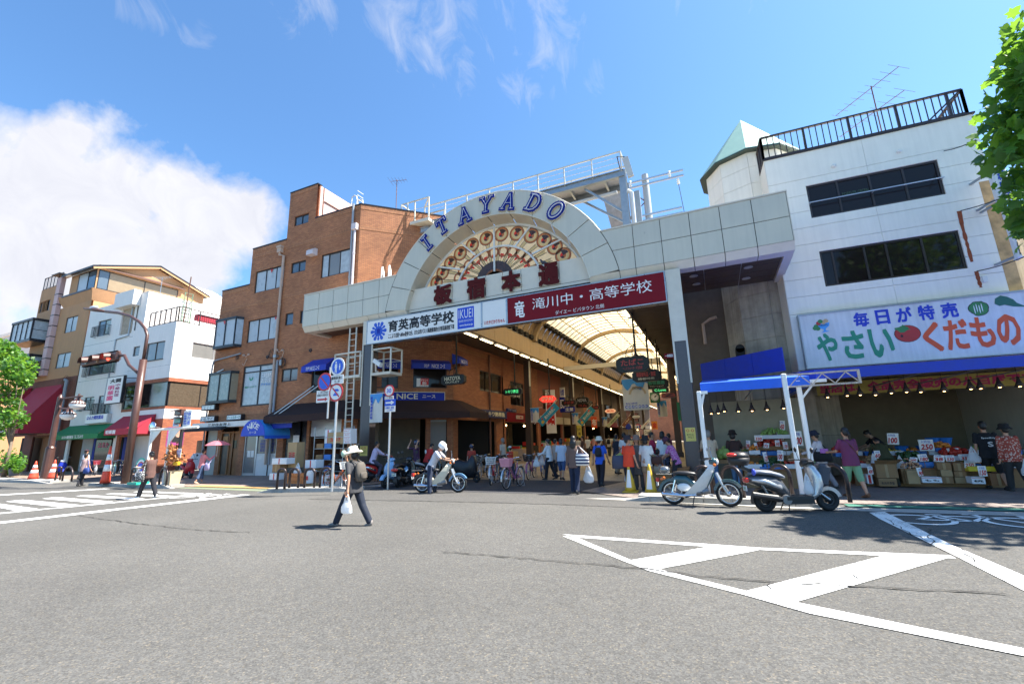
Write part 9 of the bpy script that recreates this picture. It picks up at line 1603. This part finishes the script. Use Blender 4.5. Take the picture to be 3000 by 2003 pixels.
for m_ in M_LF:
 N,L,b=nodes(m_); tl=N.new('ShaderNodeBsdfTranslucent'); tl.inputs[0].default_value=(.30,.55,.05,1); mx=N.new('ShaderNodeMixShader'); mx.inputs[0].default_value=.38; L.new(b.outputs[0],mx.inputs[1]); L.new(tl.outputs[0],mx.inputs[2]); L.new(mx.outputs[0],N['Material Output'].inputs[0])
LEAF=[(0,-.5),(.16,-.3),(.44,-.34),(.34,-.06),(.5,.16),(.26,.18),(.2,.36),(0,.56),(-.2,.36),(-.26,.18),(-.5,.16),(-.34,-.06),(-.44,-.34),(-.16,-.3)]
def leafset(pts,size,rnd,up=.5,mk=None):
 B=MB(); vs=B.v; 
 for p,k in pts:
  n=V((rnd.gauss(0,.6),rnd.gauss(0,.6),rnd.gauss(up,.5))).normalized(); a=n.orthogonal().normalized(); a=(Matrix.Rotation(rnd.uniform(0,6.28),3,n)@a); b=n.cross(a); s=size*rnd.uniform(.7,1.25); i=len(vs)
  for x,y in LEAF: vs.append(V(p)+a*x*s+b*y*s-n*(abs(x)*.35+y*y*.3)*s)
  B.f.append(list(range(i,i+14))); B.m.append(k); B.sm.append(False)
 return B
def cloudpts(blobs,n,rnd,hollow=.4):
 out=[]; w=[b[1]**2 for b in blobs]
 for _ in range(n):
  c,r=rnd.choices(blobs,w)[0]; d=V((rnd.gauss(0,1),rnd.gauss(0,1),rnd.gauss(0,1))).normalized(); q=V(c)+d*r*(hollow+(1-hollow)*rnd.random()**.6); out.append((q,rnd.choices((0,1,2),(3,4,3))[0]))
 return out
def tree(label,base,h,blobs,n,size,near=0,limbs=(),r0=.14,name='street_tree'):
 rnd=random.Random(n); t=thing(name,label,'tree',tuple(base)); b=V(base); B=MB(); B.smooth=True; B.tube([tuple(b),tuple(b+V((.05,0,h*.5))),tuple(b+V((0,.05,h)))],[r0,r0*.75,r0*.45],10)
 for c,r in blobs[:8]: p=b+V((0,.05,h*.8)); B.tube([tuple(p),tuple(p.lerp(V(c),.5)+V((0,0,.1))),tuple(c)],[r0*.4,r0*.25,.012],6)
 B.build('trunk',M('bark',(.16,.12,.085),.9,var=.3,vs=9,bump=.5),t); pts=cloudpts(blobs,n,rnd)
 if near:
  pts.sort(key=lambda p:(p[0]-O).length if abs((RW@np.array(p[0]-O))[0]/-(RW@np.array(p[0]-O))[2])<1.2 else 99); ms=[]
  for k in range(3): B=leafset([((0,0,0),0)],size,random.Random(k),.9); ms.append(B.mesh('leaf',M_LF[k]))
  for p,k in pts[:near]: o=inst(ms[k],'leaf',t,Matrix.LocRotScale(p-b,Matrix.Rotation(rnd.uniform(0,6.28),3,'Z')@Matrix.Rotation(rnd.gauss(0,.6),3,'X'),V((1,1,1))*rnd.uniform(.75,1.2)))
  pts=pts[near:]
 leafset(pts,size,rnd).build('crown',M_LF,t,kind='stuff'); return t
bl=[(ray(p[0]+40,p[1])*(d/ray(*p).length)+O,r) for p,d,r in (((3040,130),16,.9),((3010,250),15.6,.8),((3000,350),15.4,.9),((2955,410),15.2,.75),((2975,480),15,.75),((3060,560),15,.9),((3110,330),16,1.6),((2975,640),15,.4),((2965,690),15,.3),((3030,700),15,.5),((3200,180),16.5,1.8),((3200,500),16,1.5),((3300,330),17,1.9),((3110,60),16.5,1.1))]
tree('plane tree with broad lobed leaves reaching in from the right edge',(12.6,13.2,0),5.0,bl,2700,.27,300)
c=PY(40,1060,15); tree('bright green roadside tree at the left edge',(G(15,1395).x+1.5,14,0),2.4,[(tuple(PY(x,y,14)),r) for x,y,r in ((10,1050,1.2),(55,1075,1.0),(30,1120,1.1),(-40,1040,1.6),(75,1105,.55),(20,1020,.6),(15,1195,1.0),(40,1225,.8),(-10,1250,1.0),(50,1180,.35))],3600,.24,200)
for i,(x,y,w,h,lb) in enumerate(((18,1392,1.5,1.3,'leafy green shrub in a blue pot at the left edge'),(42,1393,.9,.7,'grassy yellow green plant in a dark pot at the left'))):
 b=G(x,y,.1); t=thing('potted_plant',lb,'plant',tuple(b)); B=MB(); B.lathe([(.25,0),(.36,.5),(.38,.52),(.33,.52),(.3,.45)],tuple(b),14); B.build('pot',M('slate_pot',(.05,.07,.10),.5,var=.1),t); leafset(cloudpts([((b.x,b.y,b.z+.5+h*.4),w*.55),((b.x+w*.4,b.y,b.z+.5),w*.35)],500,random.Random(i),.2),.16,random.Random(i)).build('foliage',M_LF,t,kind='stuff')
b=G(511-12,1423,.1); b=G(503,1420,.1); t=thing('potted_plant','orange brown dried shrub in a pale square pot at the signal pole','plant',tuple(b)); B=MB(); B.lathe([(.26,0),(.34,.55),(.37,.58),(.31,.58),(.28,.45)],tuple(b),4); B.build('pot',M('cream_pot',(.52,.42,.28),.6,var=.12),t); leafset(cloudpts([((b.x,b.y,1.25),.42),((b.x-.15,b.y,1.6),.25)],300,random.Random(3),.1),.12,random.Random(9)).build('foliage',[M('dry_leaf',(.40,.16,.05),.7,var=.3)]*3,t,kind='stuff')
for (p,qq,m_,lb) in (((300,1040),(395,1155),M('chalkboard',(.03,.06,.05),.6,var=.2),'dark chalkboard menu leaning by the tan shop door'),((410,920),(480,1158),M_SIGNW,'tall white notice stand beside the striped cone')):
 b=PY(*ZL((p[0]+qq[0])/2,qq[1]),13.6); b=G(*ZL((p[0]+qq[0])/2,qq[1]),.02); f=Fr((0,b.y,0)); r=f.rect(ZL(*p),ZL(*qq)); t=thing('menu_board',lb,'board',tuple(b)); B=MB(f); B.prism([(r[0],r[1],0),(r[2],r[1],0),(r[2],r[3],-.25),(r[0],r[3],-.25)],(0,0,-.04)); B.build('board',m_,t); B=MB(f); B.bar((r[0],r[1],-.5),(r[0],r[3],-.28),.04); B.bar((r[2],r[1],-.5),(r[2],r[3],-.28),.04); B.build('leg',M_WOOD,t)
# greengrocer: awnings, posts, stall, boxes
awning(FR,2.30,2.86,12.5,3.52,4.35,.26,M_BLUEF,'long dark blue stained awning under the vegetable signboard'); awning(Fr((0,17.75,0)),-.30,2.70,2.28,3.50,4.4,.25,M_BLUEL,'bright blue awning at the corner of the greengrocer beside the gate post')
t=thing('fascia_sign','slanting plain blue sheet fascia above the corner awning','sign',(1,18.2,3.6)); a,b=V((-.30,19.3,0)),V((2.30,17.0,0)); f=Fr3(a,b-a,(0,0,1)); B=MB(f); w=(b-a).length; [B.box(w*k/3+.006,3.55,0,w*(k+1)/3-.006,4.34,.05) for k in range(1)]; B.build('panel',M_BLUEF,t)
for k in (1,2): B=MB(f); B.box(w*k/3+.006,3.55,0,w*(k+1)/3-.006,4.34,.05); B.build('panel',M_BLUEF,t)
def post(x,y,z,label,knee=1):
 t=thing('awning_post',label,'post',(x,y,0),'white steel awning posts'); B=MB(); B.bbox(x-.055,y-.055,.02,x+.055,y+.055,z,.012); B.build('upright',M_TXW,t); B=MB(); B.bar((x,y,z-.04),(x+knee*.62,y+.02,z-.04),.08); B.bar((x,y,z-.5),(x+knee*.35,y+.02,z-.08),.05); B.build('knee_brace',M_TXW,t); return t
Yw=13.15; mid=lambda p,q:(PY(*p,Yw).x+PY(*q,Yw).x)/2
post(mid((2045,1150),(2073,1350)),Yw,2.72,'white awning post left beside the gate post',.35); xb_=mid((2290,1100),(2337,1345)); post(xb_,Yw-.1,3.02,'white awning post behind the silver scooter, the taller of the pair',.02); xc_=mid((2345,1130),(2384,1372)); post(xc_,Yw+.25,2.86,'white awning post with a diagonal knee brace by the pale blouse',1)
t=thing('truss_beam','short rusty white truss beam above the taller awning post','beam',(xb_,Yw,3)); B=MB(); [B.bar((xb_+.05,Yw-.1,z),(xb_+1.55,Yw-.1,z-.0),.04) for z in (2.98,2.68)]; [B.bar((xb_+.1+k*.24,Yw-.1,2.96 if k%2 else 2.70),(xb_+.34+k*.24,Yw-.1,2.70 if k%2 else 2.96),.022) for k in range(6)]; B.bar((xb_+1.55,Yw-.1,2.66),(xb_+1.55,Yw-.1,3.0),.05); B.build('lattice',M('rusty_white',(.55,.45,.38),.6,var=.4,vs=14),t)
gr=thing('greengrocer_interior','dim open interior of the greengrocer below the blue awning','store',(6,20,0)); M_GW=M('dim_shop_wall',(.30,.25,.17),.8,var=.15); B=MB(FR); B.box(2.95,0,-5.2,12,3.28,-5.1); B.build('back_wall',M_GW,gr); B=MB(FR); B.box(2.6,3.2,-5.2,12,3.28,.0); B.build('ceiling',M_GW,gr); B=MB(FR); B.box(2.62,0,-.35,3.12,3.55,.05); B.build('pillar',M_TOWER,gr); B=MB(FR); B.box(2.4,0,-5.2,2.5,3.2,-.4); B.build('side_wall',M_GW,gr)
r=FR.rect(S3(150,275),S3(1690,330),.1); r=(3.15,2.70,8.8,3.12); t=thing('shop_banner','long yellow banner with red purple letters under the dark blue awning','banner',tuple(FR(5,2.7,.3))); B=MB(FR); B.box(r[0],r[1],.30,r[2],r[3],.31); B.build('cloth',M('mustard_cloth',(.42,.33,.07),.7,var=.1),t); text('当店は、全品完全販売の八百屋です!!',FR,(r[0]+.1,r[1]+.08,r[2]-.1,r[3]-.06),M('plum_red',(.45,.02,.10),.6,var=0),t,.045,c=.316)
B=MB(); B.box(-.1,16.4,0,2.5,16.5,2.6); o=B.build('stall_wall',M('stall_back_panel',(.30,.28,.20),.7,var=.15),gr)
ORD='first second third fourth fifth sixth seventh eighth ninth tenth eleventh twelfth'.split(); bulb=M('warm_lamp',(1,.7,.4),.4,var=0,emit=(1,.55,.22),es=4)
for i,(fn,x,y) in enumerate([(S3,x,y) for x,y in ((255,325),(375,318),(515,318),(660,300),(800,290),(930,290),(1145,282),(1390,262),(1480,258),(1655,245),(1840,238),(75,340))]+[(S2,x,y) for x,y in ((575,490),(640,485),(695,470),(825,470),(950,465),(1088,455),(1240,440))]):
 p=PY(*fn(x,y),15.0); t=thing('pendant_lamp','%s warm shop lamp from the %s end under the %s awning'%(ORD[i] if i<12 else ORD[i-12],'left' if i<11 else ('left' if i>11 else 'far left'),'dark blue' if i<12 else 'bright blue corner'),'lamp',tuple(p),'warm shop lamps under the awnings'); B=MB(); B.lathe([(.10,-.05),(.05,.06),(.03,.13),(.02,.2)],tuple(p),12); B.tube([(p.x,p.y,p.z+.2),(p.x,p.y,2.98)],.006,4); B.build('shade',M_BRONZE,t,True); B=MB(); B.sph((p.x,p.y,p.z-.02),.045,8,6); B.build('bulb',bulb,t,True)
M_CARD=M('cardboard',(.30,.17,.075),.8,var=.15,vs=5); M_CARDL=M('pale_cardboard',(.42,.28,.14),.8,var=.12); M_FOAM=M('white_foam',(.74,.75,.76),.7,var=.05); M_TUB=M('blue_tub',(.02,.16,.50),.4,var=.06)
def tbl(x0,x1,y,z,label): t=thing('display_table',label,'table',((x0+x1)/2,y,0)); B=MB(); B.box(x0,y,z-.05,x1,y+.75,z); B.build('table_top',M_WOOD,t); B=MB(); B.box(x0+.02,y+.04,0,x1-.02,y+.08,z-.051); B.build('front_board',M_CARD,t); B=MB(); [B.box(x,yy,0,x+.06,yy+.06,z-.052) for x in (x0+.05,x1-.11) for yy in (y+.12,y+.6)]; B.build('leg',M_WOOD,t)
tbl(.55,2.55,14.9,.55,'low front display table of the corner stall'); tbl(.55,2.55,15.7,.88,'high rear display table of the corner stall'); tbl(3.4,9.4,16.0,.5,'long low display table of the greengrocer'); tbl(3.4,9.4,16.8,.8,'long rear display table of the greengrocer'); tbl(-2.3,-.9,14.6,.6,'small vegetable table among the shoppers at the right post')
def pbox(label,p,q_,Y,d,m,fn,txt=None,tm=M_TXK,open_=False,name='cardboard_box',cat='box',grp=None,z0=None,tx=(.15,.25,.85,.6)):
 a,b=PY(*fn(*p),Y),PY(*fn(*q_),Y); x0,x1,z1,z_=min(a.x,b.x),max(a.x,b.x),max(a.z,b.z),min(a.z,b.z); z_=max(z_,.02) if z0 is None else z0; z1=max(z1,z_+.12)
 t=thing(name,label,cat,((x0+x1)/2,Y,z_),grp); B=MB(); B.bbox(x0,Y,z_,x1,Y+d,z1,.006); B.build('carton',m,t)
 B=MB(); B.box((x0+x1)/2-.03,Y-.002,z_+.01,(x0+x1)/2+.03,Y-.001,z1-.01) if not txt else B.box(x0+.01,Y-.002,z1-.03,x1-.01,Y-.001,z1-.02); B.build('tape',M_CARDL if m is not M_FOAM else M_TXR,t)
 if open_: B=MB(); B.prism([(x0,Y,z1),(x1,Y,z1),(x1+.03,Y-.14,z1+.10),(x0-.03,Y-.14,z1+.10)],(0,.008,.004)); B.prism([(x1,Y,z1),(x1,Y+d,z1),(x1+.16,Y+d,z1+.1),(x1+.16,Y,z1+.1)],(0,0,.008)); B.build('flap',m,t)
 if txt: f=Fr((0,Y,0)); w,h=x1-x0,z1-z_; text(txt,f,(x0+w*tx[0],z_+h*tx[1],x0+w*tx[2],z_+h*tx[3]),tm,t,.02,c=.003)
 return t
for lb,p,q_,Y,d,m,tx_,op in (('open cardboard box on top of the printed box beside the green trousers',(510,968),(735,1098),15.5,.4,M_CARD,None,True),('cardboard box with dark print on the floor beside the green trousers',(540,1100),(725,1175),15.5,.42,M_CARD,'丸元のき並',False),('tall cardboard box under the heap of eggs',(748,1012),(960,1150),15.7,.4,M_CARD,None,False),('plain cardboard box leaning before the egg box',(800,1028),(938,1152),15.45,.2,M_CARDL,None,False),('low white box with green and red print in the middle of the floor',(940,1088),(1135,1142),15.4,.3,M_FOAM,'もも',False),('upper left cardboard box of the stacked block',(1075,955),(1222,1020),15.8,.4,M_CARD,None,False),('upper right cardboard box of the stacked block',(1226,958),(1350,1035),15.8,.4,M_CARD,None,False),('middle left cardboard box of the stacked block',(1112,1021),(1235,1083),15.8,.4,M_CARDL,None,False),('middle right cardboard box of the stacked block',(1238,1037),(1366,1090),15.8,.4,M_CARD,None,False),('lower left cardboard box of the stacked block',(1120,1084),(1243,1148),15.8,.4,M_CARD,None,False),('lower right cardboard box of the stacked block',(1246,1091),(1390,1148),15.8,.4,M_CARDL,None,False),('low white box with red print under the yellow tray',(1395,1088),(1535,1152),15.4,.3,M_FOAM,'桃',False),('dark wooden crate at the right end of the floor',(1560,1052),(1750,1168),15.5,.4,M_WOOD,None,False),('bright yellow tray near the right end of the display',(1370,1002),(1640,1036),15.6,.4,M('yellow_tray',(.72,.55,.03),.4,var=.05),None,False),('white foam box behind the green trousers',(430,1065),(500,1150),15.6,.35,M_FOAM,None,False)): pbox(lb,p,q_,Y,d,m,S3,tx_,open_=op,grp='boxes before the greengrocer')
for lb,p,q_,Y,d,m,tx_ in (('tall stack carton with red stamps beside the black door',(1545,765),(1625,1055),13.4,.4,M_CARDL,'◎\n◎\n◎\n◎\n◎'),('grey white foam box on the stack by the black door',(1358,948),(1522,1015),13.0,.4,M_FOAM,None),('cardboard crate below the foam box by the black door',(1365,1018),(1440,1112),13.0,.35,M_CARD,None),('low white foam box at the left end of the crates',(1330,1118),(1425,1196),12.9,.4,M_FOAM,None),('tilted white foam box beside the rack',(1740,968),(1858,1060),13.3,.4,M_FOAM,None),('large red and white carton behind the bollards',(1922,1142),(2086,1282),12.75,.35,M_FOAM,'no.1'),('plain cardboard box below the white bucket',(1745,1232),(1890,1284),12.75,.35,M_CARD,None),('big brown carton on the storeroom rack',(2000,652),(2175,782),13.9,.4,M_CARDL,'玉ねぎ'),('tall white carton left of the big brown carton',(1968,622),(2030,785),13.95,.3,M_FOAM,None),('white carton, topmost of the stack by the ladder',(2180,610),(2258,652),13.8,.35,M_FOAM,'りんご'),('white carton, second from the top by the ladder',(2180,654),(2258,694),13.8,.35,M_FOAM,'ふじ'),('white carton, third from the top by the ladder',(2180,696),(2258,736),13.8,.35,M_FOAM,'りんご'),('white carton at the bottom of the stack by the ladder',(2180,738),(2258,778),13.8,.35,M_FOAM,'ふじ')): pbox(lb,p,q_,Y,d,m,Z5,tx_,M_TXR,grp='boxes before the storeroom')
t=thing('storage_rack','grey wire rack with trays of produce before the storeroom','rack',(-14.8,14,0)); B=MB()
a,b=PY(*Z5(1860,700),13.9),PY(*Z5(2170,1150),13.9)
for x in (a.x,b.x): [B.bar((x,y,0),(x,y,2.3),.03) for y in (13.85,14.4)]
B.build('upright',M_GALV,t)
for z in (.5,.95,1.4,1.85): B=MB(); B.box(a.x,13.85,z,b.x,14.4,z+.02); B.build('shelf',M_GALV,t)
for k in range(9): B=MB(); x=a.x+.1+(k%3)*.45; z=(.52,.97,1.42)[k//3]; B.bbox(x,13.87,z,x+.38,14.3,z+.2,.01); B.build('tray',[M_CARD,M_TUB,M_DARK][k%3],t)
t=thing('bucket','white plastic bucket with a red label behind the bollards','bucket',tuple(PY(*Z5(1800,1232),12.8))); c=PY(*Z5(1800,1230),12.85); B=MB(); B.lathe([(.15,0),(.18,.42),(.19,.43),(.19,.46)],tuple(c),18); B.build('pail',M_FOAM,t); B=MB(); B.box(c.x-.05,c.y-.185,c.z+.12,c.x+.05,c.y-.183,c.z+.27); B.build('label',M_TXR,t)
for k,(lb,z) in enumerate((('lower orange plastic crate behind the bollards',.12),('upper orange plastic crate behind the bollards',.32))): p=PY(*Z5(1525,1285),12.8); q_=PY(*Z5(1710,1285),12.8); t=thing('plastic_crate',lb,'crate',(p.x,12.8,z),'orange plastic crates'); B=MB(); [B.box(p.x,12.8,z+h,q_.x,13.15,z+h+.035) for h in (0,.055,.11,.155)]; [B.box(x,12.795,z,x+.03,13.155,z+.19) for x in np.linspace(p.x,q_.x-.03,7)]; B.build('side',M('crate_orange',(.62,.20,.05),.5,var=.1),t)
carrier('big white sack resting on the orange crates',PY(*Z5(1655,1035),12.95)+V((0,0,.12)),.62,.24)
PC='highest at the back behind the olive jacket|large before the blue basins|over the red melons|left of the pair above the stacked boxes|right of the pair above the stacked boxes|upper before the yellow tray|lower before the yellow tray|in front of the yellow tray near the floor|on the dark vegetables|just above the eggs|by the mushrooms|beside the tall egg box near the floor|at the elbow of the plum shirt|before the white foam box'.split('|')
PD='at the left end of the corner stall|upper left over the tomatoes|small and low above the carrots|in front of the tomato packs|right of the tomato packs|on the rear green packs|topmost on the back wall|by the taller awning post|on the blue tubs at left|on the blue tubs at right|large sheet behind the awning posts'.split('|')
def card(i,lb,p,q_,Y,s,fn,m=M_SIGNW):
 a,b=PY(*fn(*p),Y),PY(*fn(*q_),Y); f=Fr((0,Y,0)); t=thing('price_card',lb,'price card',((a.x+b.x)/2,Y,b.z),'handwritten price cards'); B=MB(f); tl=.03*((i%3)-1); P=[(a.x-tl,a.z),(a.x,b.z),(b.x,b.z+tl*.5),(b.x-tl,a.z+tl*.4)]; B.prism([(x,z,0) for x,z in P],(0,0,-.006)); B.build('card',m,t); w,h=b.x-a.x,a.z-b.z; text(s,f,(a.x+w*.14,b.z+h*.1,b.x-w*.1,b.z+h*.58),M_TXR,t,.03,c=.003,slant=.2); text('大特価',f,(a.x+w*.15,b.z+h*.68,b.x-w*.2,b.z+h*.9),M_TXB,t,.0,c=.003); B=MB(f); B.bar(((a.x+b.x)/2,b.z,-.01),((a.x+b.x)/2,max(.5,b.z-.35),-.01),.012); B.build('stick',M_WOOD,t)
for i,(p,q_,s,Y) in enumerate((((610,685),(735,785),'100',16.8),((905,745),(1065,845),'250',16.6),((1180,825),(1300,868),'102',16.5),((1040,885),(1150,945),'38',15.9),((1156,888),(1250,942),'530',15.9),((1285,880),(1405,932),'350',15.9),((1320,934),(1435,1003),'250',15.7),((1450,985),(1550,1080),'150',15.3),((910,880),(1010,945),'180',15.9),((820,905),(900,945),'200',15.9),((500,845),(570,915),'60',15.9),((900,1003),(960,1080),'90',15.3),((195,865),(255,915),'6',15.9),((440,990),(500,1062),'400',15.4))): card(i,'white price card with red %s %s'%(s,PC[i]),p,q_,Y,s,S3)
for i,(p,q_,s,Y) in enumerate((((885,750),(935,830),'200',15.6),((970,705),(1050,755),'330',15.6),((975,775),(1010,830),'5',15.5),((1050,775),(1105,818),'75',15.5),((1160,750),(1210,805),'95',15.6),((1185,675),(1245,750),'120',16.2),((1195,570),(1255,655),'450',16.3),((1230,765),(1285,832),'170',15.5),((1055,860),(1105,950),'125',14.85),((1170,840),(1240,935),'100',14.85),((1305,668),(1425,800),'500',15.6))): card(i,'white price card with red %s %s'%(s,PD[i]),p,q_,Y,s,S2)
def heap(name,label,p,q_,Y,n,r,m,fn,d=.5,tubm=None,flat=.9):
 a,b=PY(*fn(*p),Y),PY(*fn(*q_),Y); rr=random.Random(n+int(p[0])); B=MB(); B.smooth=True
 for k in range(n): u=rr.random(); v=rr.random(); h=(1-abs(2*u-1)**3)*(a.z-b.z)*rr.random(); B.sph((a.x+(b.x-a.x)*u,Y+d*v,b.z+h+v*.08),(r,r,r*flat),7,5)
 o=tag(B.build(name,m),label,'produce',None,'stuff'); 
 if tubm: t=thing('produce_tray','tray under the '+label,'tray',(a.x,Y,b.z)); B=MB(); B.box(a.x-.02,Y-.03,b.z-.12,b.x+.02,Y+d,b.z-.01); B.build('tub',tubm,t)
M_TOMA=M('tomato_red',(.55,.04,.02),.25,var=.1); M_ORA=M('orange_fruit',(.75,.25,.03),.4,var=.1); M_POT=M('potato_tan',(.45,.30,.15),.7,var=.15); M_CAB=M('cabbage_green',(.25,.40,.10),.5,var=.25,vs=9); M_DGR=M('dark_vegetable',(.03,.09,.025),.4,var=.2,vs=12); M_EGG=M('brown_egg',(.62,.36,.22),.5,var=.08)
for a in (('egg_heap','heap of brown eggs on the tall box',(755,950),(962,1008),15.75,70,.032,M_EGG,S3,.35),('tomato_heap','heap of red tomatoes left in the display',(150,840),(215,862),16.0,30,.05,M_TOMA,S3,.4,M_TUB),('cucumber_heap','heap of dark green vegetables behind the eggs',(750,885),(1040,945),16.0,60,.06,M_DGR,S3,.6,M_TUB),('watermelon_heap','red cut melons in the middle of the display',(1170,850),(1450,890),16.3,40,.07,M_TOMA,S3,.5,M_FOAM),('peach_heap','orange fruit in the rear display',(1065,790),(1230,815),16.8,40,.05,M_ORA,S3,.4,M_TUB),('mushroom_heap','heap of brown mushrooms beside the open box',(440,900),(590,965),16.0,60,.05,M_POT,S3,.5,M_FOAM),('onion_heap','yellow onions near the right end',(1430,920),(1540,960),16.0,30,.05,M_ORA,S3,.4,M_TUB),('cabbage_heap','heap of green cabbages in the corner stall',(640,840),(755,925),15.2,16,.13,M_CAB,S2,.6,M_CARD),('carrot_heap','orange carrots on the corner stall',(925,812),(1015,840),15.4,40,.04,M_ORA,S2,.4,M_FOAM),('tomato_heap','packs of tomatoes on the corner stall',(1010,765),(1290,800),15.8,90,.045,M_TOMA,S2,.6,M_CARD),('potato_heap','heap of pale potatoes by the taller awning post',(1290,860),(1560,960),15.2,110,.06,M_POT,S2,.5,M_CARD),('bean_heap','green packs on the rear shelf of the corner stall',(1035,665),(1290,695),16.1,70,.045,M_CAB,S2,.3,M_FOAM),('aubergine_heap','dark vegetables in blue tubs on the low table',(1020,935),(1260,990),14.95,60,.05,M_DGR,S2,.5,M_TUB),('greens_heap','mixed greens on the table among the shoppers',(-330,870),(60,930),14.6,60,.07,M_CAB,S2,.6,M_CARD)): heap(*a)
VEG=(('tomatoes',M_TOMA,.045),('green cucumbers',M_DGR,.05),('oranges',M_ORA,.045),('cabbages',M_CAB,.08),('brown potatoes',M_POT,.05),('white radishes',M_FOAM,.045),('aubergines',M('aubergine',(.06,.015,.06),.3,var=.1),.05),('yellow peppers',M('yellow_pepper',(.7,.5,.03),.35,var=.1),.045))
rv=random.Random(8)
for nm,x0,n,y,z in (('low long',3.45,11,16.05,.51),('rear long',3.45,11,16.85,.81),('low corner',.6,4,14.95,.56),('rear corner',.6,4,15.75,.89)):
 for k in range(n):
  v,m_,r=VEG[(k*3+len(nm))%8]; x=x0+k*.5; tb=M_TUB if k%2 else M_FOAM; t=thing('produce_tray','%s tray of %s, %s from the left on the %s table'%('blue' if k%2 else 'white',v,ORD[k],nm),'tray',(x+.22,y+.3,z)); B=MB(); B.box(x,y,z,x+.45,y+.6,z+.02); [B.box(a,b,z+.021,c,d,z+.12) for a,b,c,d in ((x,y,x+.45,y+.02),(x,y+.58,x+.45,y+.6),(x,y+.021,x+.02,y+.579),(x+.43,y+.021,x+.45,y+.579))]; B.build('tub',tb,t); B=MB(); B.smooth=True
  for q_ in range(24): B.sph((x+.06+.33*rv.random(),y+.06+.48*rv.random(),z+.05+.11*rv.random()),(r,r,r),7,5)
  tag(B.build('produce',m_,t),None,None,None,'stuff')
for k,(x,y) in enumerate(((1045,755),(1155,755),(760,830),(960,830))): c=PY(*S3(x,y),17.2); t=thing('blue_tub',['left blue basin before the bending assistant','right blue basin before the bending assistant','blue basin behind the eggs','blue basin behind the price card'][k],'basin',tuple(c)); B=MB(); B.lathe([(.11,-.12),(.17,.08),(.18,.09),(.16,.08),(.10,-.1)],tuple(c),16); B.build('basin',M_TUB,t)
for (p,q_,s,lb,Y) in (((2898,482),(2975,580),'森岡','upper white box sign with blue characters on the right building',16.9),((2932,568),(2998,756),'土木建設','lower white box sign with black characters on the right building',16.9)):
 f=Fr((0,Y,0),rad(2)); r=f.rect(p,q_); t=thing('box_sign',lb,'sign',tuple(f(r[0],r[1]))); B=MB(f); B.bbox(r[0],r[1],-.25,r[2],r[3],0,.05); B.build('casing',M_SIGNW,t); w=r[2]-r[0]; vtext(s,f,(r[0]+w*.3,r[1]+.08,r[2]-w*.25,r[3]-.08),M_TXB if s=='森岡' else M_TXK,t,.03,c=.006); B=MB(f); [B.bar((r[0]+.1,z,-.1),(r[0]-.1,z,-.95),.06) for z in (r[1]+.15,r[3]-.15)]; B.build('bracket',M_GALV,t)
bpy.data.scenes.remove(TMP)
